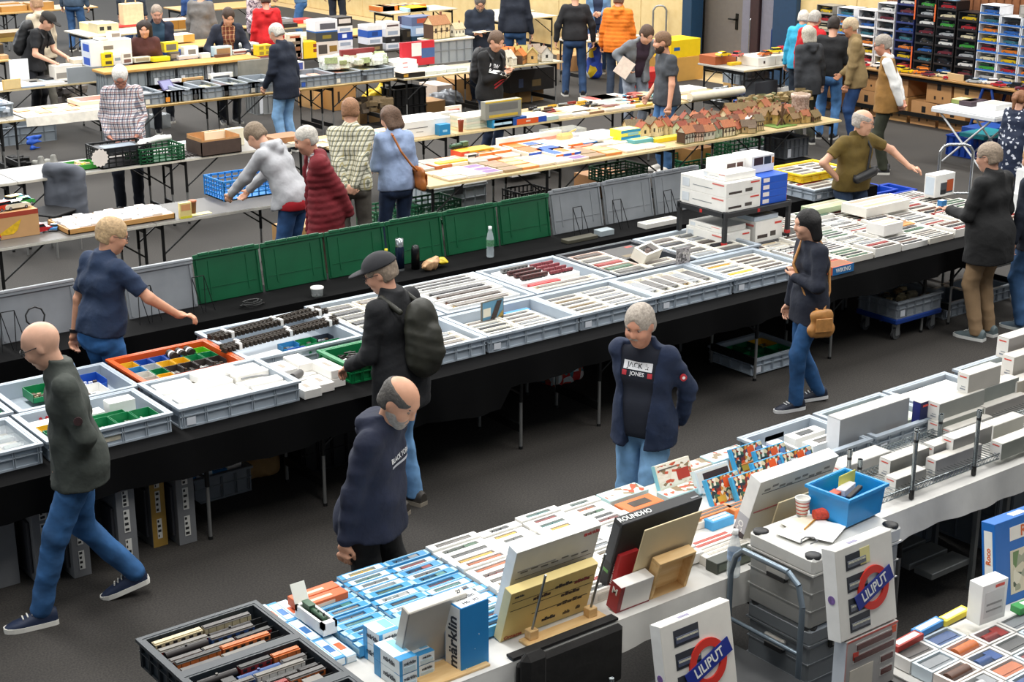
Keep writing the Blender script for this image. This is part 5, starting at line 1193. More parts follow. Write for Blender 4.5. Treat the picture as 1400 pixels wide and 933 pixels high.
for k,(i,j,c,w_,nm_) in enumerate(bins):bin_('%s parts bin inside the orange crate, lane %s place %s'%(nm_,ORD[3-j],ORD[i]),4.01+i*.105,9.06+j*.118,ZM+.045,.098,.108,.055,c,['#b6b8ba','#3c3735','#7a7674','#4a4542'][k%4],seed=k,kind=k%2)
for k in range(3):tag(ob('coiled_cable',G().cyl((0,0,0),(.0,.09,0),.028,None,12).cyl((0,.03,0),(0,.05,0),.0295,None,12,1),[mat('#2c2522',.6,0,.3,70),mat('#f0efec',.5,0,0)],None,(4.38+k*.065,9.44,ZM+.10)),'brown track bundle with a white band at the back of the orange crate, %s one'%ORD[k],'track','banded bundles in the orange crate')
cr=crate('sales_crate','grey crate with long brown track bundles laid across it',4.70,8.98,ZM,.90,.80,.125,PL,'grey crates on the main table')
ob('green_dot',G().cyl((.48,.018,.08),(.48,.021,.08),.011,None,10),mat('#1d7a4a',.5,0,0),cr)
for k,(x,y,ln,a) in enumerate(((4.66,9.30,.98,.11),(4.68,9.42,.96,.10),(4.70,9.56,.98,.13),(4.64,9.24,.98,.10))):
    t=thing('track_bundle','brown bundle of flexible track lying across the crate, %s from the front'%ORD[[1,2,3,0][k]],'track',(x,y,ZM+.125+(.03 if k in (1,) else 0)),a,'brown track bundles',None);g=G()
    for m_ in range(3):
        for q in range(28):g.box(ln*q/28,ln*(q+.6)/28,-.025,.025,.004+m_*.012,.012+m_*.012)
        g.box(0,ln,-.012,-.008,.012+m_*.012,.016+m_*.012,0);g.box(0,ln,.008,.012,.012+m_*.012,.016+m_*.012,0)
    ob('track_lengths',g,mat('#33291f',.6,0,.2,50),t)
    for u in (.12,.55,.9):ob('paper_band',G().box(ln*u,ln*u+.022,-.028,.028,.001,.046),mat('#eceae6',.6,0,0),t)
for k in range(5):carton('model_box','white slim carton in front inside the track crate, %s one'%ORD[k],4.78+.0*k,9.05+k*.032,ZM+.04,.27,.028,.035,'#efeeea',(),.02*k,'white slim cartons in the track crate')
for k,c in enumerate((BU,GR,GR,'#3f93c9',GR,'#2a3240')):bin_('%s parts box under the track bundles, %s along'%(['blue','green','dark green','light blue','small green','dark'][k],ORD[k]),5.08+(k%3)*.14,9.06+(k // 3)*.14,ZM+.04,.13,.08,.05,c,'#9fa6ac',kind=1,seed=k)
FL=['back crate of white trays left of the backpack man','back crate behind the picture sign','back crate with dark red coaches','black back crate with a dark card box','last back crate with the magazine']
SHORT.update(zip(FL,['first back crate','back crate behind the picture sign','dark red coach crate','black back crate','magazine crate']))
for k,(x0,L) in enumerate(((5.62,.72),(6.36,.82),(7.2,.80),(8.02,.84),(8.88,.76))):
    dark=k==3
    cr=crate('sales_crate','grey '*(not dark)+'back-row crate, '+FL[k],x0,9.03,ZM,L,.80,.13,PL if not dark else '#3c4046','grey crates on the main table',card=False)
    ob('inner_tray',G().box(.045,L-.045,.045,.755,.013,.06),mat('#b8bcc0' if not dark else '#4a4c50',.6,0,.05),cr)
    if k==0:fill(FL[k],x0+.06,9.1,L-.12,.66,ZM+.06,5,2,['grey','beige','black','grey'],['coach','wagon'])
    if k==1:
        for q,(y,c_) in enumerate(((9.55,['grey','black','grey']),(9.33,['brown','black']),(9.12,['beige','brown']))):
            key,b=tray_box(.66,.2,.07,'#f0efec',tuple(c_),'coach',len(c_));put(key,b,(x0+.41,y+.1,ZM+.06+.012*(2-q)),0,'wide white set tray behind the picture sign, %s from the back'%ORD[q],'wide set trays')
    if k==2:
        t=thing('set_tray','white set tray holding rows of dark red coaches','tray',(x0+.1,9.36,ZM+.065));ob('tray',G().cb(0,.6,0,.40,0,.05,0,.004),mat('#f1efec',.6,0,.03),t)
        for r_ in range(4):
            for q in range(2):
                if q==0:ob('coach',train_geo(.26,.035,.04,'coach'),train_mats('#4a1f1e' if r_<3 else 'grey'),t,(.05,.05+r_*.085,.05))
                else:
                    for z_ in range(2):ob('coach',train_geo(.11,.03,.03,'wagon'),train_mats('#7a2430'),t,(.34+z_*.12,.05+r_*.085,.05))
        carton('model_box','red slim carton before the dark red coaches',x0+.12,9.26,ZM+.07,.30,.05,.05,'#bf2a2c')
        fill('red coach crate front',x0+.06,9.08,L-.12,.17,ZM+.06,2,1,[('beige','brown'),('grey','silver')],['coach'],lanes=1)
    if k==3:
        carton('card_box','dark grey card box with gold print in the black back crate',x0+.42,9.42,ZM+.07,.36,.33,.045,'#3a3836',(('t',.68,.88,.8,.92,'#a83a2e'),('t',.1,.5,.1,.3,'#6a5c40')));fill(FL[k],x0+.06,9.1,.36,.66,ZM+.06,5,1,['brown','grey','red','green','grey'],['coach','wagon'],c=['#ebe7dc','#e3c9bc','#ebe7dc']);fill('black back crate',x0+.43,9.08,.34,.2,ZM+.06,2,1,['beige','grey'],['coach'])
        key,b=window_box(.26,.13,.10,'#eee9dc','brown','loco',None,(.14,.8));put(key,b,(x0+.55,9.33,ZM+.12),.25,'open cream window box with brass engine tilted on the black back crate',rot=(R(22),0,.3))
    if k==4:fill(FL[k],x0+.06,9.1,L-.12,.66,ZM+.06,5,2,['brown','grey','black','silver','grey'],['wagon','loco','coach'])
mg=carton('magazine','grey magazine with a red corner standing in the last back crate',8.62,9.0,ZM+.06,.155,.012,.20,'#8a8686',(('f',.03,.97,.02,.98,speckle('magazine_cover',['#8f8b8c','#4a4748','#b9b4b0','#6a6668','#a39ea0'],60)),('f',.6,.95,.05,.3,'#c2342c')),cat='magazine')
# tabletop shelf with stacked white sets
t=thing('shelf_rack','black plastic tabletop shelf with red joints holding white set boxes','shelf',(9.42,9.26,ZM));bp=mat('#26272a',.5,0,.05);rj=mat('#c22e2c',.5,0,0)
for (x,y) in ((0,0),(.78,0),(0,.56),(.78,.56)):
    p_=ob('post',G().cb(-.018,.018,-.018,.018,0,.40,0,.003),bp,t,(x,y,0));ob('joint',G().cb(-.02,.02,-.02,.02,.10,.13,0,.002),rj,p_)
for z in (.015,.345):
    s_=ob('shelf_frame',G().cb(-.02,.80,-.02,.02,z,z+.045,0,.003).cb(-.02,.80,.54,.58,z,z+.045,0,.003).cb(-.02,.02,0,.56,z,z+.045,0,.003).cb(.76,.80,0,.56,z,z+.045,0,.003).box(0,.78,0,.56,z+.03,z+.036),bp,t);ob('joint',G().cb(.37,.40,-.022,-.018,z+.005,z+.035).cb(-.022,-.018,.26,.29,z+.005,z+.035),rj,s_)
def setbox(label,x,y,z,L,W,H,fr=True):
    o=carton('set_box',label,x,y,z,L,W,H,'#eeece6',((('f',.08,.45,.2,.36,'#3a302c'),('f',.55,.75,.22,.45,'#4a4440'),('f',.7,.95,.76,.86,'#cf463a')) if fr else ())+(('l',.05,.3,.76,.86,'#d7766c'),('l',.3,.72,.42,.46,'#8b8e92'),('l',.8,.95,.2,.8,'#d3d9de')),0,'white set boxes on the black shelf')
    return o
zz=ZM+.392
setbox('large white set box, lower of the pair topping the black shelf',9.42,9.26,zz,.42,.56,.125);setbox('large white set box, upper of the pair topping the black shelf',9.42,9.26,zz+.127,.42,.56,.125)
setbox('flat white set box on the upper pair of the black shelf',9.47,9.32,zz+.254,.36,.28,.06,False)
carton('set_box','white box with brown engine windows on top of the shelf pile',9.60,9.50,zz+.254,.30,.20,.13,'#f0eeea',(('f',.2,.55,.3,.75,'#4a322c'),('f',.6,.85,.3,.75,'#5a3a30')))
carton('set_box','white box with a dark car window at the far end of the shelf pile',9.88,9.42,zz+.25,.28,.24,.15,'#f0eeea',(('f',.1,.5,.45,.9,'#3a262a'),('f',.55,.85,.45,.9,'#2a3340'),('f',.9,.98,.45,.8,'#d98a3a')))
for k in range(4):carton('set_box','blue side-on carton with a white label in the shelf stack, %s from the bottom'%ORD[k],9.86,9.27,zz+k*.062,.32,.42,.060,'#1d56c0',(('f',.06,.3,.2,.8,'#f0e6e0'),('r',.0,.2,.1,.9,'#d9663a')),0,'blue cartons on the black shelf')
setbox('white set box on the lower tier of the black shelf, left',9.45,9.30,ZM+.055,.33,.46,.13);setbox('flat white set box on the lower tier of the black shelf',9.46,9.34,ZM+.187,.30,.40,.05,False)
setbox('tall white set box on the lower tier of the black shelf, right',9.82,9.28,ZM+.055,.34,.45,.19);carton('set_box','pale blue striped carton squeezed between white sets on the lower tier',9.82,9.30,ZM+.247,.3,.4,.04,'#c9d6e2',(('t',.0,.9,.1,.9,'#5a5f66'),))
# white sets covering the far half of the table
n=0
for i,y in enumerate((9.55,9.28,9.01,8.74,8.47)):
    for j in range(9):
        x=9.72+j*.365+(.25 if i<2 and j==0 else 0);
        if i<=1 and j<2:continue
        if x+.34>12.66:continue
        hi_=.05 if (i+j)%3 else .075;L=.34
        lanes=[3,4,5,3,4][(i*2+j)%5];cs=[('black','brown','black'),('grey','silver','grey','beige'),('red','black','brown','grey','black'),('green','black','green'),('brown','red','silver','black')][(i*3+j)%5]
        key,b=tray_box(L,.245,hi_,['#efece5','#f1efea','#e9e4d8'][(i+j)%3],cs,KN[(i+2*j)%4],lanes);
        put(key,b,(x+L/2,y+.12 if y<9.5 else 9.68,ZM),rnd.uniform(-.02,.02),'white set tray with %s models at the main table end, row %s place %s'%(cs[0],ORD[4-i],ORD[j]),'white set trays at the far end')
for k,(px,py,z,L,W,H,c,l) in enumerate(((1105,300,.80,.50,.20,.05,'#a9b694','pale green set tray at the back edge behind the woman'),(1172,300,.83,.62,.30,.09,'#ece9e0','long cream set box raised at the back before the olive polo man'),(1195,330,.80,.26,.2,.10,'#eceae6','white carton standing proud of the trays at the front edge'))):
    p=at(px,py,z-.03);carton('set_box',l,p.x,p.y-.1,ZM+(.08 if k else .078),L,W,H,c,(('t',.05,.95,.1,.3,'#b9a88c'),('t',.05,.95,.4,.6,'#b3aca0'),('t',.05,.95,.7,.9,'#a89a86')))
p=at(1143,372,.75);o=carton('kit_box','orange and blue lettered carton at the front edge right of the woman',9.72,8.30,ZM,.26,.15,.07,'#c9623a',(('t',.05,.95,.1,.9,'#8f5a3a'),('f',0,1,0,1,'#2b6ea8')));word('WIKING',.05,wt,o,'f',.26,.15,.07,.5,.5)
p=at(1236,282,.82);o=carton('set_box','white box with a mountain train picture under the olive polo man\'s hand',12.4,9.38,.83,.30,.13,.22,'#eeedea',(('f',.28,.92,.12,.62,'#4b4e55'),('f',.6,.92,.2,.72,'#b5552f'),('l',.1,.9,.1,.9,'#cfdbe6'),('f',.3,.55,.1,.3,'#26282c')));HANDBOX=(p.x,p.y)
carton('kit_box','brown tray carton at the far right end of the main table',11.32,8.9,ZM,.2,.5,.06,'#c98a4c',(('t',.1,.9,.1,.9,'#a8713c'),))
carton('set_box','dark engine box with a yellow price note in front of the black shelf',9.46,9.10,ZM,.36,.17,.06,'#d9d4c9',(('t',.1,.9,.15,.6,'#3a2a28'),('t',.5,.62,.05,.2,'#f0d82a')));carton('set_box','pale set box beside the dark engine box before the black shelf',9.86,9.05,ZM,.34,.2,.05,'#e6e1d4',(('t',.1,.9,.2,.8,'#b9b2a2'),))
# ---------------- lids along the back bench and what stands there ----------------
for k in range(6):lid('container_lid','green container lid on the black bench, %s from the blue-shirted seller'%ORD[k],5.21+k*.588,10.74,ZM,.578,.385,'#0a5433',9,'green lids on the bench')
for k,x in enumerate((8.745,9.375,10.0)):lid('case_lid','grey case lid with metal rim right of the green lids, %s of three'%ORD[k],x,10.74,ZM,.61,.40,'#7d8185',12,'grey lids beyond the green ones')
for k,x in enumerate((3.02,3.64,4.26,4.62)):
    if k!=2:lid('case_lid','grey case lid at the seller\'s end of the bench, %s of three'%ORD[min(k,2)],x,10.70,ZM,.60 if k<3 else .575,.37,'#85898e',12,'grey lids by the blue-shirted seller')
for k,(x,l) in enumerate(((3.62,'left of the bald man\'s head'),(4.66,'behind the blue shirt'),(5.1,'next to the first green lid'),(8.85,'on the first grey lid past the green ones'),(9.32,'between first and second far grey lid'),(9.95,'between second and third far grey lid'))):wire_stand(x,10.62,ZM,'thin black wire easel '+l)
t=thing('thermos_flask','dark blue steel thermos flask behind the cap of the backpack man','flask',(7.0,10.62,ZM));ob('flask_body',G().lathe([(0,0),(.038,0),(.038,.19),(.03,.21)],n=16),mat('#17253c',.3,.3,.05),t);ob('flask_cup',G().lathe([(.034,.205),(.034,.27),(0,.275)],n=16),mat('#a9adb0',.25,.8,0),t);ob('flask_base',G().lathe([(.039,.0),(.039,.02)],n=16),mat('#a9adb0',.25,.8,0),t)
bottle(6.88,10.64,ZM,'small bottle with a yellow cap next to the thermos flask','#e0c92a',h=.2,r=.03)
t=thing('thermos_flask','black thermos flask beside the blue one','flask',(7.13,10.58,ZM));ob('flask_body',G().lathe([(0,0),(.036,0),(.036,.16),(.028,.2),(0,.205)],n=14),mat('#141518',.35,.2,0),t)
bottle(7.85,10.5,ZM,'clear water bottle in front of the green lids','#e8eaea',mat('#5d8f6c',.5,0,.4,90),.27,.033)
t=thing('paper_bag','crumpled bakery bag with a yellow wrapper on the black bench','bag',(7.24,10.48,ZM),.2);m_=F((-.15,-.1,-.01),(.2,.1,.15),.006);E3=np.eye(3)
m_.ell(V3(-.03,0,.045),(.09,.055,.045),E3);m_.ell(V3(.03,.01,.07),(.045,.03,.035),E3);m_.folds(.012,3,.05);m_.cut(V3(0,0,0),V3(0,0,-1));ob('bag_body',m_.mesh('bag_body',mat('#c49a72',.6,0,.25,30)),None,t)
m_=F((-.05,-.1,-.01),(.25,.1,.15),.006);m_.ell(V3(.1,0,.045),(.06,.04,.035),E3);m_.folds(.012,5,.05);m_.cut(V3(0,0,0),V3(0,0,-1));ob('wrapper',m_.mesh('wrapper',mat('#dcc02c',.45,0,.2,30)),None,t)
t=thing('plastic_jar','clear jar with a white lid on a black pedestal behind the track crate','jar',(6.07,10.40,ZM));ob('jar_body',G().lathe([(0,0),(.045,0),(.05,.06)],n=16),glass('#e6ebea',.4),t);ob('lid',G().lathe([(.053,.06),(.053,.072),(0,.072)],n=16),mat('#eceae4',.5,0,0),t)
for (x,y,l) in ((5.52,10.45,'black tangle of cables before the first green lid'),(3.0,10.5,'black coil of cable on the grey lid side of the bench')):
    g=G();q=random.Random(2);g.tube([(.09*math.cos(a*.9)*(1-a*.01)+q.uniform(-.02,.02),.05*math.sin(a*.9),.01+.002*a) for a in range(22)],.006,5);tag(ob('cable',g,mat('#121213',.5,0,0),None,(x,y,ZM)),l,'cable')
g=G();g.tube([(.07*math.cos(a*.7),-.004,.07*math.sin(a*.7)) for a in range(28)],.006,5);tag(ob('headphones',g,mat('#161617',.5,0,0),None,(3.86,10.585,ZM+.2),(R(-12),0,0)),'black cable coil hanging on the grey lid near the bald man','cable')
carton('model_box','white flat carton on the bench before the third far grey lid',9.56,10.40,ZM,.42,.12,.045,'#e4e1da',(('t',.1,.9,.2,.8,'#b9b4aa'),));carton('model_box','olive flat carton on the bench before the first far grey lid',8.65,10.42,ZM,.35,.1,.03,'#4f4c40');carton('model_box','clear blister pack on the bench between the far grey lids',9.05,10.44,ZM,.16,.1,.05,'#9fa9ae')
cr=crate('sales_crate','grey crate of pale trays behind the tabletop shelf',11.62,10.22,ZM,.55,.62,.11,PL);fill('crate behind the tabletop shelf',11.66,10.28,.46,.5,ZM+.05,5,1,['beige','brown','red'],['wagon','coach'])
cr=crate('yellow_crate','yellow crate stacked on the grey crate left of the olive polo man',11.75,10.50,ZM+.113,.7,.5,.08,'#e8c51c',card=False);fill('yellow crate',11.8,10.55,.6,.4,ZM+.13,4,2,['beige','grey','brown'],['wagon'])
# ---------------- below the main table ----------------
fl=mat('#6f7072',.5,.1,.08,6)
for k,(px,py,w_,h_,c,l) in enumerate(((246,747,.12,.56,'#77787a','grey archive carton nearest the table leg with white print'),(210,750,.10,.55,'#6f7072','archive carton with a brown tape strip'),(166,780,.12,.56,'#77787a','grey archive carton behind the walking bald man\'s raised foot'),(102,792,.11,.50,'#77787a','grey archive carton behind the bald man\'s front knee'),(52,800,.14,.56,'#7c7d80','pale grey archive carton left of the bald man\'s legs'),(-8,808,.16,.5,'#77787a','grey archive carton at the frame edge'))):
    p=at(px,py,0);o=carton('archive_carton',l,p.x,p.y,0,w_,.48,h_,c,(('l',.1,.6,.45,.7,'#55565a'),('l',.3,.9,.1,.4,'#6a6b70'),('t',.05,.95,.02,.98,'#4a4038')),0,'archive cartons under the table')
    if k==1:ob('tape_strip',G().box(w_*.02,w_*.98,-.0015,0,0,h_),mat('#a5823c',.5,0,.1),o)
    q=random.Random(k)
    for (a,b) in ((.1,.34),(.42,.68),(.72,.9)) if k not in (5,) else ():
        g=G();
        g.box(w_*.34,w_*.66,-.003,-.001,h_*a,h_*b);ob('white_label',g,mat('#d9d7d0',.6,0,.05),o);g=G()
        for z_ in range(4):u=a+(b-a)*(z_+.3)/4;g.box(w_*.38,w_*(.44+.18*q.random()),-.0042,-.003,h_*u,h_*(u+.03))
        ob('black_print',g,mat('#1c1c1d',.6,0,0),o)
    ob('side_flap',G().cb(-.02,-.002,.04,.2,.06,h_*.7,0,.004),mat('#3a3b40',.5,0,.1),o)
cr=crate('grey_crate','grey crate of blue and white cartons on the floor beside the archive cartons',4.06,8.86,0.0,.56,.45,.18,'#7f858c')
for k in range(12):carton('model_box','blue and white carton in the floor crate, %s counted from the left'%ORD[k],4.12+(k%4)*.115,8.93+(k // 4)*.115,.10+.02*(k%2),.11,.10,.08,['#2f8ad0','#dfe8ee','#3f9bd9','#e8e4dc'][k%4],(('t',.2,.8,.2,.8,['#e8eef2','#3f93d0','#b9c9d2','#8a4a30'][k%4]),),rnd.uniform(-.2,.2),'cartons in the floor crate')
def paperbag(label,x,y,L,W,H,c,seed):
    f=F((-.05,-.05,-.01),(L+.05,W+.05,H+.06),.012)
    for u in (.15,.5,.85):f.limb(V3(L*u,W*.3,H*.12),V3(L*u,W*.45,H*.85),W*.42,W*.32,.05);f.limb(V3(L*u,W*.7,H*.12),V3(L*u,W*.55,H*.85),W*.42,W*.32,.05)
    f.folds(.018,seed,.13);f.cut(V3(0,0,0),V3(0,0,-1));f.cut(V3(0,0,H),V3(0,0,1));f.cut(V3(0,0,0),V3(-1,0,0));f.cut(V3(L,0,0),V3(1,0,0))
    return f
for (l,x,y,L,W,H,c,s_) in (('brown paper carrier bag on the floor right of the blue cartons',4.62,9.02,.30,.2,.40,'#a37f50',2),('pale grey plastic bag behind the floor crate of blue cartons',4.30,9.36,.32,.2,.40,'#b3aca6',3)):
    t=thing('carrier_bag',l,'bag',(x,y,0));f=paperbag(l,x,y,L,W,H,c,s_);ob('bag_body',f.mesh('bag_body',mat(c,.8,0,.15,10)),None,t);ob('handle',G().tube([(L*.35,W/2,H-.02),(L*.4,W/2,H+.06),(L*.6,W/2,H+.06),(L*.65,W/2,H-.02)],.006,5),mat(c,.8),t)
carton('cardboard_box','tan cardboard box on a dark crate behind the hoodie man',5.12,8.92,.26,.42,.36,.15,'#a9854f',());crate('black_crate','black crate under the tan cardboard box',5.0,8.86,0,.62,.48,.255,'#1a1b1d',card=False)
t=thing('shopping_bag','red shopping bag with white and teal flower print under the table','bag',(7.52,9.20,0),R(10));f=paperbag('',0,0,.36,.24,.30,'',7);bm=speckle('flower_print',['#c62f28','#d8e4e6','#c23a2c','#3f8f98','#e8e0da','#b9522f','#2f5f70'],17);ob('bag_body',f.mesh('bag_body',bm),None,t);ob('handle',G().tube([(.1,.1,.29),(.14,.1,.38),(.22,.1,.38),(.26,.1,.29)],.01,6),mat('#c9c2bd',.7),t)
cr=crate('grey_crate','grey crate of green parts on the floor before the woman',8.93,8.40,0.015,.62,.52,.13,PL)
for k in range(6):bin_('%s parts bin in the floor crate before the woman, place %s'%(['green','dark green','yellow'][[0,1,0,0,1,2][k]],ORD[k]),9.0+(k%3)*.17,8.47+(k // 3)*.2,.07,.16,.18,.05,[GR,'#0b5f38',GR,GR,'#0b5f38',YE][k],'#6f8f7a',kind=1,seed=k)
t=thing('dolly','blue wheeled dolly under the far end of the main table','dolly',(10.60,8.30,0));ob('dolly_frame',G().cb(0,.62,0,.46,.15,.20,0,.01),mat('#163a86',.45,0,.1),t)
for (x,y) in ((.07,.06),(.55,.06),(.07,.4),(.55,.4)):
    w_=ob('caster',G().cyl((x,y-.014,.05),(x,y+.014,.05),.05,None,14).cyl((x,y-.016,.05),(x,y+.016,.05),.022,None,10,1),[mat('#4b4c4e',.5),mat('#b9bbbc',.3,.6,0)],t);ob('caster_fork',G().box(x-.025,x+.025,y-.024,y-.019,.04,.15).box(x-.025,x+.025,y+.019,y+.024,.04,.15),mat('#9da0a2',.35,.6,0),w_)
cr=crate('grey_crate','grey crate of mixed brown parts on the blue dolly',10.60,8.30,.20,.62,.46,.15,'#8d949b')
def heap(name,label,x,y,z,L,W,H,cols,n,seed,s=(.03,.09)):
    g=G();q=random.Random(seed)
    for k in range(n):
        a,b=q.uniform(0,L-.04),q.uniform(0,W-.04);T_=Matrix.Translation((a,b,q.uniform(0,H)))@Matrix.Rotation(q.uniform(-.6,.6),4,'Z')@Matrix.Rotation(q.uniform(-.3,.3),4,'X');sx=q.uniform(*s);g.box(0,sx,0,sx*.6,0,sx*.5,k%len(cols),T_)
    o=tag(ob(name,g,[mat(c,.7,0,.2,40) for c in cols],None,(x,y,z)),label,'parts');o['kind']='stuff';return o
heap('mixed_parts','heap of brown and cream parts in the dolly crate',10.65,8.35,.22,.5,.36,.08,['#8a6f4a','#cfc4a6','#6f4a3a','#b9a77f','#4a4a40'],60,1)
t=thing('wire_basket','wire shelf basket of small figures under the main table end','basket',(10.98,8.78,0));m_=mat('#8d9090',.35,.6,0);
for (x,y) in ((0,0),(.55,0),(0,.45),(.55,.45)):ob('leg',G().cyl((x,y,0),(x,y,.30),.012,None,8),m_,t)
ob('basket_tray',G().box(0,.55,0,.45,.22,.23).box(0,.55,-.01,0,.22,.31).box(0,.55,.45,.46,.22,.31).box(-.01,0,0,.45,.22,.31).box(.55,.56,0,.45,.22,.31),mat('#6f7478',.4,.3,.1),t)
heap('small_figures','heap of white, red and blue small figures in the wire basket',11.02,8.82,.235,.45,.36,.08,['#d6d0c2','#b3322c','#c9c4b9','#3a5a8a','#a89a86'],70,2,(.03,.06))
for (x,y,l) in ((11.45,8.45,'grey crate on the floor left of the beige trousers'),(12.0,8.5,'grey crate on the floor right of the beige trousers'),):crate('grey_crate',l,x,y,0,.55,.42,.14,'#848b92')
t=thing('wire_basket','wire shelf basket right of the beige trousers','basket',(12.0,8.5,.15));ob('basket_tray',G().box(0,.5,0,.4,.20,.21).box(0,.5,-.01,0,.2,.3).box(0,.5,.4,.41,.2,.3).box(-.01,0,0,.4,.2,.3).box(.5,.51,0,.4,.2,.3),m_,t)
for (x,y) in ((0,0),(.5,0),(0,.4),(.5,.4)):ob('leg',G().cyl((x,y,0),(x,y,.30),.012,None,8),m_,t)
heap('small_figures','heap of cream figures in the right-hand wire basket',12.04,8.54,.365,.4,.3,.06,['#d6d0c2','#e3d9b9','#b9ad95'],50,5,(.03,.06))
# ---------------- stock on the rows behind ----------------
def K(label,px,py,L,W,H,c,prints=(),z=.751,rz=0,name='kit_box',cat='box',group=None,rot=None,zb=None):
    p=at(px,py,zb or z);x,y=snap(p.x,p.y,L,W,z) if z>.6 else (p.x,p.y)
    return carton(name,label,x,y,z,L,W,H,c,prints,rz,group,cat,rot=rot)
def litter(xs,ys,z,n,kinds,where,seed,grp):
    """individually placed flat stock: kinds = [(word, L, W, H, colour, print)]"""
    q=random.Random(seed);cols=max(1,int(n**.5*1.9));rws=max(1,math.ceil(n/cols));i=0
    for a in range(cols):
        for b in range(rws):
            if i>=n:return
            w_,L,W,H,c,pr=kinds[(i*7+b*3)%len(kinds)];i+=1
            cx,cy=(xs[1]-xs[0])/cols,(ys[1]-ys[0])/rws;L=min(L,cx*.95);W=min(W,cy*.95)
            x=xs[0]+cx*a+q.uniform(0,max(.001,cx-L));y=ys[0]+cy*b+q.uniform(0,max(.001,cy-W))
            carton('flat_box' if H>.02 else 'booklet','%s %s, place %s along and %s back'%(w_,where,ORD[a%20],ORD[b%20]),x,y,z,L,W,H*q.uniform(.8,1.2),c,(('t',.08,.92,.1,.9,pr),),q.uniform(-.06,.06),grp,'box' if H>.02 else 'booklet')
SL='#e3ddd0'
# row with the tin cars
p=at(66,326,.751);bx=p.x-.52
o=carton('banana_box','brown banana carton with a yellow bunch printed on it carrying tin cars',bx,13.62,.751,.52,.34,.24,'#c79a6a',(('f',0,1,.82,1,'#a5402e'),('l',0,1,.8,1,'#a5402e')))
ob('banana_print',G().add([(.12+.022*k,-.002,.04) for k in range(8)]+[(.36-.006*k,-.002,.17-.014*k) for k in range(8)],[(k,k+1,9+k,8+k) for k in range(7)]),mat('#e0b41e',.6,0,.2,30),o);word('BONITA',.05,mat('#3a2a1a',.6,0,0),o,'f',.52,.34,.24,.12,.45)
for k,(px,py,z,c,l) in enumerate(((30,262,1.0,'#3f9fd6','pale blue tin convertible on the banana carton'),(18,270,.995,'#e0b62c','yellow tin car on the banana carton'),(48,280,.995,'#2f8a3a','green tin coupe on the banana carton'),(10,288,.995,'#cf3f28','red tin fire engine on the banana carton'),(26,287,.995,'#e2dcc8','white tin saloon on the banana carton'),
                                       (6,327,.751,'#c8372a','red tin car at the frame edge before the banana carton'),(28,323,.751,'#4a9fcf','blue tin car with a white roof before the banana carton'),(56,319,.751,'#b3262a','large red tin car before the banana carton'),(77,315,.751,'#3a72a8','blue and yellow tin car beside the red one'),(94,312,.751,'#e6e4dc','white tin police car at the end of the tin cars'))):
    key,b=car(c,.24 if k<8 else .17,k%2);q_=at(px,py,z);q_=Vector((min(max(q_.x,bx+.09),bx+.44),min(max(q_.y,13.68),13.86),z)) if z>.9 else Vector((q_.x,max(q_.y,13.4),z));put(key,b,(q_.x,q_.y+.04,z+.002),R([170,20,200,15,5,20,10,8,60,70][k]),l,'tin cars on the grey table')
t=thing('wooden_tray','long shallow wooden tray full of small white packets','tray',(5.28,13.42,.751));wd=wood('#b9854a','#c99a5e','tray_wood')
ob('tray_frame',G().box(0,1.05,0,.012,0,.05).box(0,1.05,.48,.492,0,.05).box(0,.012,0,.492,0,.05).box(1.04,1.05,0,.492,0,.05).box(.52,.53,0,.49,0,.05).box(0,1.05,0,.49,0,.008),wd,t)
for i in range(10):
    for j in range(4):carton('packet','small white header packet in the wooden tray, file %s row %s'%(ORD[i],ORD[j]),5.31+i*.102,13.45+j*.115,.765,.095,.105,.04+.008*((i+j)%3),['#e6e4e2','#dcdde0','#e8e0d6'][(i+2*j)%3],(('t',.1,.9,.2,.8,['#c9b9ae','#b9c4cf','#d3a59c','#cfcac0'][(i*3+j)%4]),),rnd.uniform(-.06,.06),'packets in the wooden tray',ch=.006)
K('yellow folded leaflet sign on the empty part of the table',247,300,.12,.04,.15,'#e6d38c',(('f',.1,.9,.5,.9,'#d89a6a'),('f',0,1,0,.15,'#d8cf3a')),name='leaflet',cat='leaflet');q_=at(264,292,.751);cup(q_.x,q_.y,.751,'brown lidded coffee cup behind the yellow leaflet','#6f4632',.12,'#b06a4a')
K('yellow sheet lying beside the coffee cup',262,296,.22,.09,.003,'#e3d694',name='leaflet',cat='leaflet')
bc=at(307,276,.751);lattice('bright blue crate that the man in the grey hoodie leans into',bc.x,bc.y,.751,.62,.42,.2,'#2a7ec4',8,'blue_crate')
# chair with a grey jacket
q_=at(88,352,0);t=thing('chair','folding chair with a grey jacket hung over its back','chair',(q_.x,q_.y+.25,0),R(-60));cm=mat('#9a9a98',.4,.6,0)
ob('seat',G().cb(-.2,.2,-.2,.2,.43,.46,0,.01),mat('#2a2a2c',.6),t);ob('backrest',G().cb(-.2,.2,.19,.21,.55,.86,0,.01),mat('#2a2a2c',.6),t)
for (x,y) in ((-.19,-.19),(.19,-.19),(-.19,.2),(.19,.2)):ob('leg',G().cyl((x,y,0),(x,y,.86 if y>0 else .43),.011,None,8),cm,t)
f=F((-.4,-.1,.1),(.4,.5,1.0),.015);f.limb(V3(-.15,.2,.86),V3(.15,.2,.86),.06,.06,.05);f.limb(V3(-.17,.26,.8),V3(-.16,.25,.4),.09,.10,.06);f.limb(V3(.17,.26,.8),V3(.16,.25,.4),.09,.10,.06);f.limb(V3(0,.25,.8),V3(0,.26,.4),.10,.10,.08);f.folds(.009,4,.2);f.cut(V3(0,0,.3),V3(0,0,-1))
o=tag(ob('jacket',f.mesh('jacket',mat('#5b5f68',.85,0,.15,8)),None,None,(q_.x,q_.y+.25,0),(0,0,R(-60))),'slate grey jacket draped over the folding chair back','jacket')
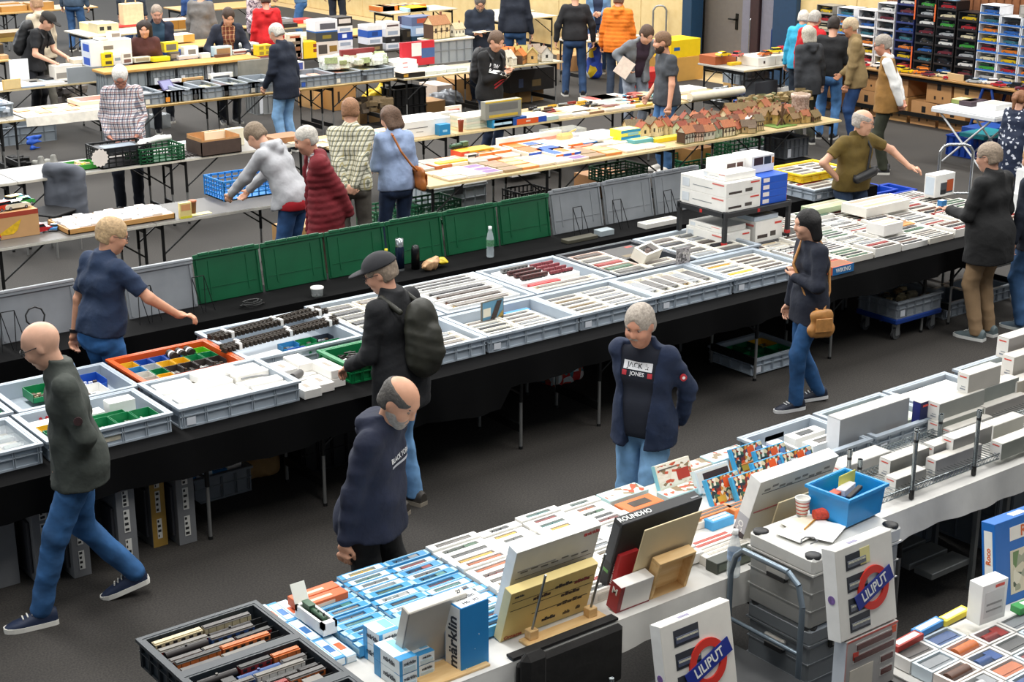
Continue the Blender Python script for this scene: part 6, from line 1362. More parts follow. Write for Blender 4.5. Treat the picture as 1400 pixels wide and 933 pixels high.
# middle row
t=thing('green_tray','small lime green tray with yellow parts on the grey table','tray',tuple(at(94,236,.751)),0);ob('tray_body',G().box(0,.34,0,.26,0,.01).box(0,.34,0,.01,0,.06).box(0,.34,.25,.26,0,.06).box(0,.01,0,.26,0,.06).box(.33,.34,0,.26,0,.06),mat('#3c9a34',.5),t);
q_=at(94,236,.751);heap('small_parts','yellow and pink small parts in the lime green tray',q_.x+.02,q_.y+.02,.763,.28,.2,.03,['#d8cf3a','#d9a79a','#c9b48a'],24,3,(.03,.06))
q_=at(140,232,.751);lattice('black crate with a glass-topped case on the grey table',q_.x,q_.y,.751,.58,.4,.22,'#17181a',7,'black_crate');carton('display_case','shallow case with a silver top inside the black crate',q_.x+.05,q_.y+.05,.90,.46,.3,.05,'#2b2e33',(('t',.1,.9,.2,.8,'#7f8a96'),))
t=thing('star_card','white star-shaped price card leaning on the black crate','card',(q_.x-.12,q_.y-.01,.78),0);n=28
ob('card',G().prism([(.1+(.1 if k%2 else .085)*math.cos(2*math.pi*k/n),.1+(.1 if k%2 else .085)*math.sin(2*math.pi*k/n)) for k in range(n)],0,.004),mat('#e9dfd6',.7,0,.03),t)
q_=at(193,226,.751);lattice('dark green crate with rolled papers beside the black crate',q_.x,q_.y,.751,.52,.4,.17,'#14532f',7,'green_crate')
for k in range(3):tag(ob('paper_roll',G().cyl((0,0,0),(.34,.16-k*.12,.03),.03,None,12),mat('#eceae4',.6,0,0),None,(q_.x+.02+k*.05,q_.y+.1+.08*k,.95)),'white paper roll lying on the dark green crate, %s one'%ORD[k],'paper')
t=thing('wire_grille','flat dark grille lying on the grey table','grille',tuple(at(236,218,.751)))
for k in range(9):ob('bar',G().box(.04*k,.04*k+.02,0,.3,0,.02),mat('#3a3230',.6),t)
K('white booklet box behind the dark grille',239,205,.25,.15,.06,'#e8e8e4',(('t',.5,.8,.2,.6,'#6a9ac0'),))
q_=at(276,215,.751);t=thing('banana_box','open dark brown fruit carton on the grey table','box',(q_.x,q_.y,.751));wm=mat('#4a3a32',.7,0,.1);L,W,H=.50,.38,.16
ob('carton',G().box(0,L,0,.01,0,H).box(0,L,W-.01,W,0,H).box(0,.01,0,W,0,H).box(L-.01,L,0,W,0,H).box(0,L,0,W,0,.01),[wm],t);ob('inner_lining',G().box(.011,L-.011,.011,.014,.01,H+.02).box(.011,L-.011,W-.014,W-.011,.01,H+.05).box(.011,.014,.012,W-.012,.01,H+.04).box(L-.014,L-.011,.012,W-.012,.01,H+.04).box(.012,L-.012,.012,W-.012,.011,.014),mat('#b98a58',.7,0,.1),t)
K('cream carton standing behind the open fruit carton',281,205,.5,.08,.2,'#e6ddc2')
litter((9.0,10.4),(15.4,16.1),.751,14,[('pale blue booklet',.2,.14,.012,'#cfdbe6','#5b8ab8'),('white parts box',.18,.12,.05,'#e9e7e2','#d3cfc6'),('cream booklet',.2,.15,.012,'#e8dcc6','#c9b08c'),('dark parts box',.16,.1,.05,'#3a3a3c','#6a6662')],'behind the man in the grey hoodie',2,'stock behind the grey hoodie man');K('brown carton at the table edge behind the red puffer man',385,197,.4,.3,.07,'#9a6b45')
o=K('long white carton behind the woman with the brown bag',562,189,.66,.42,.19,'#e9e5de',(('t',0,1,0,1,'#efece6'),('f',.05,.5,.55,.6,'#6f6a68'),('f',.25,.4,.3,.34,'#8f8a86')))
K('blue carton beside the long white carton',601,186,.16,.14,.13,'#2a86b8',(('f',.3,.7,.3,.5,'#9fd0e6'),));K('grey flat carton behind the blue carton',600,172,.34,.1,.15,'#c3c4c0',(('f',.4,.6,.3,.4,'#8a8a88'),));K('small framed card with a red coach standing on the table',596,160,.24,.03,.16,'#dcd9c9',(('f',.15,.85,.35,.75,'#b85a3e'),),name='card',cat='card')
q_=at(630,180,.751);cup(q_.x,q_.y,.751,'rust red paper cup on the wooden table edge','#b0503a',.15)
for k in range(5):K('pale green book in the flat stack right of the red cup, %s from the top'%ORD[4-k],638,178,.62,.34,.028,['#d9dcc9','#cfd8c6','#dfdac9','#cdd3c4','#e3dfd0'][k],(('t',.05,.95,.05,.95,'#e3dccb'),),z=.751+k*.03,zb=.751,rz=.01*k,name='book',cat='book',group='flat book stack')
litter((11.1,12.2),(15.75,16.12),.751,8,[('salmon booklet',.32,.16,.02,'#cf8a68','#d98f6a'),('pale salmon booklet',.3,.15,.02,'#d9a68c','#c97a58'),('blue spotted booklet',.28,.15,.02,'#d08f72','#5b86b0')],'before the graffiti hoodie man',5,'salmon booklets')
o=K('grey-yellow display carton with an open flap above blue boxes',676,168,.55,.10,.22,'#8b8a80',(('f',.1,.9,.45,.85,'#6b6a66'),('f',0,1,.92,1,'#d9b83a'),('f',.1,.9,.1,.25,'#c9a83c'),('r',0,1,0,1,'#e8cf3a')),z=.86);K('dark blue tray box under the display carton',678,176,.5,.3,.10,'#1f4f96')
for k in range(2):K('sky blue carton in front of the display carton, %s of two'%ORD[k],682+k*13,178-k*1.5,.18,.24,.10,'#2a93c4',(('f',.1,.9,.3,.6,'#bfe0ee'),('t',.1,.9,.3,.7,'#8fc9e2')))
o=K('orange and blue flat set box at the table edge',710,172,.47,.34,.07,'#d8d2c6',(('f',0,.72,0,1,'#dd5a26'),('f',.72,1,0,1,'#274fae'),('f',.3,.45,.35,.65,'#eac9b4'),('t',.1,.9,.1,.9,'#d9c3a6')))
K('pale green flat set box right of the orange and blue one',744,167,.42,.4,.05,'#bcd0c4',(('t',.05,.95,.05,.95,'#e0dccb'),));K('cream flat set box further along with a dark side',779,158,.38,.34,.05,'#e3ddc9',(('f',.1,.9,.2,.9,'#6b5e4c'),))
n=0
for i in range(11):
    for j in range(4):
        if (i+j)%5==4:continue
        t=thing('model_train','loose %s on the table below the black sweater man, file %s row %s'%(['red wagon','brown wagon','grey coach','dark wagon','ochre wagon'][n%5],ORD[i],ORD[j]),'model train',(12.55+i*.17+rnd.uniform(0,.03),15.55+j*.14,.752),rnd.uniform(-.2,.2),'loose wagons on the wooden table');ob('train_body',train_geo(.14,.035,.045,KN[n%5]),train_mats(['red','brown','grey','black','yellow'][n%5]),t);n+=1
for k,(px,py,c,l) in enumerate(((806,142,'#b5443c','white-edged book with a red cover left of the leaning man'),(830,148,'#8f9f94','grey-green book left of the leaning man'),(812,136,'#c9c4ba','pale book behind the red-covered one'))):K(l,px,py,.5,.3,.05,'#e6e2da',(('t',.05,.95,.05,.95,c),),name='book',cat='book')
for k in range(9):key,b=car(['#7a2a26','#2f7ea0','#5a2a2c','#a0703c','#3a4a5a','#8a8a86','#2f7ea0','#b3442c','#d0b04a'][k],.16,k%2);q_=at(845+(k%5)*9,136+(k // 5)*7,.751);put(key,b,(q_.x,q_.y,.752),k*.7,'small %s model car beside the leaning man, %s of nine'%(['maroon','teal','plum','brown','slate','grey','turquoise','rust','sand'][k],ORD[k]),'small model cars by the leaning man')
K('flat yellow kit boxes row at the table front by the leaning man',850,150,.55,.12,.03,'#d9bd5a',(('t',.1,.9,.1,.9,'#e3cf8a'),));K('dark red kit box at the table front',828,150,.25,.12,.04,'#6f3a30')
t=thing('rolled_board','cream board with a rolled edge at the end of the middle row','board',tuple(at(945,139,.751)));ob('board_panel',G().cb(0,1.0,0,.3,0,.03,0,.01).cyl((0,.03,.05),(1.0,.03,.05),.06,None,12),mat('#d9cfb8',.7,0,.05),t)
litter((14.9,15.7),(15.72,16.1),.751,8,[('white flat tray',.3,.2,.04,'#e3dfd6','#eeeae2'),('cream flat tray',.3,.2,.04,'#ddd5c3','#e6decd')],'behind the rolled board',6,'white flat trays');heap('plastic_bag','crumpled clear bag under the rolled board',*(lambda v:(v.x,v.y,0.02))(at(985,150,.0)),.4,.3,.25,['#d5d7d8','#c3c6c8'],30,8,(.1,.16))
# front wooden row: books, flat sets, kits
o=K('red and yellow box with a dark engine on its lid',612,213,.46,.2,.08,'#d9a520',(('f',0,.25,0,1,'#d84a28'),('f',.25,.5,.1,.6,'#c9302a'),('l',0,1,0,1,'#d8502c')));
q_=at(622,206,.835);t=thing('model_train','dark green engine on the red and yellow box','model train',(q_.x,q_.y+.06,.833),.1);ob('train_body',train_geo(.26,.06,.06,'loco'),train_mats('green'),t)
K('long white set box with an orange edge standing at the back of the row',658,205,.92,.06,.13,'#efeae0',(('f',0,1,0,.6,'#df7424'),('t',0,1,0,1,'#f1ede4')))
for k,(px,py,L,W,c,f_) in enumerate(((702,220,.62,.36,'#e3d9cc',('#2c52b0','#e0662c')),(760,219,.36,.45,'#e6d6c3',('#e0742c','#2f5ab8')),(662,214,.45,.3,'#e2d2bd',('#e07a34','#e07a34')),(640,219,.36,.2,'#d9d5cc',('#3a3a38','#8a8a84')),(700,209,.5,.3,'#dfd0c0',('#2f5ab8','#e0742c')),(755,206,.5,.26,'#eeebe6',('#e6e2da','#e6e2da')))):K('flat %s set box lying in the book row, %s one'%(['blue-orange edged','orange-blue edged','orange edged','grey lettered','blue topped','plain white'][k],ORD[k]),px,py,L,W,.055,c,(('f',0,.3,0,1,f_[0]),('f',.3,.62,0,1,f_[1]),('f',.62,.74,0,1,f_[0]),('f',.74,1,0,1,f_[1]),('t',.05,.4,.1,.9,f_[1] if k!=3 else '#9a968c'),('t',.5,.8,.2,.6,f_[0])))
litter((9.3,11.7),(13.14,13.62),.751,30,[('cream paperback',.26,.19,.025,'#d8cbb0','#b3a58c'),('white paperback',.26,.19,.03,'#e6e3da','#c9c4b8'),('purple-edged paperback',.26,.19,.025,'#cfc4b9','#7a5a8a'),('brown paperback',.26,.19,.03,'#a08a6a','#8a6f54'),('orange paperback',.26,.19,.03,'#d98a4a','#e0b07a')],'along the front of the wooden row',9,'paperbacks in the wooden row');K('yellow flat box on the paperbacks',601,230,.38,.1,.05,'#e0b82a')
t=thing('display_case','clear display case holding a yellow crane at the back of the row','display case',(11.3,13.9,.751));ob('case_glass',G().box(0,.5,0,.26,.02,.17),glass('#cfd4cf',.3),t);ob('case_base',G().cb(0,.5,0,.26,0,.02),mat('#2c2a28',.5),t);ob('crane',G().cb(.16,.36,.06,.16,.02,.12,0,.02).cyl((.2,.1,.08),(.42,.1,.15),.012),mat('#e0b41c',.4),t)
for k,(px,py,L,W,H,c,l) in enumerate(((782,190,.5,.32,.06,'#e6e2da','white flat box with a dark tool on top'),(772,193,.2,.14,.07,'#dcd0d8','pale box with a purple end'),(802,189,.55,.28,.04,'#d9b98c','tan kit tray in the wooden row'),(788,205,.5,.3,.03,'#d8836a','salmon magazine in the wooden row'),(815,203,.6,.35,.03,'#d9d2c4','grey printed sheet stack in the wooden row'),(850,199,.5,.25,.035,'#e6e2d6','white kit sheet before the yellow boxes'))):K(l,px,py,L,W,H,c,(('t',.1,.9,.1,.9,['#d9d5cb','#cdbccb','#c9a678','#c9705a','#b9b2a6','#dcd8cc'][k]),)+((('f',0,.3,0,1,'#6a3a8a'),) if k==1 else ()))
for k in range(2):K('yellow and blue lettered kit box, %s of the stacked pair'%['lower','upper'][k],849,197,.30,.2,.075,'#e9dc5a',(('f',0,1,.55,1,'#2a86b4'),('f',.35,.9,.1,.5,'#8ab8c4'),('l',0,1,0,1,'#f0d62a'),('t',.1,.9,.1,.9,'#d9cf9a')),z=.751+k*.077,zb=.751)
K('bright yellow carton end beside the kit box pair',842,196,.1,.16,.06,'#f0d11c');K('flat blue and green kit box before the houses',872,199,.3,.14,.06,'#5fa3a6',(('t',.1,.9,.2,.8,'#d6dc5a'),));K('flat yellow kit box before the houses',886,198,.4,.1,.05,'#e6cf2a')
q=random.Random(21);wl_=['#d8c79a','#cdb68a','#c9c3b0','#e0d3ae','#b9a072','#d9b9a0','#b8c0a6'];rf_=['#8f4a30','#6f4532','#a0603f','#6a5c44','#83412f','#625140','#9a6240']
n=0
for i in range(15):
    for j in range(4):
        x=12.55+i*.172+q.uniform(-.03,.03);y=13.22+j*.25+q.uniform(-.04,.04)
        if x<12.7 and j<2 or (14.0<x<14.55 and j==0):continue
        late=x>14.2;h_=q.uniform(.07,.13);key,b=house(wl_[n%7] if not late else ['#a8874e','#b3965c','#8f7a50'][n%3],rf_[(n*3)%7] if not late else ['#7a6040','#94583a','#6f5c3a'][n%3],round(q.uniform(.11,.19),2),round(q.uniform(.08,.13),2),round(h_,2),n%3,n)
        key=key+(n,);col=['tan','sand','grey','cream','ochre','pink','mint'][n%7];rc=['rust','brown','orange','olive','brick','umber','amber'][(n*3)%7]
        put(key,b,(x,y,.752),q.uniform(-.5,.5)+(R(90) if n%4==0 else 0),'%s model house with %s roof in the model village, file %s row %s'%(col,rc,ORD[i],ORD[j]),'model village houses');n+=1
q_=at(976,183,.751);K('blue and yellow kit box amid the model houses',976,183,.36,.2,.11,'#e9d52c',(('f',0,.42,0,1,'#2a8fc4'),('f',.55,.9,.4,.6,'#3a3a2c'),('t',.02,.98,.05,.95,'#c9b48a')));K('tan kit carton next to the blue and yellow box',1006,178,.32,.22,.09,'#c3a987')
t=thing('model_tower','pinkish round stone tower model among the houses','model tower',tuple(at(1093,163,.751)),0);ob('tower_wall',G().lathe([(.11,0),(.11,.26),(.125,.28),(.125,.32),(.1,.32)],n=18),speckle('stone_wall',['#b9a294','#a88f80','#c4b0a2','#9a8476'],60),t);ob('tower_roof',G().lathe([(.115,.315),(0,.35)],n=18),mat('#8a7460',.8,0,.2,60),t)
t=thing('windmill_model','model barn with crossed beams on a green base','model house',tuple(at(1070,172,.751)));ob('base',G().cb(-.2,.16,-.1,.14,0,.012),mat('#5f7a35',.9,0,.2,60),t);ob('beam',G().cyl((-.1,0,.01),(.05,0,.2),.012).cyl((.05,0,.01),(-.1,0,.2),.012).cyl((-.02,0,0),(-.02,0,.28),.014),mat('#5a3f28',.8),t);ob('walls',G().box(-.05,.12,.04,.13,.012,.14),mat('#b99a55',.8,0,.2,40),t);ob('roof',G().prism([(-.07,.13),(.14,.13),(.035,.22)],.03,.14),mat('#7a5a38',.8,0,.2,60),t)
heap('model_trees','brown and olive tree and rock models heaped behind the houses',*(lambda v:(v.x-.2,v.y,.755))(at(1040,152,.75)),1.2,.35,.12,['#6a5a38','#7f6a44','#5f5f3c','#8f7a50'],90,12,(.05,.13));t=thing('wrapped_model','model wrapped in a crumpled clear bag at the table front','model',(*at(1022,174,.751)[:2],.752));f=F((-.12,-.12,-.01),(.3,.22,.2),.012);f.ell(V3(.09,.05,.07),(.13,.08,.08),np.eye(3));f.folds(.02,3,.06);f.cut(V3(0,0,0),V3(0,0,-1));ob('wrapping',f.mesh('wrapping',mat('#cfc3bb',.3,0,.1,30)),None,t)
# beneath the wooden rows
def gcrate(label,px,py,L,W,H,c,z=0.0,n=7):v=at(px,py,z);return lattice(label,v.x,v.y,z,L,W,H,c,n,'crate')
gcrate('dark green crate on a brown carton below the wooden row',835,253,.58,.4,.16,'#0d4f2c',.26);K('brown cardboard box under that dark green crate',815,272,.55,.42,.25,'#a87a50',z=0);gcrate('dark green crate under the clear bags of houses',1003,222,.6,.42,.24,'#0d4a2a');gcrate('green crate holding an open cardboard box below the houses',935,238,.62,.5,.16,'#0e5a34');K('open cardboard box in the green crate below the houses',945,226,.4,.35,.2,'#a0713f',(('t',.05,.95,.05,.95,'#6f4c2a'),),z=.03)
cr=crate('clear_tub','clear storage tub with a grey lid on the floor below the paperbacks',*at(592,300,0)[:2],0,.78,.5,.32,'#b9c0c6',card=False);ob('tub_lid',G().cb(0,.78,0,.5,.32,.35,0,.01),mat('#a3a39f',.4,0,.08),cr);ob('lid_latch',G().cb(.3,.42,-.012,0,.24,.34,0,.004),mat('#2a2a2c',.5),cr)
for k,(px,py,z) in enumerate(((516,322,0),(572,312,0),(516,318,.22),(572,308,.22))):gcrate('green ventilated crate behind the woman with the brown bag, %s in the %s stack'%(['lower','upper'][k // 2],['near','far'][k%2]),px,py,.56,.4,.21,'#125c3a',z)
gcrate('black ventilated crate behind the last green lid',713,300,.42,.36,.3,'#151617');K('white carton on the floor under the paperbacks',700,243,.5,.4,.2,'#d9d6cf',(),z=0.08)
for k,(px,py,c,l) in enumerate(((727,232,'#e6e4df','white flat cartons on a dark box under the orange sets'),(800,222,'#e3e0d8','white carton under the kit boxes'),(135+700,205,'#e6e4df','white carton under the yellow kit boxes'))):K(l,px,py,.5,.36,.12,c,(),z=.1)
K('white box lying on the floor behind the striped shirt man',538,330,.5,.4,.12,'#e3e0da',z=.15);K('wooden box on the floor behind the grey hoodie man',395,340,.5,.35,.2,'#b98f5c',z=0.0)
cr=crate('grey_crate','grey crate standing under the houses beside a black box',*at(1073,222,.25)[:2],.28,.45,.4,.25,'#6f7378');K('black box with a white label under the grey crate',1074,252,.46,.4,.27,'#131314',(('f',.6,.8,.45,.7,'#c9c7bf'),('r',.3,.6,.4,.6,'#c9c7bf')),z=0)
crate('grey_crate','empty grey crate left of the black box under the houses',*at(1040,232,0)[:2],0,.6,.4,.2,'#7a7f84')
# left back tables: bags, plans, crates
cr=crate('grey_crate','grey crate with plastic bags at the frame edge',*at(-22,163,.751)[:2],.751,.40,.6,.16,'#8b929a');q_=at(-15,160,.8);heap('plastic_bags','blue-grey plastic bags in the crate at the frame edge',q_.x,q_.y+.1,.80,.3,.4,.1,['#c3ccd8','#9fb0c2','#d9d4d6'],30,3,(.06,.12))
cloth('table_cover','white paper cover on the table left of the plaid shirt man',7.2,8.4,19.38,20.12,.765,.12,mat('#e9e3d6',.8),.05,30,.006,4)
litter((7.25,8.35),(19.5,20.05),.768,10,[('cream plan sheet',.4,.25,.006,'#e6dcae','#e9dfa9'),('white plan sheet',.4,.25,.006,'#efece4','#e0dccf'),('orange-edged sheet',.4,.2,.006,'#d9793c','#e0a070'),('blue-edged sheet',.36,.2,.006,'#4a7ab0','#e6e2da')],'on the white table cover',7,'plan sheets on the white cover')
K('cream plan sheet pile right of the white cover',106,146,.5,.6,.03,'#e3d9b4',name='sheet_pile',cat='paper');K('open white carton with red packets left of the plaid shirt man',92,136,.5,.4,.08,'#d9cbb9',(('t',.1,.9,.1,.9,'#b5533a'),));heap('grey_cloth_heap','grey-brown cloth heap behind the white table cover',*(lambda v:(v.x,v.y,.0))(at(82,150,.0)),.5,.4,.5,['#6f675f','#8a837a','#4f4a48'],40,5,(.1,.2))
K('yellow picture board on the plan table at the frame edge',2,126,.26,.02,.14,'#e0b86a',(('f',.05,.95,.05,.95,'#e6c98f'),),name='picture_board',cat='board');K('tall white plan board at the frame edge',-3,105,.28,.02,.30,'#eceef0',(),name='plan_board',cat='board');K('grey plan sheet beside the yellow picture board',30,121,.34,.3,.02,'#9fadc0',name='sheet_pile',cat='paper')
litter((7.9,9.2),(21.85,22.4),.751,12,[('white sheet',.35,.22,.006,'#e9e7e2','#d9d9d6'),('pale blue sheet',.35,.22,.006,'#cfd9df','#b9c9d3'),('small dark tag',.1,.06,.01,'#2a2a2c','#3a3a3c')],'before the black cap man',12,'sheets before the black cap man');K('white carton with grey drawings before the black cap man',76,110,.42,.22,.2,'#d9d3c9',(('f',.05,.95,.1,.5,'#8a847c'),));K('tall wrapped cream cartons before the black cap man',96,104,.26,.3,.26,'#cfc4ae',(('f',.1,.9,.3,.8,'#8f8474'),));K('grey metal tray standing at the table end',97,114,.55,.02,.22,'#9fa5aa');K('black laptop-like case open on the plan table',30,100,.5,.3,.03,'#1c1c1e',rz=.1)
for k in range(5):K('brown leather folder in the pile left of the beige hoodie, %s from the bottom'%ORD[k],2,77,.62,.4,.07,['#8a6a2c','#9a7a38','#6f5526','#a08440','#7a5e2c'][k],z=.751+k*.073,zb=.751,name='folder',cat='folder',group='folder pile');
for k in range(2):K('tan cylinder box before the folder pile, %s of two'%ORD[k],3+k*14,80,.12,.12,.06,'#c9a47c')
K('dark box right of the folder pile',36,76,.16,.16,.2,'#3a3632')
# grey crates row
for k,(px,py,L) in enumerate(((191,144,.62),(258,137,.64),(299,132,.60),(336,128,.56),(408,121,.62),(462,117,.5),(503,114,.6),(219,141,.63))):
    v=at(px,py,.751);cr=crate('grey_crate','grey crate in the row before the plank shelf, %s from the plaid shirt man'%ORD[[0,2,3,4,5,6,7,1][k]],v.x,19.36,.751,L,.62,.155,'#8d959d','grey crates before the plank shelf',cardc=['#d9d6cc','#3a3a3c','#2c2c2e','#c9c6bc','#2c57b0','#dcd9cf','#33363c','#d98a2c'][k])
    for u in range(3):carton('flat_box','%s box inside the grey crate, %s in the crate numbered %s from the plaid shirt'%(['white','grey','salmon','yellow'][(k+u)%4],ORD[u],ORD[[0,2,3,4,5,6,7,1][k]]),v.x+.06+u*.16,19.45,.80,.15,.4,.06,['#d9d9d6','#a9adb0','#d9a08a','#d9d0a0'][(k+u)%4],(),rnd.uniform(-.1,.1),'boxes inside the grey crates')
for k,(px,py,L,H,c,f_,l) in enumerate(((217,122,.24,.15,'#e6e2dc','#7a6a80','white kit box with a purple house behind the crates'),(240,119,.3,.15,'#b08a5a','#3f4a44','brown kit box with a round red badge behind the crates'),(271,117,.35,.17,'#eceae6','#55585c','white window box with a grey coach behind the crates'))):o=K(l,px,py,L,.06,H,c,(('f',.12,.85,.2,.8,f_),('r',0,1,0,1,'#e8d22a')),z=.80)
K('dark purple booklet leaning on the first crate',224,124,.22,.02,.16,'#4a4470',(('f',.1,.9,.1,.9,'#7a7aa0'),),z=.86,rot=(R(-40),0,.3));K('open white booklet right of the crates',352,122,.35,.26,.012,'#e6e3dc',z=.80,rz=.3,name='booklet',cat='booklet')
heap('white_kits','white and green plastic kit sprues heaped on the grey crates',*(lambda v:(v.x,v.y+.1,.89))(at(455,103,.86)),1.0,.4,.12,['#d9dcd3','#c9d0bb','#e6e6e1','#8f9a6a'],70,14,(.08,.2))
# plank shelf on crates
t=thing('plank_shelf','wooden plank shelf laid across grey crates behind the row of crates','shelf',(8.75,20.45,1.03));ob('plank',G().cb(0,2.4,0,.42,.0,.035,0,.004),wood('#c08c44','#cf9f58','plank_wood'),t)
for k,(x,L,H,c,l) in enumerate(((8.78,.62,1.02,'#8f979c','tall grey crate carrying the left end of the plank shelf'),(10.5,.62,.5,'#8a8d8c','grey crate carrying the right end of the plank shelf'))):crate('grey_crate',l,x,20.5,0 if k==0 else .52,L,.36,H,c,ribs=True)
for k,(x,L,l) in enumerate(((9.45,.38,'small grey drawer crate under the plank, left'),(9.86,.42,'small grey drawer crate under the plank, middle'),(10.12+.2,.1,'white panel between the crates under the plank'))):v=crate('grey_crate',l,x,20.5,.80,L,.36,.22,'#8f979c' if k<2 else '#dfe1e4');
o=tag(ob('stained_lid',G().cb(0,.56,0,.03,0,.36,0,.006).box(.03,.53,-.004,0,.03,.33,0),mat('#7d7a70',.5,0,.15,8),None,(10.55,20.0,.753)),'brown-stained grey lid standing before the right end of the plank shelf','panel')  # the upright plate is a stained crate lid
ZP=1.066
def P(label,px,py,L,W,H,c,pr=(),z=ZP,name='kit_box',**k):return K(label,px,py,L,W,H,c,pr,z,name=name,**k)
P('blue and white diamond carton at the left end of the plank',125,92,.20,.3,.34,'#e9e9ea',(('l',0,1,0,1,'#dfe4ee'),('l',.1,.8,.05,.35,'#2756c0'),('l',.1,.8,.6,.9,'#2756c0')));pw_=P('white carton with a grey strip behind the yellow boxes',136,90,.5,.2,.34,'#e8e6e0',(('f',.02,.45,.62,.78,'#77716c'),));carton('kit_box','small white picture carton on top of the white carton',pw_.location.x+.2,pw_.location.y+.04,ZP+.342,.17,.12,.10,'#eceae4',(('f',.2,.9,.3,.8,'#9a8f84'),));carton('kit_box','flat white carton on top of the white carton',pw_.location.x+.02,pw_.location.y,ZP+.342,.14,.2,.03,'#e0ddd4')
for k,(px,py) in enumerate(((139,91),(141,81))):P('bright yellow kit box with a black window, %s of the stacked pair'%['lower','upper'][k],140,91,.17,.12,.09,'#ecd31c',(('f',.3,.85,.25,.75,'#4a4224'),),z=ZP+k*.092,zb=ZP)
P('white kit box with a window right of the yellow pair',155,89,.14,.1,.14,'#e6e6e8',(('f',.2,.8,.4,.7,'#8a9aa8'),));P('white kit box with brown coach windows on the plank',167,88,.16,.12,.16,'#eceae6',(('f',.2,.85,.1,.4,'#7a5a50'),('f',.2,.85,.55,.85,'#8a847c')));P('cream window box with a long coach on the plank',184,86,.25,.1,.07,'#dcd6bf',(('f',.1,.9,.2,.8,'#a89a7a'),));P('flat bright yellow kit box on the plank',210,85,.26,.12,.06,'#f0dc1a');P('royal blue tray box behind the yellow kit box',211,79,.42,.16,.09,'#1f4cb0',(),z=ZP);P('dark kit box with a grey picture on the plank',233,82,.16,.1,.10,'#4a4640',(('f',.1,.9,.2,.8,'#8a7f70'),));P('yellow framed display box with a grey house',225,72,.22,.12,.14,'#e9d11f',(('f',.14,.86,.2,.8,'#6f6a5c'),),z=ZP+.092);P('white framed display box with a grey house',253,80,.22,.12,.16,'#eceae6',(('f',.25,.8,.2,.75,'#77726a'),));P('pale pink flat packets before the white framed box',245,82,.3,.1,.05,'#d8cfca');P('white small carton on the plank middle',276,80,.14,.1,.07,'#e6e4de');P('pale blue framed display box with a brown bridge',294,78,.28,.12,.14,'#bcd3dc',(('f',.12,.9,.2,.8,'#9a7a55'),));P('dark brown small kits on the plank',295,79,.24,.05,.04,'#5a3a2c');P('white and red coach packets on the plank',319,75,.26,.1,.06,'#d9d4d0',(('f',.05,.95,.3,.7,'#7a3a34'),));P('white flat kit carton at the right of the plank',322,69,.4,.2,.08,'#e6e4e0',(('f',.1,.9,.3,.6,'#8a908c'),))
for k in range(2):
    for j in range(2):P('yellow kit carton in the block at the right plank end, %s row %s'%(['lower','upper'][k],['left','right'][j]),353+j*9,77-j,.12,.14,.075,'#e3c922',(('f',.2,.8,.2,.8,'#a08430'),),z=ZP+k*.077,zb=ZP)
P('stack of coloured cartons under the yellow cartons',353,88,.26,.2,.12,'#c9c6c2',(('f',.1,.5,.1,.9,'#a0443c'),('f',.55,.9,.1,.9,'#3a4a8a')),z=.92)
# tall stacks behind
def stack(px,py,specs,where,z=.751,L=.36,W=.3):
    v=at(px,py,z);zz=z;v.x,v.y=snap(v.x,v.y,L,W,z,2)
    for i,(H,c,pr) in enumerate(specs):
        carton('train_set_box','%s, %s level of %s'%({'#e':'white set box','#2':'dark set box','#1':'black set box','#3':'slate set box','#0':'black set box','#d':'pale set box','#c':'grey set box','#f':'white set box','#8':'brown set box','#a':'red set box','#b':'red set box','#9':'blue-grey set box','#5':'purple set box','#7':'tan set box'}.get(c[:2],'set box'),ORD[i],where),v.x,v.y,zz,L,W,H,c,pr,rnd.uniform(-.02,.02),'stacked train sets at the back');zz+=H+.002
Wp=(('f',.15,.85,.2,.7,'#9aa4b4'),('t',.2,.8,.2,.8,'#e3e1dc'))
stack(447,82,((.24,'#d9cfc6',(('f',.1,.5,.2,.8,'#4a4440'),('f',.6,.95,.3,.7,'#8a6a2c'))),(.14,'#3a3f44',(('f',.3,.7,.3,.7,'#8a7a2c'),)),(.02,'#2a66b0',()),(.17,'#e8e8ea',(('f',.2,.9,.15,.7,'#5a5a60'),))),'the stack behind the navy jacket man',L=.4)
stack(480,78,((.12,'#dcdfe6',Wp),(.11,'#dfe0e6',Wp),(.12,'#1f3f9a',(('f',.3,.6,.3,.8,'#dfe6f4'),)),(.10,'#e6e4e2',Wp),(.14,'#2a2624',(('f',.1,.9,.3,.8,'#d9d0c8'),))),'the first back stack',L=.28)
stack(504,72,((.12,'#3a332c',(('f',.2,.8,.3,.7,'#8a7450'),)),(.11,'#dcdee6',Wp),(.11,'#2458b0',(('f',.3,.7,.2,.8,'#1f3f80'),)),(.08,'#e6e6e6',())),'the second back stack',L=.28)
stack(528,68,((.10,'#dfe0e6',Wp),(.10,'#1c1c20',(('f',.4,.6,.3,.6,'#8a8a8a'),)),(.13,'#e3e0dc',Wp),(.10,'#e6e2de',(('f',.1,.9,.3,.6,'#5a4a4a'),))),'the third back stack',L=.28)
stack(551,66,((.12,'#26221e',()),(.18,'#17140f',(('f',.3,.7,.3,.8,'#4a3f2c'),))),'the black back stack',L=.30)
stack(574,62,((.14,'#1f2620',()),(.16,'#e6e3dc',(('f',.4,.8,.2,.7,'#8a8a86'),)),(.08,'#2a2626',(('f',0,.5,0,1,'#c2342c'),))),'the red-cornered back stack',L=.26)
stack(595,62,((.18,'#0f3348',(('f',.4,.8,.3,.6,'#7a6a2c'),)),(.16,'#8fa8c8',(('f',.2,.8,.2,.8,'#d9dfe6'),)),(.15,'#5a6788',(('f',.25,.75,.3,.8,'#b5533a'),))),'the blue-purple back stack',L=.42)
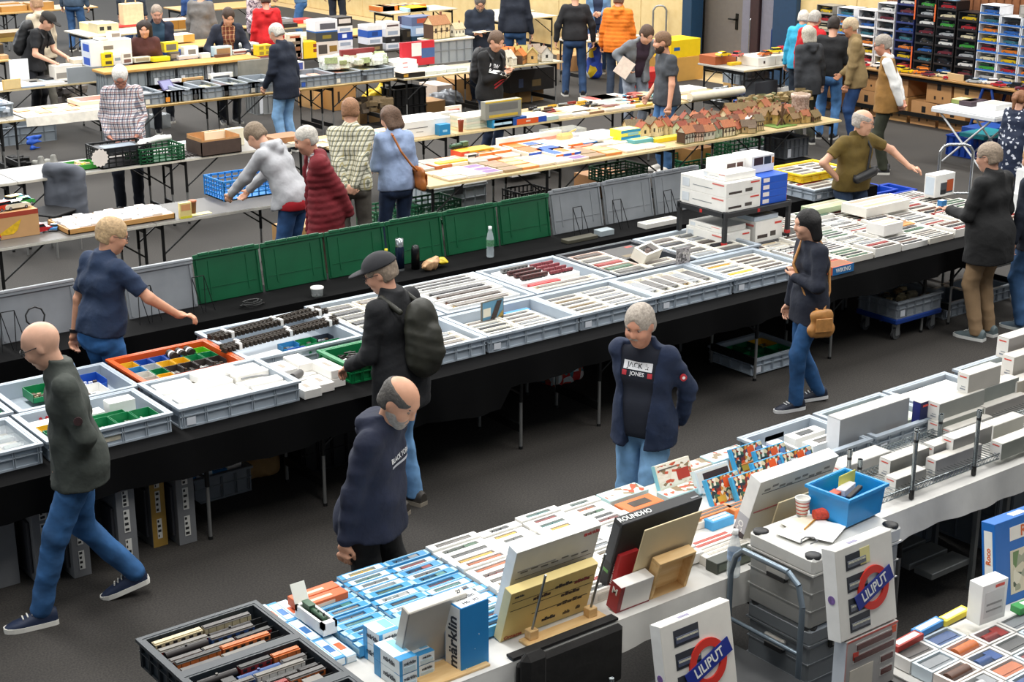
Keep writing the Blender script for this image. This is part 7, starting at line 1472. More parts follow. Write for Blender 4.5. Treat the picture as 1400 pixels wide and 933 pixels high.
stack(628,52,((.16,'#d9722c',()),(.16,'#9a97b0',()),(.13,'#2f2c4a',())),'the stack by the navy vest man',L=.3)
K('tall printed carton with rows of wagons behind the navy jacket man',402,84,.22,.1,.40,'#e3d3b8',(('f',.1,.9,.1,.25,'#a09080'),('f',.1,.9,.35,.5,'#8a5a3a'),('f',.1,.9,.6,.72,'#7a6a5a'),('f',.1,.9,.85,.93,'#a8502c')));K('narrow white carton beside the tall printed one',415,84,.14,.1,.34,'#e6e2da',(('f',.2,.8,.05,.3,'#8a6a64'),));K('bright yellow carton with red squares behind the navy jacket man',424,83,.30,.2,.26,'#e9c51c',(('f',.65,.85,.65,.85,'#8a3a1c'),('f',.65,.85,.35,.55,'#8a3a1c')))
o=K('large maroon set box standing on the grey crates',486,99,.58,.06,.34,'#7a2626',(('f',.1,.95,.05,.75,'#cfc3a8'),('f',.05,.5,.02,.5,'#a9b0a0'),('f',.6,.9,.2,.5,'#7a6a50')),z=.80);o=K('large bright red set box standing behind white cartons',540,90,.60,.06,.36,'#bf2230',(('f',.3,.6,.4,.95,'#e3ddd6'),('f',.6,1,.3,.7,'#3f5a8a')),z=.80)
for k in range(3):K('flat white carton in the heap before the red set box, %s layer'%ORD[k],536,102,.46,.34,.06,'#e9e6e2',(('f',.4,.6,.3,.6,'#d98a8a'),('t',.3,.6,.3,.5,'#9ac0d9')),z=.751+k*.062,zb=.751,rz=.06*k)
K('black and gold flat carton at the crate row end',537,109,.40,.2,.07,'#1f1a14',(('f',.05,.25,.2,.8,'#b98a2c'),('t',0,1,0,1,'#b9a48c')),z=.751)
cr=crate('storage_box','pale grey storage box with a lid carrying a half-timbered house',*at(592,88,.78)[:2],.78,.78,.4,.34,'#8c9298',card=False);ob('box_lid',G().cb(-.01,.79,-.01,.41,.33,.36,0,.008),mat('#cfc9ba',.5),cr)
v=at(592,88,.78);put(*house('#e3c99a','#9a6a44',.34,.22,.22,2,77),(v.x+.22,v.y+.2,1.142),.1,'large half-timbered model house on the grey storage box','model houses on the storage box');put(*house('#e0d8c0','#b9a684',.2,.14,.12,0,78),(v.x+.6,v.y+.2,1.142),.1,'cream model house beside the half-timbered one','model houses on the storage box')
litter((12.9,14.2),(19.3,19.85),.751,16,[('clear-bagged kit',.3,.2,.05,'#c9ccc3','#b3b8a8'),('white kit carton',.25,.18,.05,'#e3e1da','#cfccc2'),('pale green kit',.28,.2,.03,'#bcc4ae','#a8b29a')],'before the grey storage box',15,'bagged kits before the storage box')
for k in range(10):key,b=house(['#d9b98a','#e3d9c3','#c98a4a','#cfa86a','#d9d3c6'][k%5],['#c9a46a','#b9b0a0','#c96a2c','#9a8a4a','#8a7a6a'][k%5],.2,.16,.14,k%3,100+k);put(key+(k,1),b,(14.55+(k%5)*.25,19.35+(k // 5)*.3,.752),.3*k,'ceramic model house behind the graffiti hoodie man, %s of ten in %s'%(ORD[k],['tan','cream','orange','ochre','white'][k%5]),'ceramic houses')
# floor below the crate row
for k,(px,py,L,W,H,c,l,z) in enumerate(((430,150,.5,.5,.36,'#d0a26a','tan moving carton on the floor under the crates',0),(456,152,.42,.4,.37,'#b3854f','brown moving carton with black print on the floor',0),(492,170,.36,.5,.28,'#c79c68','tan carton carrying brown model buildings',0),(580,158,.4,.4,.2,'#b98e5c','tan carton right of the black crates',0),(598,148,.3,.5,.35,'#e0cfc0','white and purple carton under the bagged kits',0),(622,145,.5,.5,.42,'#b98d58','large brown carton under the bagged kits',0),(680,143,.4,.4,.2,'#b0905f','tan carton under the ceramic houses',0),(710,141,.5,.4,.2,'#a8834f','second tan carton under the ceramic houses',0))):K(l,px,py,L,W,H,c,(('f',.2,.3,.3,.8,'#3a2a1a'),) if k==1 else ((('f',0,1,0,.3,'#5a4a7a'),) if k==4 else ()),z=z,name='cardboard_box')
v=at(500,158,.28);heap('model_buildings','brown model buildings heaped on the tan carton',v.x-.1,v.y+.05,.29,.5,.4,.15,['#5a4a34','#7a6648','#463a2c'],26,9,(.1,.2))
f=F((-.1,-.1,-.02),(.6,.5,.5),.02);f.ell(V3(.25,.2,.15),(.26,.18,.16),np.eye(3));f.limb(V3(.3,.2,.25),V3(.36,.2,.42),.1,.02,.05);f.folds(.03,6,.12);f.cut(V3(0,0,0),V3(0,0,-1));tag(ob('carrier_bag',f.mesh('carrier_bag',mat('#e3bd12',.5,0,.1)),None,None,(*at(507,150,.2)[:2],.17)),'bright yellow carrier bag among the cartons under the crates','bag');K('grey carton beneath the yellow carrier bag',507,160,.5,.45,.16,'#8a8a86',z=0)
f=F((-.1,-.1,-.02),(.7,.5,.4),.02);f.ell(V3(.28,.2,.12),(.3,.22,.17),np.eye(3));f.folds(.03,8,.08);f.cut(V3(0,0,0),V3(0,0,-1));tag(ob('plastic_sack',f.mesh('plastic_sack',mat('#8d9299',.3,.2,.15,20)),None,None,(*at(600,152,.0)[:2],0)),'crumpled silver-grey plastic sack on the floor under the bagged kits','bag')
for k in range(2):v=at(541,172,0);crate('black_crate','black folding crate under the red set boxes, %s of the pair'%['lower','upper'][k],v.x,v.y,k*.27,.58,.4,.26,'#111112',card=False)
K('black sideboard box under the ceramic houses',697,128,.9,.45,.35,'#151312',(('f',.2,.3,.2,.6,'#3a4a6a'),('f',.5,.7,.2,.5,'#5a4a2c')),z=.22);crate('grey_bin','grey floor bin under the crates by the navy jacket man',*at(352,158,0)[:2],0,.5,.4,.5,'#8a8d8e')
t=thing('clear_box','small clear plastic box standing on the floor under the crates','box',(*at(212,177,0)[:2],0));ob('box_shell',G().box(0,.26,0,.2,0,.2),glass('#cfd6da',.5),t)
# floor bits at the left
for k in range(2):
    v=at(57+k*17,229-k*2,0);t=thing('trainer_shoe','white trainer shoe on the carpet, %s of the pair'%['left','right'][k],'shoe',(v.x,v.y,0),R(100));f=F((-.1,-.08,-.01),(.28,.08,.2),.009);f.limb(V3(.0,0,.05),V3(.0,0,.12),.045,.04,.03);f.limb(V3(0,0,.045),V3(.17,0,.035),.045,.04,.03);f.cut(V3(0,0,0),V3(0,0,-1));f.cut(V3(0,0,.15),V3(0,0,1));ob('upper',f.mesh('upper',mat('#d9d7cf',.6,0,.05)),None,t);ob('sole',G().cb(-.05,.215,-.045,.045,0,.02,0,.01),mat('#eceae4',.6),t)
heap('cable_heap','black cable heap on the carpet at the frame edge',*(lambda v:(v.x,v.y,0))(at(2,233,0)),.4,.25,.08,['#141415','#2a2a2c'],30,3,(.06,.12))
cr=crate('grey_crate','grey crate with blue gloves on the floor at the frame edge',*at(-5,202,0)[:2],0,.9,.5,.25,'#7d858c');
f=F((-.1,-.1,-.02),(.4,.3,.4),.02);f.limb(V3(.02,.06,.26),V3(.2,.06,.26),.03,.03,.03);f.limb(V3(.02,.03,.2),V3(.2,.03,.2),.035,.02,.03);f.limb(V3(.06,.02,.12),V3(.16,.02,.12),.04,.02,.03);f.folds(.01,6,.06);tag(ob('gloves',f.mesh('gloves',mat('#1d4fae',.7,0,.2)),None,None,(*at(38,196,0.1)[:2],-.1)),'blue work cloth hanging over the floor crate edge','cloth')
# far back: low tables' goods
litter((9.6,12.9),(31.0,31.8),.751,10,[('brown wooden log box',.8,.3,.12,'#b98a4a','#8a5f2c'),('long tan board box',.9,.3,.08,'#c99a5a','#7a5426')],'on the far wooden table',16,'boxes on the far wooden table')
table(11.1,13.2,26.5,27.6,'far table with yellow cartons and a wooden drawer box',top='#c9c2b2');table(11.1,12.6,23.4,24.1,'table before the suit man with white cartons',z=.88,top='#c9a15e')
K('yellow and white cartons behind the black cap man',121,43,.45,.4,.13,'#e0d6a0',(('f',.05,.5,.2,.7,'#e0c42c'),('f',.6,.8,.3,.7,'#3a3a3a')),z=.751);K('beige carton with two dark holes behind the long-haired woman',134,46,.4,.4,.16,'#cfc29c',(('f',.1,.3,.3,.7,'#2a2a26'),('f',.45,.65,.3,.7,'#2a2a26')),z=.751)
K('red flat tray on the table behind the long-haired woman',149,36,.5,.3,.04,'#c23a34',z=.76);v=at(170,38,.751);t=thing('paper_bag','tan paper carrier bag with twisted handles behind the long-haired woman','bag',(v.x,v.y,.752));ob('bag_body',G().cb(0,.4,0,.2,0,.42,0,.01),mat('#d9c09a',.7,0,.1),t);ob('handle',G().tube([(.1,.1,.42),(.14,.1,.7),(.2,.1,.8),(.26,.1,.7),(.3,.1,.42)],.012,6),mat('#c9ae84',.7),t)
cr=K('wooden drawer box on the table between the phone man and the suit man',224,42,.62,.4,.16,'#a8742c',(('f',.48,.5,0,1,'#7a5018'),('t',.05,.95,.05,.95,'#d9b9a9')),z=.751);K('white carton row before the suit man',228,60,.5,.3,.12,'#e0c9ae',(('f',.6,1,0,1,'#c99a4a'),('t',.1,.5,.1,.9,'#e6d9d6')),z=.9)
table(13.9,15.8,25.5,26.3,'wooden table with a record player and a red tray',top='#c29a5e')
litter((13.35,15.0),(23.95,24.6),.751,12,[('cream paper bundle',.3,.2,.05,'#e3d9c0','#d9cba6'),('white paper bundle',.3,.2,.04,'#e9e6de','#d9d6cc')],'before the seated man with glasses',17,'paper bundles before the man with glasses');K('grey record player on the wooden table',372,35,.45,.3,.10,'#8a8f96',(('t',.1,.7,.1,.9,'#1c1c1e'),));K('red cloth-topped carton on the wooden table',404,33,.4,.3,.07,'#c9302a');K('white rolled cloth beside the red carton',425,34,.45,.3,.06,'#d9d6d2');K('dark tool case on the wooden table',386,40,.4,.25,.07,'#33302c')
for k in range(6):K('%s box on the table against the beige wall, %s along'%(['orange','blue','orange','blue','tan','orange'][k],ORD[k]),497+k*14,14-k*.2,.28,.4,.09,['#d9762c','#3a66b0','#d9762c','#3a66b0','#d0a678','#d9762c'][k],(('t',.1,.9,.1,.9,'#d9b08a'),),group='boxes against the beige wall')
K('yellow box at the wall table end',570,18,.4,.4,.08,'#e0c21c');K('pale blue box at the wall table end',584,21,.5,.3,.07,'#a9c9d6');table(19.0,19.9-.1,24.95,25.6,'small table with yellow and pale blue boxes',top='#c8c0ae')
litter((18.25,19.5),(24.05,24.75),.751,8,[('white paper stack',.3,.22,.05,'#e6e3dc','#d3cfc6'),('grey magazine',.3,.22,.02,'#a9a5a0','#8a8682')],'under the blue board on the wall',18,'papers under the blue board');litter((17.45,18.85),(20.8,21.35),.751,10,[('folded newspaper',.34,.25,.015,'#d9d5cb','#a89f94'),('brown magazine',.3,.22,.02,'#b99a7a','#8a6f5a'),('pale magazine',.3,.22,.02,'#d6cfc4','#c9938a')],'right of the black sweater man',19,'newspapers right of the black sweater man')
f=F((-.1,-.1,-.02),(.5,.4,.7),.02);f.limb(V3(.2,.1,.12),V3(.2,.1,.5),.15,.13,.05);f.folds(.01,2,.12);f.cut(V3(0,0,0),V3(0,0,-1));v=at(806,86,.3);tag(ob('carrier_bag',f.mesh('carrier_bag',speckle('blue_bag',['#1c3fa0','#1f46ac','#dfe3e6','#d9b81c','#1c3fa0','#16358a'],8)),None,None,(v.x,v.y,.0)),'blue carrier bag with yellow print hanging below the newspaper table','bag');K('tan carton under the newspaper table',780,98,.5,.4,.28,'#b98a5a',z=0)
K('bright red crate under the leaning man\'s elbow',880,122,.6,.45,.28,'#c0262a',(('f',.1,.9,.3,.36,'#8a1a1e'),),z=.0,name='red_crate',cat='crate');carton('yellow_crate','bright yellow crate behind the bearded man',18.95,20.1,.412,.7,.5,.3,'#ecc913',(('f',.1,.3,.4,.6,'#1c5aa0'),),cat='crate');carton('kit_box','wooden box under the yellow crate',18.92,20.08,0,.8,.55,.41,'#c99a4e')
def hoop(label,px,py,w,h,m,lean=0,name='hand_truck'):
    v=at(px,py,0);t=thing(name,label,'trolley',(v.x,v.y,0),R(-37));pts=[(0,0,.08),(0,0,h-.08),(.04,0,h-.02),(.09,0,h),(w-.09,0,h),(w-.04,0,h-.02),(w,0,h-.08),(w,0,.08)]
    ob('frame',G().tube(pts,.017,8),m,t);ob('crossbar',G().tube([(0,0,h*.45),(w,0,h*.45)],.012,6).tube([(0,0,.25),(w,0,.25)],.012,6),m,t);ob('toe_plate',G().box(-.03,w+.03,-.26,0,.01,.025),mat('#55585a',.4,.6),t)
    for x in (-.04,w+.04):ob('wheel',G().cyl((x-.02,.05,.09),(x+.02,.05,.09),.09,None,14),mat('#18181a',.6),t)
    return t
t=hoop('grey and black hand truck against the beige wall',891,95,.24,1.15,mat('#8a8d90',.35,.6));hoop('silver hand truck in front of the doors',1022,108,.22,1.1,mat('#a9acb0',.25,.8));hoop('dark blue hand truck by the blue door post',1052,112,.24,.98,mat('#123a78',.4,.2));hoop('silver platform trolley handle beside the white picture box',1276,318,.36,.98,mat('#b9bcbe',.25,.8),name='platform_trolley')
# car table by the door
o=K('rust-brown wooden crate with toy cars on top by the door',957,86,.45,.35,.13,'#a85a34',(),z=.751)
for k,(x,y,z,c,l) in enumerate(((17.45,17.35,.885,'#e0bd1c','yellow sports car on the rust-brown crate'),(17.62,17.2,.885,'#b9302c','red beetle-like car on the rust-brown crate'),(17.7,17.6,.752,'#8a8a86','grey car behind the rust-brown crate'),(17.95,17.55,.752,'#1f1f22','black car on the car table by the door'),(18.3,17.6,.752,'#e0dfda','white car on the car table by the door'),(18.7,17.5,.752,'#2a2c30','charcoal car on the car table by the door'),(18.62,17.1,.90,'#b01f26','long red sports car on the white trays by the door'),(18.25,17.05,.90,'#d9c02c','yellow car on the white trays by the door'),(17.95,16.95,.90,'#c4632c','orange car on the white trays by the door'))):
    key,b=car(c,.34 if k==6 else .24,k%2);put(key+(1,),b,(x,y,z),k*.4,l,'toy cars on the table by the door')
for k,(x,L) in enumerate(((17.72,.38),(18.12,.38),(18.51,.36))):cr=carton('white_tray','white tray of toy cars by the door, %s from the rust-brown crate'%ORD[k],x,16.86,.751,L,.45,.14,'#e4ddd0',(('t',.06,.94,.1,.9,'#cbbfae'),('f',.3,.4,.3,.6,'#3a2a26')),0,'white trays by the door','tray')
K('yellow flat carton at the front of the car table',1000,90,.32,.1,.04,'#e6bf1c');K('second yellow flat carton at the front of the car table',1038,87,.16,.1,.04,'#e6bf1c');K('bright blue toy box lid beside the rust-brown crate',965,83,.16,.12,.03,'#3a9fd0');K('small orange toy carton on the white trays',1058,82,.12,.1,.06,'#d98a3c')
v=at(1020,118,.35);cr=crate('grey_crate','grey crate on a wooden box before the car table',v.x,v.y,.35,.55,.55,.24,'#a3aab0');K('wooden box under the grey crate before the car table',1018,143,.42,.5,.34,'#cfa465',z=0,name='wooden_box');
v=at(1042,150,.2);cr=K('white crate of black toys before the grey hair man',1042,150,.6,.45,.30,'#e6e6e3',(('t',.05,.95,.08,.92,'#2a2a2e'),),z=.1,name='white_crate',cat='crate');K('royal blue crate lid behind the model barns',1030,150,.62,.4,.08,'#1c57b4',z=.55,name='blue_lid');K('dark crate under the royal blue lid',1030,162,.5,.3,.54,'#3a3c40',z=0)  # the flat royal blue piece is a crate lid
# display cases of model cars along the wall
o=table(18.95,19.8,12.3,16.2,'long wooden table carrying the stacked car display cases',top='#9a713c',edge='#8a6230',name='display_table')
def case(c,tr):
    def b():
        r=thing('display_case','x','display case');g=G();L,W,H,t_=.34,.30,.132,.012
        g.box(-W/2,W/2,-L/2,L/2,0,t_);g.box(-W/2,W/2,-L/2,L/2,H-.006,H);g.box(-W/2,W/2,-L/2,-L/2+t_,t_,H);g.box(-W/2,W/2,L/2-t_,L/2,t_,H);g.box(W/2-.006,W/2,-L/2,L/2,t_,H)
        ob('case_shell',g,mat(c,.4,0,.05),r)
        ob('front_trim',G().box(-W/2-.003,-W/2,-L/2,L/2,0,.024).box(-W/2-.005,-W/2-.003,-L*.16,L*.16,0,.02),mat(tr,.4,0,.05),r)
        ob('front_pane',G().box(-W/2+.001,-W/2+.002,-L/2+t_,L/2-t_,.024,H-.006),glass('#30363c',.06,.1),r)
        return r
    return ('case',c,tr),b
cw=dict(white='#e6e6e2',red='#a8242c',blue='#2a5fa8',silver='#a9adb0',yellow='#d8b41c',black='#1a1a1d',green='#3f9a3c',orange='#d97a2c',maroon='#6a2a34',cream='#d9cfae',teal='#2f6a78')
cseq=list(cw)
cols_=[(17.05,6,'#77746e','#8f8c84','grey',0),(16.62,6,'#dfe2e6','#3f7fc4','blue and white',1),(16.2,6,'#d9dade','#e6e6e6','pale white',2),(15.83,7,'#d6d7d9','#c9cacb','white framed',0),(15.46,8,'#1a2450','#27336a','navy',3),(15.08,8,'#18181a','#232326','black orange-edged',4),(14.71,8,'#141416','#1c1c1f','second black',5),(14.33,7,'#131315','#1b1b1e','third black',6),(13.96,8,'#e3e6ea','#2a66b4','first blue-edged',7),(13.60,7,'#e3e6ea','#2a66b4','second blue-edged',8),(13.24,7,'#e3e6ea','#2a66b4','third blue-edged',9)]
table(18.95,19.8,16.25,17.6,'wooden table under the left display cases behind the tan jacket man',top='#9a713c',edge='#8a6230',name='display_table')
for ci,(y,n,c,tr,nm_,sd_) in enumerate(cols_):
    for r_ in range(n):
        key,b=case(c,tr);put(key,b,(19.52,y,.752+r_*.134),rnd.uniform(-.015,.015),'%s car display case, %s from the table up in its column'%(nm_,ORD[r_]),'stacked car display cases')
        cc=cseq[(ci*5+r_*3+sd_)%len(cseq)];key,b=car(cw[cc],.24,(r_+ci)%2);put(key+(2,),b,(19.44,y,.766+r_*.134),R(90+(180 if r_%2 else 0))+rnd.uniform(-.2,.2),'%s model car in the %s column of cases, %s from the table up'%(cc,nm_,ORD[r_]),'model cars in the display cases')
for k in range(5):ob_y=15.28
for k,(y,z0,z1) in enumerate(((15.27,.75,1.1),(15.27,1.5,1.8),(14.9,1.5,1.75))):tag(ob('orange_strip',G().box(0,.01,0,.02,0,z1-z0),mat('#d9622a',.5),None,(19.35,y,z0)),'orange plastic edge strip on the display case columns, %s one'%ORD[k],'strip')
carton('car_box','pale blue car poster box on top of the black cases',19.4,14.6,1.826,.12,.5,.2,'#9fc0d9',(('l',.1,.9,.3,.9,'#e3e9ec'),('l',.1,.3,.2,.6,'#b3322c')));v=at(1375,15,1.75);carton('car_box','grey truck box on top of the blue-edged cases',19.4,12.95,1.70,.25,.55,.16,'#8a8780',(('l',.05,.95,.3,.9,'#a9a39e'),))
for k in range(16):
    cc=['red','white','black','yellow','yellow','orange','maroon','cream','red','black','silver','white','red','black','maroon','silver'][k];key,b=car(cw[cc],.22,k%2);put(key+(3,),b,(19.06+(k%2)*.1,15.95-k*.205,.752),R(80+25*(k%3)),'%s loose model car before the display cases, %s from the waistcoat man'%(cc,ORD[k]),'loose cars before the display cases')
carton('price_card','tan folded price card among the loose cars',19.0,14.05,.752,.02,.28,.1,'#c9a878',(),0,None,'card')
for k,(y,z,w_,h_,l) in enumerate(((15.35,.38,.48,.34,'tan carton with a black square under the display table, upper left'),(14.55,.36,.46,.35,'tan carton with a black triangle under the display table, upper middle'),(14.06,.36,.46,.35,'tan carton with black print under the display table, upper right'),(15.9,0,.5,.38,'tan carton behind the vest man\'s hands, lower left'),(15.9,.385,.5,.33,'dark tan carton behind the vest man, upper'),(15.32,0,.46,.37,'tan carton with a black square, lower second'),(14.8,0,.48,.35,'tan carton with a torn black square, lower third'),(14.28,0,.48,.35,'tan carton with small black marks, lower fourth'),(13.7,0,.5,.4,'tan carton behind the blue trestle, lower fifth'),(16.9,0,.55,.36,'tan carton left behind the tan jacket man, lower'),(16.9,.37,.55,.34,'tan carton left behind the tan jacket man, upper'))):
    o=carton('cardboard_box',l,19.12,y-w_/2,z,.5,w_-.015,h_,['#c08f5e','#b98856','#c4965f'][k%3],(('l',.42,.58,.55,.82,'#191512'),('l',.3,.36,.2,.3,'#3a2a1c'),('l',.6,.68,.15,.3,'#3a2a1c')),0,'cartons under the display table')
t=thing('trestle','blue metal trestle under the right end of the display table','trestle',(19.0,13.62,0));tm_=mat('#173f8a',.5,0,.1)
for s_ in (-1,1):
    for x in (0,.6):ob('leg',G().cyl((x,s_*.28,0),(x,s_*.06,.74),.022,None,6),tm_,t)
ob('top_bar',G().cb(-.02,.62,-.08,.08,.70,.735,0,.005),tm_,t);ob('crossbar',G().cyl((0,-.2,.25),(0,.2,.25),.014,None,6),tm_,t)
# white folding table and blue crates at the right edge
t=thing('camping_table','white folding table with crossed tube legs beside the girl','table',(17.1,12.1,0));wm_=mat('#d6d8da',.4,0,.03);ob('table_top',G().cb(0,.7,0,1.0,.70,.73,0,.006),wm_,t);TABLES.append((17.1,17.8,12.1,13.1,.732))
for x in (.06,.64):ob('leg',G().tube([(x,.95,.70),(x,.2,.02)],.014,6),wm_,t);ob('leg',G().tube([(x,.05,.70),(x,.8,.02)],.014,6),wm_,t)
ob('frame',G().cb(.0,.7,-.01,.0,.66,.71).cb(-.01,0,0,1.0,.66,.71),wm_,t)
K('olive toy carton on the white folding table',1345,140,.3,.25,.05,'#7f8a4a',z=.732);K('white tray on the white folding table',1372,150,.35,.3,.07,'#d9d9d6',(('t',.05,.95,.1,.9,'#b9b0a8'),),z=.732);K('cream carton at the left corner of the white folding table',1321,144,.2,.3,.06,'#dcc79a',z=.732);K('dark toys carton on the white folding table',1360,141,.35,.2,.06,'#3a2c34',z=.732)
v=at(1328,218,0);cr=crate('blue_crate','royal blue crate of toys on the carpet before the girl',v.x,v.y,0,.6,.45,.27,'#123f9c',card=False);heap('toys','white and brown toys in the royal blue crate',v.x+.06,v.y+.06,.16,.45,.3,.1,['#d6d0c6','#7a5a4a','#b3a79a','#4a3a36'],40,7,(.05,.1));K('teal crate lid on a blue crate behind the royal blue crate',1345,192,.6,.4,.05,'#117f8a',z=.28,name='teal_lid');K('blue crate under the teal lid',1345,205,.58,.4,.27,'#123f8a',z=0,name='blue_crate',cat='crate');K('navy crate under the white folding table',1378,185,.4,.4,.3,'#16356f',z=.1,name='blue_crate',cat='crate')  # the thin teal piece is the lid of the blue crate below
for k,(px,l) in enumerate(((1187,'royal blue crate behind the olive polo man, near one'),(1213,'royal blue crate behind the olive polo man, far one'))):v=at(px,300,.25);crate('blue_crate',l,v.x,v.y+.1,.28,.6,.4,.2,'#0f3fa8',card=False)
K('grey cabinet box carrying the royal blue crates',1190,318,1.0,.55,.27,'#6a6f6a',z=0,name='grey_box')
for k in range(4):carton('white_carton','white carton in the pile behind the black jacket man, %s level'%ORD[k],14.35+.09*k,9.55,.0+.25*k,.4,.4,.248,'#e9e9e8',(('f',.2,.6,.3,.5,'#c9ccd0'),),0,'white carton pile')

litter((10.95,12.45),(13.7,14.15),.751,16,[('cream flat box',.34,.2,.05,'#e0d6c4','#c9b79a'),('white flat box',.34,.2,.06,'#e6e3dc','#cfd3d6'),('orange flat box',.3,.18,.05,'#d9783a','#e3c9a8'),('blue flat box',.3,.18,.05,'#5a86b8','#d9d6cc')],'at the back of the kit boxes',31,'flat boxes at the back of the kits')
litter((9.3,10.9),(13.7,14.15),.751,14,[('grey paperback',.27,.19,.03,'#b9b4aa','#8f8a84'),('cream paperback',.27,.19,.03,'#e0d6c0','#b9a98a'),('rust paperback',.27,.19,.03,'#b5623a','#d9c0a0')],'at the back of the books',32,'paperbacks at the back')
litter((11.75,12.5),(13.14,13.5),.751,8,[('cream kit sheet',.3,.2,.02,'#e0d8c6','#c9b89a'),('yellow kit sheet',.3,.2,.02,'#e0c84a','#e6dcae')],'before the first model houses',33,'kit sheets before the houses')
litter((12.5,14.1),(15.3,15.55),.751,10,[('cream flat box',.3,.2,.03,'#ddd3bf','#bfae8f'),('brown flat box',.25,.18,.03,'#8a6a4c','#b99a74'),('white flat box',.3,.2,.03,'#e6e2da','#c9c4ba')],'below the loose wagons',34,'flat boxes below the wagons')
litter((14.2,15.0),(15.75,16.1),.751,8,[('red book',.3,.2,.04,'#8f3a34','#b5645a'),('teal book',.28,.2,.03,'#3f7f86','#8fb0b0'),('cream book',.3,.2,.04,'#ddd3bf','#bfae8f')],'in front of the bending man',35,'books before the bending man')
litter((5.3,6.9),(19.45,20.0),.751,12,[('white sheet',.35,.25,.008,'#e6e4de','#d3d0ca'),('grey plan sheet',.35,.25,.008,'#b9bcc0','#9aa0a6')],'at the frame edge table',36,'sheets at the frame edge')
# ---------------- the visitors and sellers ----------------
from mathutils.bvhtree import BVHTree
def stick(p,s,size,u0,v0,z_off,m,name='print',bold=True,shear=0,back=False,squash=1,tilt=0):
    """print wrapped onto the chest (or back) of a garment"""
    me=text_mesh(s,size,.0,bold,shear=shear) if isinstance(s,str) else s.mesh('p',m);t=BVHTree.FromPolygons([v.co for v in p['top'].data.vertices],[list(f.vertices) for f in p['top'].data.polygons])
    sg=-1 if back else 1;f,l,u,c=(Vector(x) for x in (p['fwd'],p['lat'],p['d'],p['CH']));ct,st_=math.cos(R(tilt)),math.sin(R(tilt))
    for v in me.vertices:
        x,y=v.co.x*squash,v.co.y;x,y=x*ct-y*st_,x*st_+y*ct
        o=c+l*(u0+x)*sg+u*(v0+y)+f*.5*sg;h=t.ray_cast(o,-f*sg)
        v.co=(h[0]+f*sg*.004) if h[0] is not None else c+f*sg*.1
    me.materials.clear();me.materials.append(m);o=bpy.data.objects.new(name,me);C.objects.link(o);o.parent=p['root'];return o
def patch(w,h,n=6):
    g=G();g.add([(w*(i/n-.5),h*(j/n-.5),0) for i in range(n+1) for j in range(n+1)],[(i*(n+1)+j,(i+1)*(n+1)+j,(i+1)*(n+1)+j+1,i*(n+1)+j+1) for i in range(n) for j in range(n)]);return g
def worn(p,name,label,cat):
    r=p['root'];t=thing(name,label,cat,tuple(r.location));t.rotation_euler=r.rotation_euler;t.scale=r.scale;return t
def backpack(p,label,c,w=.15,h=.2,d=.09,up=.0,tilt=0):
    t=worn(p,'backpack',label,'backpack');f=F(p['lo']-.1,p['hi']+.1,.012);ax=np.array([p['fwd'],p['lat'],p['d']]);c0=p['CH']-p['fwd']*(.16+d*.5)+p['d']*(up-.02)
    f.limb(c0+p['d']*h*.6,c0-p['d']*h*.7,w*.85,w,.03,(p['fwd'],1.5));f.limb(c0-p['fwd']*.07-p['d']*h*.6,c0-p['fwd']*.07,w*.62,w*.55,.02,(p['fwd'],1.6));f.folds(.008,4,.08)
    m=mat(c,.55,0,.2,12,.2);ob('pack',f.mesh('pack',m),m,t)
    for s_ in (1,-1):
        f=F(p['lo'],p['hi'],.012);a=p['SH'][s_]*.6+p['N']*.4;f.limb(a-p['fwd']*.13-p['d']*.05,a+p['d']*.035,.02,.02,.01);f.limb(a+p['d']*.035,a+p['fwd']*.115-p['d']*.05,.02,.02,.01);f.limb(a+p['fwd']*.115-p['d']*.05,a+p['fwd']*.12-p['d']*.22,.018,.016,.01);ob('strap',f.mesh('strap',m),m,t)
def shoulder_bag(p,label,c,side,bagpos,size=(.15,.05,.13),sh=None):
    t=worn(p,'shoulder_bag',label,'bag');m=mat(c,.5,0,.15,14);x,y,z=bagpos;L,W,H=size
    f=F(V3(x-.3,y-.3,z-.3),V3(x+.3,y+.3,z+.3),.009);f.limb(V3(x-L*.5,y,z-H*.3),V3(x+L*.5,y,z-H*.3),.07,.07,.03,(V3(0,1,0),1.8));f.limb(V3(x-L*.4,y,z+H*.4),V3(x+L*.4,y,z+H*.4),.06,.06,.05,(V3(0,1,0),1.8));f.folds(.006,3,.07);ob('bag_body',f.mesh('bag_body',m),m,t)
    g=G();yy=W*1.15 if y>0 else-W*1.15;g.cb(x-L*.62,x+L*.62,y+yy*.8-.006,y+yy*.8+.006,z-H*.35,z+H*.35,0,.005);ob('flap',g,mat(c,.55,0,.2,20),t)
    a=p['SH'][-side]*.35+p['N']*.65+p['d']*.03 if sh is None else sh;pts=[V3(x,y,z+H*.4),p['CH']*.5+V3(x,y,z)*.5+p['fwd']*.1,p['CH']+p['fwd']*.155-p['lat']*side*.02,a+p['fwd']*.06,a+p['d']*.012,a-p['fwd']*.1-p['d']*.04]
    g=G();g.tube([Vector(q) for q in pts],.0125,6);g.tube([Vector(q) for q in (pts[-1],p['CH']-p['fwd']*.165,p['CH']*.5+V3(x,y,z)*.5-p['fwd']*.12,V3(x,y,z+H*.4))],.0125,6);ob('strap',g,m,t)
DEN='#2b4468';DEN2='#5d86b3'
denim=lambda c:mat(c,.85,0,.30,8,.55)
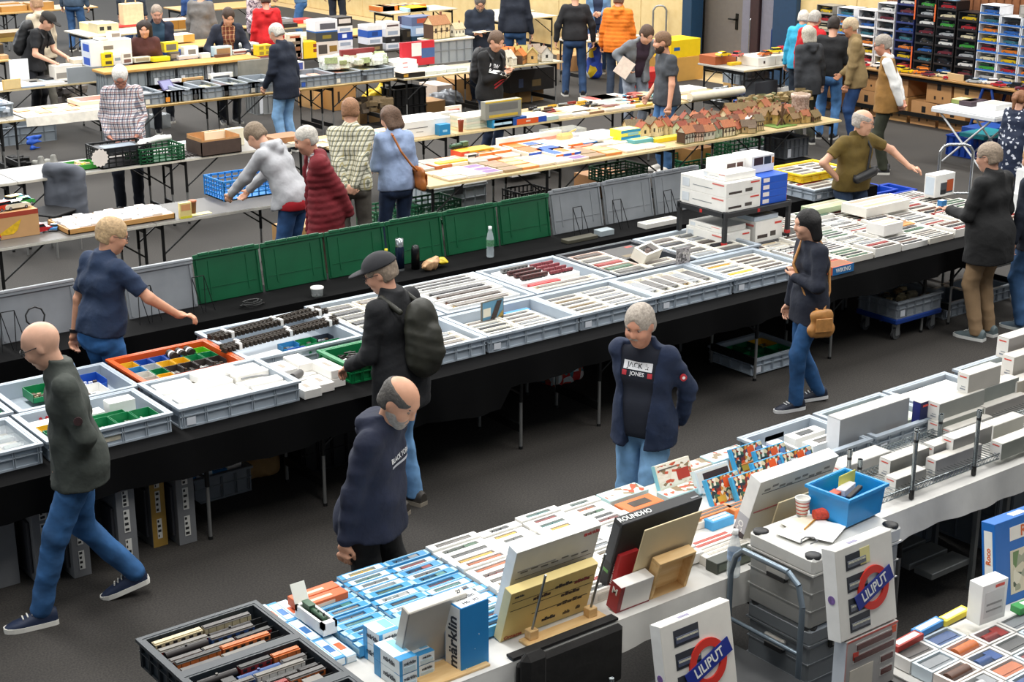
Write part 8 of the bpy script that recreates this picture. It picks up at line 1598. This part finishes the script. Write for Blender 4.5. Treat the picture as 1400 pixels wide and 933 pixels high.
# near visitors
A=person('bald man in a grey-green jacket and blue jeans walking beside the main table',129,833,200,1.78,top='#3d423d',legs='#27507e',leg_mat=denim('#2b5888'),shoes='#1a2742',sole='#e6e3da',hair='none',lean=7,nod=24,turn=-20,lh=(.06,.10,.90,.5,-.6,-.65),rh=(.06,-.10,.90,.5,.6,-.65),feet=((.31,.09),(-.24,-.10)),lift=(0,.075),near=True,hem=.80,collar='#7f99bd',glasses=True,skin='#dcab90',wrinkle=.007,le=(-1,.9,-.2),hairc='#8a7a6c',build=1.08,fat=1.08)
g=G();w_=A['E'][1]*.6+A['SH'][1]*.4;ob('sleeve_badge',G().cyl((w_[0],w_[1]+.062,w_[2]),(w_[0],w_[1]+.072,w_[2]),.024,None,12),mat('#3a2426',.8,0,.2),A['root'])
B=person('grey-haired balding man in a navy hoodie looking down at the near table',0,0,-20,1.74,pos=(3.95,6.34,0),top='#161d33',top_kind='hoodie',hood=True,legs='#0f0f11',hair='ring',hairc='#4e4a46',beard='#9a928a',lean=11,nod=29,turn=-10,lh=(.06,.08,1.0),rh=(-.03,-.23,.83),near=True,hem=.86,fat=1.17,skin='#d09a7c',wrinkle=.007,feet=((.08,.1),(-.08,-.1)))
stick(B,'BLACK YORK',.036,.02,.03,0,mat('#d9d9d9',.7,0,0));stick(B,patch(.2,.014),1,.02,-.005,0,mat('#b9bbc2',.7,0,.1))
Cc=person('man in a black jacket and dark cap with a backpack facing the main table',568,690,148,1.75,top='#15161a',legs=DEN2,leg_mat=denim('#6f9cc9'),shoes='#3a3530',sole='#8f8678',hair='short',hairc='#8a7a6a',glasses=True,build=1.1,lean=7,nod=20,turn=26,lh=(.30,.16,.98),rh=(.18,-.24,.88),near=True,hem=.72,fat=1.12,skin='#d8a085',collar='#1a1b1f',wrinkle=.006,pos=(5.27,8.0,0))
cap_hat(Cc,'#2a2a2e');backpack(Cc,'black and olive backpack on the back of the man in the dark cap','#23231a',.16,.17,.09,-.04)
D=person('grey-haired man with a moustache in an open navy jacket walking with hands behind his back',0,0,240,1.69,pos=(5.99,6.48,0),top='#16243f',legs=DEN2,leg_mat=denim('#7ba7d0'),hair='short',hairc='#a79c90',moustache='#8f857a',lean=5,nod=14,turn=2,lh=(-.17,.17,.92,-.3,-.8,-.4),rh=(-.17,.03,.93,-.3,.8,-.4),le=(-.8,1,.1),re=(-.8,-1,.1),inner='#151a28',opening=1.5,near=True,hem=.82,fat=1.1,skin='#c98f74',feet=((.2,.1),(-.12,-.1)),wrinkle=.007)
D['top'],tp_=[o for o in bpy.data.objects if o.parent==D['root'] and o.name.startswith('undershirt')][0],D['top']
stick(D,patch(.19,.05),1,.0,.075,0,mat('#dfe0e3',.7,0,0),'print_panel');stick(D,'JACK &',.044,.0,.075,0,mat('#1a1d26',.7,0,0));stick(D,'JONES',.034,.0,.028,0,mat('#e3e3e6',.7,0,0));stick(D,patch(.03,.03),1,-.085,.028,0,mat('#b5303a',.7,0,0),'print_panel');stick(D,patch(.03,.03),1,.085,.028,0,mat('#b5303a',.7,0,0),'print_panel')
w_=D['E'][1]*.55+D['SH'][1]*.45+V3(.045,.045,0);n_=_n(V3(.7,.7,0));ob('sleeve_badge',G().cyl(Vector(w_),Vector(w_+n_*.014),.022,None,12).cyl(Vector(w_+n_*.012),Vector(w_+n_*.016),.010,None,8,1),[mat('#b3242c',.6,0,0),mat('#efe9e6',.6,0,0)],D['root'])
Sd=person('seller in a dark blue short-sleeved shirt standing between the tables and reaching to the right',0,0,48,1.75,pos=(4.12,10.05,0),top='#1a2c48',top_kind='shirt',sleeve=.38,legs='#2f66a0',leg_mat=denim('#2f659f'),hair='short',hairc='#b0946f',glasses=True,lean=8,nod=16,turn=-28,rh=(.40,-.36,1.03,.75,-.6,-.1),re=(-.6,-.9,-.5),lh=(-.05,.27,.84),near=True,hem=.92,fat=1.12,skin='#cf9678',wrinkle=.008)
ob('wristwatch',G().cyl(Vector(Sd['W'][1]-V3(0,0,-.005)),Vector(Sd['W'][1]+V3(0,0,.03)),.034,None,12),mat('#1b1b1e',.4,0,0),Sd['root'])
W=person('woman with a black bob in a navy coat carrying a tan shoulder bag',1099,554,196,1.58,top='#181d2c',top_kind='coat',legs='#24507f',leg_mat=denim('#24507f'),shoes='#131a2c',sole='#e0e0e0',hair='bob',hairc='#120f10',lean=2,nod=6,lh=(.17,.02,1.16,-.1,-.6,.5),le=(-.2,1,-.7),rh=(.1,-.22,.8),near=True,hem=.76,feet=((.13,.08),(-.16,-.08)),lift=(0,.02),wrinkle=.006,build=.93)
shoulder_bag(W,'tan leather shoulder bag hanging at the side of the woman in the navy coat','#b98247',1,(.0,.225,.80),(.12,.05,.17))
O=person('balding seller in an olive polo shirt with one hand on his hip',0,0,300,1.69,pos=(11.95,10.05,0),top='#5f4d1c',top_kind='polo',sleeve=.22,legs='#1f3048',hair='ring',hairc='#a39a92',glasses=True,lean=5,nod=10,turn=48,rh=(.02,-.19,1.02,.5,.75,-.3),re=(-.3,-1.2,.05),lh=(.28,.52,1.12,.6,.7,-.15),le=(-.5,.8,.1),near=True,hem=.9,fat=1.15,skin='#d3a085',collar='#544417')
t=worn(O,'belt_bag','black sling bag across the olive polo shirt','bag');g=G();o_=O;q1=o_['SH'][1]*.55+o_['N']*.45;g.tube([Vector(q) for q in (q1-o_['fwd']*.1,q1+o_['d']*.045,q1+o_['fwd']*.13-o_['d']*.08,o_['CH']+o_['fwd']*.165+o_['lat']*.05-o_['d']*.06,o_['P']+o_['fwd']*.185+o_['d']*.14+o_['lat']*.02,o_['P']+o_['fwd']*.16+o_['d']*.16-o_['lat']*.12)],.012,6);ob('strap',g,mat('#1a1a1c',.6),t)
f=F(V3(-.1,-.4,.8),V3(.5,.4,1.4),.01);pc=o_['P']+o_['fwd']*.19+o_['d']*.16;f.limb(pc+o_['lat']*.1+o_['d']*.03,pc-o_['lat']*.1-o_['d']*.03,.05,.045,.02);ob('pouch',f.mesh('pouch',mat('#161618',.5)),None,t)
J=person('broad man in a black jacket and beige trousers at the white boxes',1341,461,132,1.74,top='#141415',build=1.15,legs='#94795a',leg_mat=mat('#94795a',.85,0,.15,8,.3),shoes='#5f6d70',sole='#e3e3df',hair='short',hairc='#8d7d6c',lean=3,nod=10,turn=12,lh=(.33,.16,1.12,.8,.1,.1),rh=(.15,-.24,.9),near=True,hem=.70,fat=1.32,skin='#c9967c',glasses=True)
hp_=wpt(J,J['W'][1]);carton('model_box','small blue and white box in the hand of the man in the black jacket',hp_.x-.03,hp_.y+.06,hp_.z+.02,.07,.05,.05,'#3f86c4',(('t',.1,.9,.1,.9,'#e3e6ea'),))
person('woman with blonde hair in a dark coat half hidden at the frame edge',1402,448,130,1.66,top='#1b2230',legs='#33567f',shoes='#4a5a66',sole='#c9ccc9',hair='long',hairc='#a37f55',hem=.78,nod=10)
# middle of the hall
pl1=plaid('check_shirt_white','#d9d9df',[('#26304f',.055,0,.28,0),('#26304f',.055,.1,.28,1),('#8a4a44',.055,.55,.14,0),('#8a4a44',.055,.6,.14,1),('#c99a6a',.055,.75,.06,1)])
person('white-haired man in a white and navy checked shirt looking down into crates',0,0,282,1.76,pos=(7.42,16.9,0),top='#999',top_mat=pl1,top_kind='shirt',legs='#171d2a',hair='short',hairc='#d6d2cd',glasses=True,lean=7,nod=38,lh=(.17,.15,.93,-.1,-.5,-.6),rh=(.14,-.18,.92,.2,.5,-.7),hem=.84,fat=1.2,skin='#c98872')
Hh=person('man in a light grey hoodie bending over the blue crate',0,0,158,1.76,pos=(7.28,12.82,0),top='#a9aaae',top_kind='hoodie',hood=True,legs=DEN,leg_mat=denim('#274a77'),hair='short',hairc='#7a6a58',lean=30,nod=30,lh=(.62,.14,.92,.5,-.2,-.7),rh=(.58,-.14,.92,.5,.2,-.7),hem=.86,fat=1.1)
f=F(V3(-.4,-.4,.6),V3(.4,.4,1.2),.014);f.limb(V3(.0,.06,.90),V3(.0,-.06,.90),.155,.155,.03);f.cut(V3(0,0,.95),V3(.5,0,1));f.cut(V3(0,0,.83),V3(0,0,-1));ob('red_undershirt',f.mesh('red_undershirt',mat('#b3202c',.85)),None,Hh['root'])
pl2=plaid('check_shirt_red','#d9d2cf',[('#8a2a34',.06,0,.3,0),('#5a2030',.06,.2,.3,1),('#33405f',.06,.6,.15,0),('#33405f',.06,.7,.12,1)])
person('grey-haired man in a dark red quilted jacket with hands behind his back',0,0,196,1.76,pos=(7.22,12.16,0),top='#6f1620',puff=.016,inner=pl2,legs='#3b2a20',hair='shaved',hairc='#b9b3aa',lean=8,nod=16,lh=(-.2,.10,.92,-.2,-.8,-.3),rh=(-.2,-.02,.94,-.2,.8,-.3),le=(-.9,.8,0),re=(-.9,-.8,0),hem=.74,fat=1.08,skin='#d29a80')
pl3=plaid('check_shirt_green','#d3d0bd',[('#3a4434',.045,0,.3,0),('#4a4a30',.045,.3,.28,1),('#a89a5a',.045,.6,.15,0)])
person('man in a green-grey checked shirt seen from behind with clasped hands',0,0,92,1.78,pos=(8.03,13.0,0),top='#999',top_mat=pl3,top_kind='shirt',legs='#5a554e',hair='short',hairc='#8a6346',lean=4,nod=14,lh=(-.2,.06,.90,-.2,-.9,-.35),rh=(-.2,-.02,.90,-.2,.9,-.35),le=(-.6,1,0),re=(-.6,-1,0),hem=.86)
Bw=person('woman in a light blue shirt and dark jeans seen from behind',0,0,118,1.67,pos=(8.50,12.92,0),top='#8d9fc0',top_kind='shirt',legs='#1b2c48',leg_mat=denim('#1b2c48'),hair='bob',hairc='#5b4434',lean=5,nod=22,turn=20,lh=(.28,.14,1.05),rh=(.25,-.1,1.08),hem=.86,build=.92)
shoulder_bag(Bw,'cognac leather bag on the hip of the woman in the light blue shirt','#a35f26',-1,(-.13,-.2,.98),(.16,.05,.17))
person('grey-haired man in a navy jacket and pale jeans at the grey crates',0,0,150,1.77,pos=(10.62,18.8,0),top='#121b2c',legs=DEN2,leg_mat=denim('#7aa2c9'),hair='short',hairc='#c3bfb6',lean=5,nod=24,rh=(-.02,-.22,.84),lh=(.2,.2,.9),hem=.74,inner=None)
Gr=person('man in a black printed hoodie looking at his phone',0,0,318,1.78,pos=(12.37,16.55,0),top='#101012',top_kind='hoodie',hood=True,legs='#22304a',hair='short',hairc='#5b4636',lean=5,nod=26,lh=(.30,.06,1.22,.3,-.5,.6),rh=(.31,-.05,1.2,.3,.5,.6),hem=.84)
for (s_,u,v,sz) in (('NEW',-.06,.02,.07),('BOMB',-.06,-.05,.075),('KING',.05,-.10,.075)):stick(Gr,s_,sz,u,v,0,mat('#e6e6e6',.7,0,0),shear=.2,tilt=-14)
for k in range(2):stick(Gr,patch(.2,.02),1,.04,-.19-k*.04,0,mat('#a01f2c',.7,0,0),'print_stripe',tilt=20)
backpack(Gr,'black backpack on the man in the printed hoodie','#1a1a1d',.14,.17,.09)
T=person('bearded man in a charcoal t-shirt and jeans beside the model houses',0,0,198,1.82,pos=(13.85,14.74,0),top='#3c4046',top_kind='tee',sleeve=.25,legs=DEN2,leg_mat=denim('#47709f'),shoes='#d9d3c9',sole='#e6e3dc',hair='short',hairc='#6b4f38',beard='#3a2a20',lean=3,nod=8,turn=-10,lh=(.08,.26,.84),rh=(.16,-.2,.92),hem=.84,fat=1.06,skin='#d09a7e')
Ln=person('young man in an open grey hoodie bending over the middle row with a booklet',0,0,288,1.80,pos=(14.98,16.62,0),top='#6f7378',legs='#8a919e',hair='short',hairc='#4a3526',lean=30,nod=22,turn=8,rh=(.22,-.22,1.04,.4,.3,-.5),lh=(.42,.30,.9),le=(-.3,1,.3),inner='#2f1f30',hem=.86)
hp_=wpt(Ln,Ln['W'][-1]);tag(ob('booklet',G().cb(-.15,.06,-.004,.004,-.16,.1,0,.002),mat('#d3c2b3',.6,0,.1,20),None,(hp_.x-.03,hp_.y-.08,hp_.z),(R(-20),R(35),R(-40))),'pale booklet in the hand of the bending young man','booklet')
person('broad man in a black sweater and blue jeans seen from behind',785,131,92,1.78,top='#18181b',top_kind='sweater',legs=DEN,leg_mat=denim('#2a4468'),hair='short',hairc='#6a5a4a',lean=1,nod=5,lh=(.02,.3,.88),rh=(.02,-.3,.88),le=(-.4,1,-.2),re=(-.4,-1,-.2),hem=.90,fat=1.18,feet=((.02,.14),(-.03,-.14)))
person('person in a bright orange quilted jacket seen from behind',0,0,75,1.74,pos=(17.0,19.3,0),top='#e0761a',puff=.016,hood=True,legs='#2a3648',hair='short',hairc='#6a5040',lean=3,nod=8,lh=(.1,.28,.86),rh=(.12,-.26,.86),hem=.78,fat=1.08)
person('person in a denim jacket holding a yellow camera bag',0,0,262,1.74,pos=(18.7,21.75,0),top='#6384a8',legs=DEN,inner='#26304a',lean=4,nod=20,lh=(.26,.06,1.08,.2,-.6,.1),rh=(.26,-.06,1.06,.2,.6,.1),hem=.88)
person('man in a black jacket and jeans seen from behind by the white papers',704,118,88,1.82,top='#131a28',legs=DEN,leg_mat=denim('#2f5079'),hair='short',hairc='#3a2f28',lh=(-.06,.24,.86),rh=(.04,-.27,.86),hem=.88,fat=1.08)
Nv=person('grey-haired man in a dark navy vest with glasses writing on a pad',0,0,275,1.78,pos=(15.06,20.4,0),top='#1c2534',legs='#1d2638',hair='short',hairc='#5a5450',beard='#7d766e',glasses=True,lean=6,nod=34,lh=(.28,.08,1.15,.3,-.5,.1),rh=(.28,-.1,1.12,.3,.5,.1),hem=.82,fat=1.08)
hp_=wpt(Nv,(Nv['W'][1]+Nv['W'][-1])*.5);tag(ob('note_pad',G().cb(-.14,.14,-.1,.06,0,.01,0,.002),mat('#e0d3bb',.6),None,(hp_.x,hp_.y-.02,hp_.z+.02),(0,0,R(15))),'cream note pad held by the man in the navy vest','pad')
pl4=plaid('check_shirt_rust','#7a3a24',[('#d9b98a',.06,0,.12,0),('#d9b98a',.06,.3,.12,1),('#3a2018',.06,.5,.2,0)])
person('man in a dark suit jacket over a rust checked shirt leaning on the plank shelf',0,0,296,1.78,pos=(11.05,21.3,0),top='#1d2231',inner=pl4,legs='#22262f',hair='short',hairc='#3a2a20',lean=12,nod=26,lh=(.36,.22,1.05),rh=(.3,-.26,1.02),hem=.78)
person('person in a long bright red coat seen from behind',0,0,110,1.70,pos=(12.75,23.1,0),top='#c4171c',top_kind='coat',hood=True,legs='#2a2a2e',hair='short',hairc='#4a3a30',hem=.55,lean=2,nod=6)
person('person in a grey cardigan seen from behind',280,122,75,1.76,top='#6b6866',top_kind='sweater',legs='#2a2a30',hair='short',hairc='#7a6a5a',hem=.78)
Ph=person('bald man in a dark blue jacket reading his phone',0,0,285,1.78,pos=(10.3,22.0,0),top='#161d30',inner='#1f3a4c',legs='#1d222c',hair='shaved',hairc='#8d7f72',lean=3,nod=22,lh=(.30,.08,1.08,.6,-.5,.2),rh=(.28,-.08,1.06,.6,.5,.1),hem=.82,skin='#cf9a80')
hp_=wpt(Ph,Ph['W'][1]+V3(.06,0,.03));tag(ob('phone',G().cb(-.04,.04,-.006,.006,-.08,.08,0,.003),mat('#22303c',.2,0,0),None,(hp_.x,hp_.y,hp_.z),(R(-40),0,R(40))),'dark smartphone in the hand of the bald man in blue','phone')
person('woman with long dark curly hair in a rust top',0,0,280,1.66,pos=(9.75,21.25,0),top='#4a2622',top_kind='sweater',legs='#22262f',hair='long',hairc='#241814',lean=5,nod=14,hem=.85,build=.9)
Bc=person('young man in a black t-shirt and cap bending over the sheets',0,0,350,1.78,pos=(8.62,22.75,0),top='#15161a',top_kind='tee',sleeve=.3,legs='#22242a',hair='short',hairc='#3a2c22',lean=22,nod=24,lh=(.5,.12,1.0,.8,-.3,-.3),rh=(.42,-.2,.98,.8,.2,-.3),hem=.85)
cap_hat(Bc,'#22201e');backpack(Bc,'black backpack on the young man in the cap','#17181b',.16,.2,.1)
person('man in a cream hooded jacket and olive trousers seen from the side',68,152,140,1.80,top='#c2b49c',top_kind='hoodie',hood=True,legs='#55524a',hair='shaved',hairc='#b08a6a',hem=.80,nod=4,rh=(.1,-.24,.84))
person('person in blue jeans at the far tables, cut off by the frame top',0,0,85,1.76,pos=(12.4,30.2,0),top='#3a4a5c',legs='#3a5f8c',hem=.86)
person('person in dark blue jeans behind the phone man, cut off by the frame top',184,84,80,1.76,top='#28303c',legs='#2a4a78',hem=.86)
person('person in a blue top and black trousers at the drawer box',0,0,100,1.78,pos=(13.6,27.3,0),top='#28467a',legs='#151518',hem=.86)
pl5=speckle('patterned_blouse',['#8f7f8a','#b9a9b0','#5a4a5a','#c9b9bc'],40)
person('older person with white hair and glasses in a patterned top behind the paper bundles',0,0,300,1.66,pos=(13.7,25.2,0),top='#777',top_mat=pl5,top_kind='sweater',legs='#22242c',hair='short',hairc='#d3cfc6',glasses=True,lean=16,nod=30,lh=(.4,.1,1.0),rh=(.4,-.15,.98),z=-.0)
person('person in denim reaching into the tool case from the far side',414,66,190,1.76,top='#5a7a9c',legs='#3a6290',lean=8,nod=20,lh=(.5,.1,.95),hem=.9,sleeve=.3,top_kind='tee')
Gb=person('person in a grey top carrying a black backpack at the wall tables',462,52,85,1.78,top='#6f7478',legs='#2a2f3a',hem=.86,hair='short',hairc='#4a3a30');backpack(Gb,'black backpack on the person in the grey top by the wall','#1a1b1e',.16,.2,.1)
# by the car displays
person('white-haired person in a turquoise jacket behind the red jacket',0,0,60,1.64,pos=(18.1,16.38,0),top='#2f9fc4',legs='#26303c',hair='short',hairc='#cfc9bd',hem=.8)
person('grey-haired man in a bright red jacket seen from behind',0,0,48,1.72,pos=(17.66,15.78,0),top='#b8141c',collar='#26262a',legs='#33567f',hair='short',hairc='#a9a39b',hem=.72,lean=3,nod=10,fat=1.08)
person('grey-haired woman in a charcoal hooded jacket and olive trousers',1100,197,112,1.66,top='#2c2e32',hood=True,legs='#33342a',hair='bob',hairc='#b0aa9c',hem=.74,lean=3,nod=8,lh=(-.05,.22,.82),rh=(.02,-.26,.84),fat=1.05)
person('dark-haired man in a black sweater and faded jeans by the display cases',0,0,70,1.74,pos=(17.2,14.98,0),top='#16171a',top_kind='sweater',legs=DEN2,leg_mat=denim('#4f7fb3'),hair='short',hairc='#241a14',hem=.90,rh=(.1,-.28,.88))
person('older man in a tan jacket and blue trousers looking at the display cases',0,0,172,1.80,pos=(17.1,14.4,0),top='#85704a',legs='#1a3a66',hair='short',hairc='#b09c80',glasses=True,collar='#d9d3c6',hem=.80,lean=6,nod=20,lh=(.14,.2,.84),rh=(.2,-.1,.95),skin='#c08868')
person('grey-haired man in a tan waistcoat over a white shirt with hands behind his back',1206,236,166,1.79,top='#8a6430',top_kind='vest',inner='#e3e3e0',legs='#2c2f22',hair='short',hairc='#8f867c',glasses=True,collar='#dfdfdc',lean=4,nod=16,lh=(-.17,.16,.86,-.3,-.5,-.7),rh=(-.2,.03,.88,-.3,.5,-.7),le=(-.8,.7,0),hem=.78,fat=1.12,skin='#d0937a')
sp=speckle('dotted_fabric',['#16223c','#16223c','#182640','#16223c','#142038','#16223c','#16223c','#c9ccd6'],30)
person('girl with a ponytail in a dotted navy dress beside the white folding table',0,0,60,1.37,pos=(15.75,10.85,0),top='#182640',top_mat=sp,top_kind='dress',legs='#22283a',hair='tail',hairc='#7a4f30',hem=.45,build=.85,turn=-20)
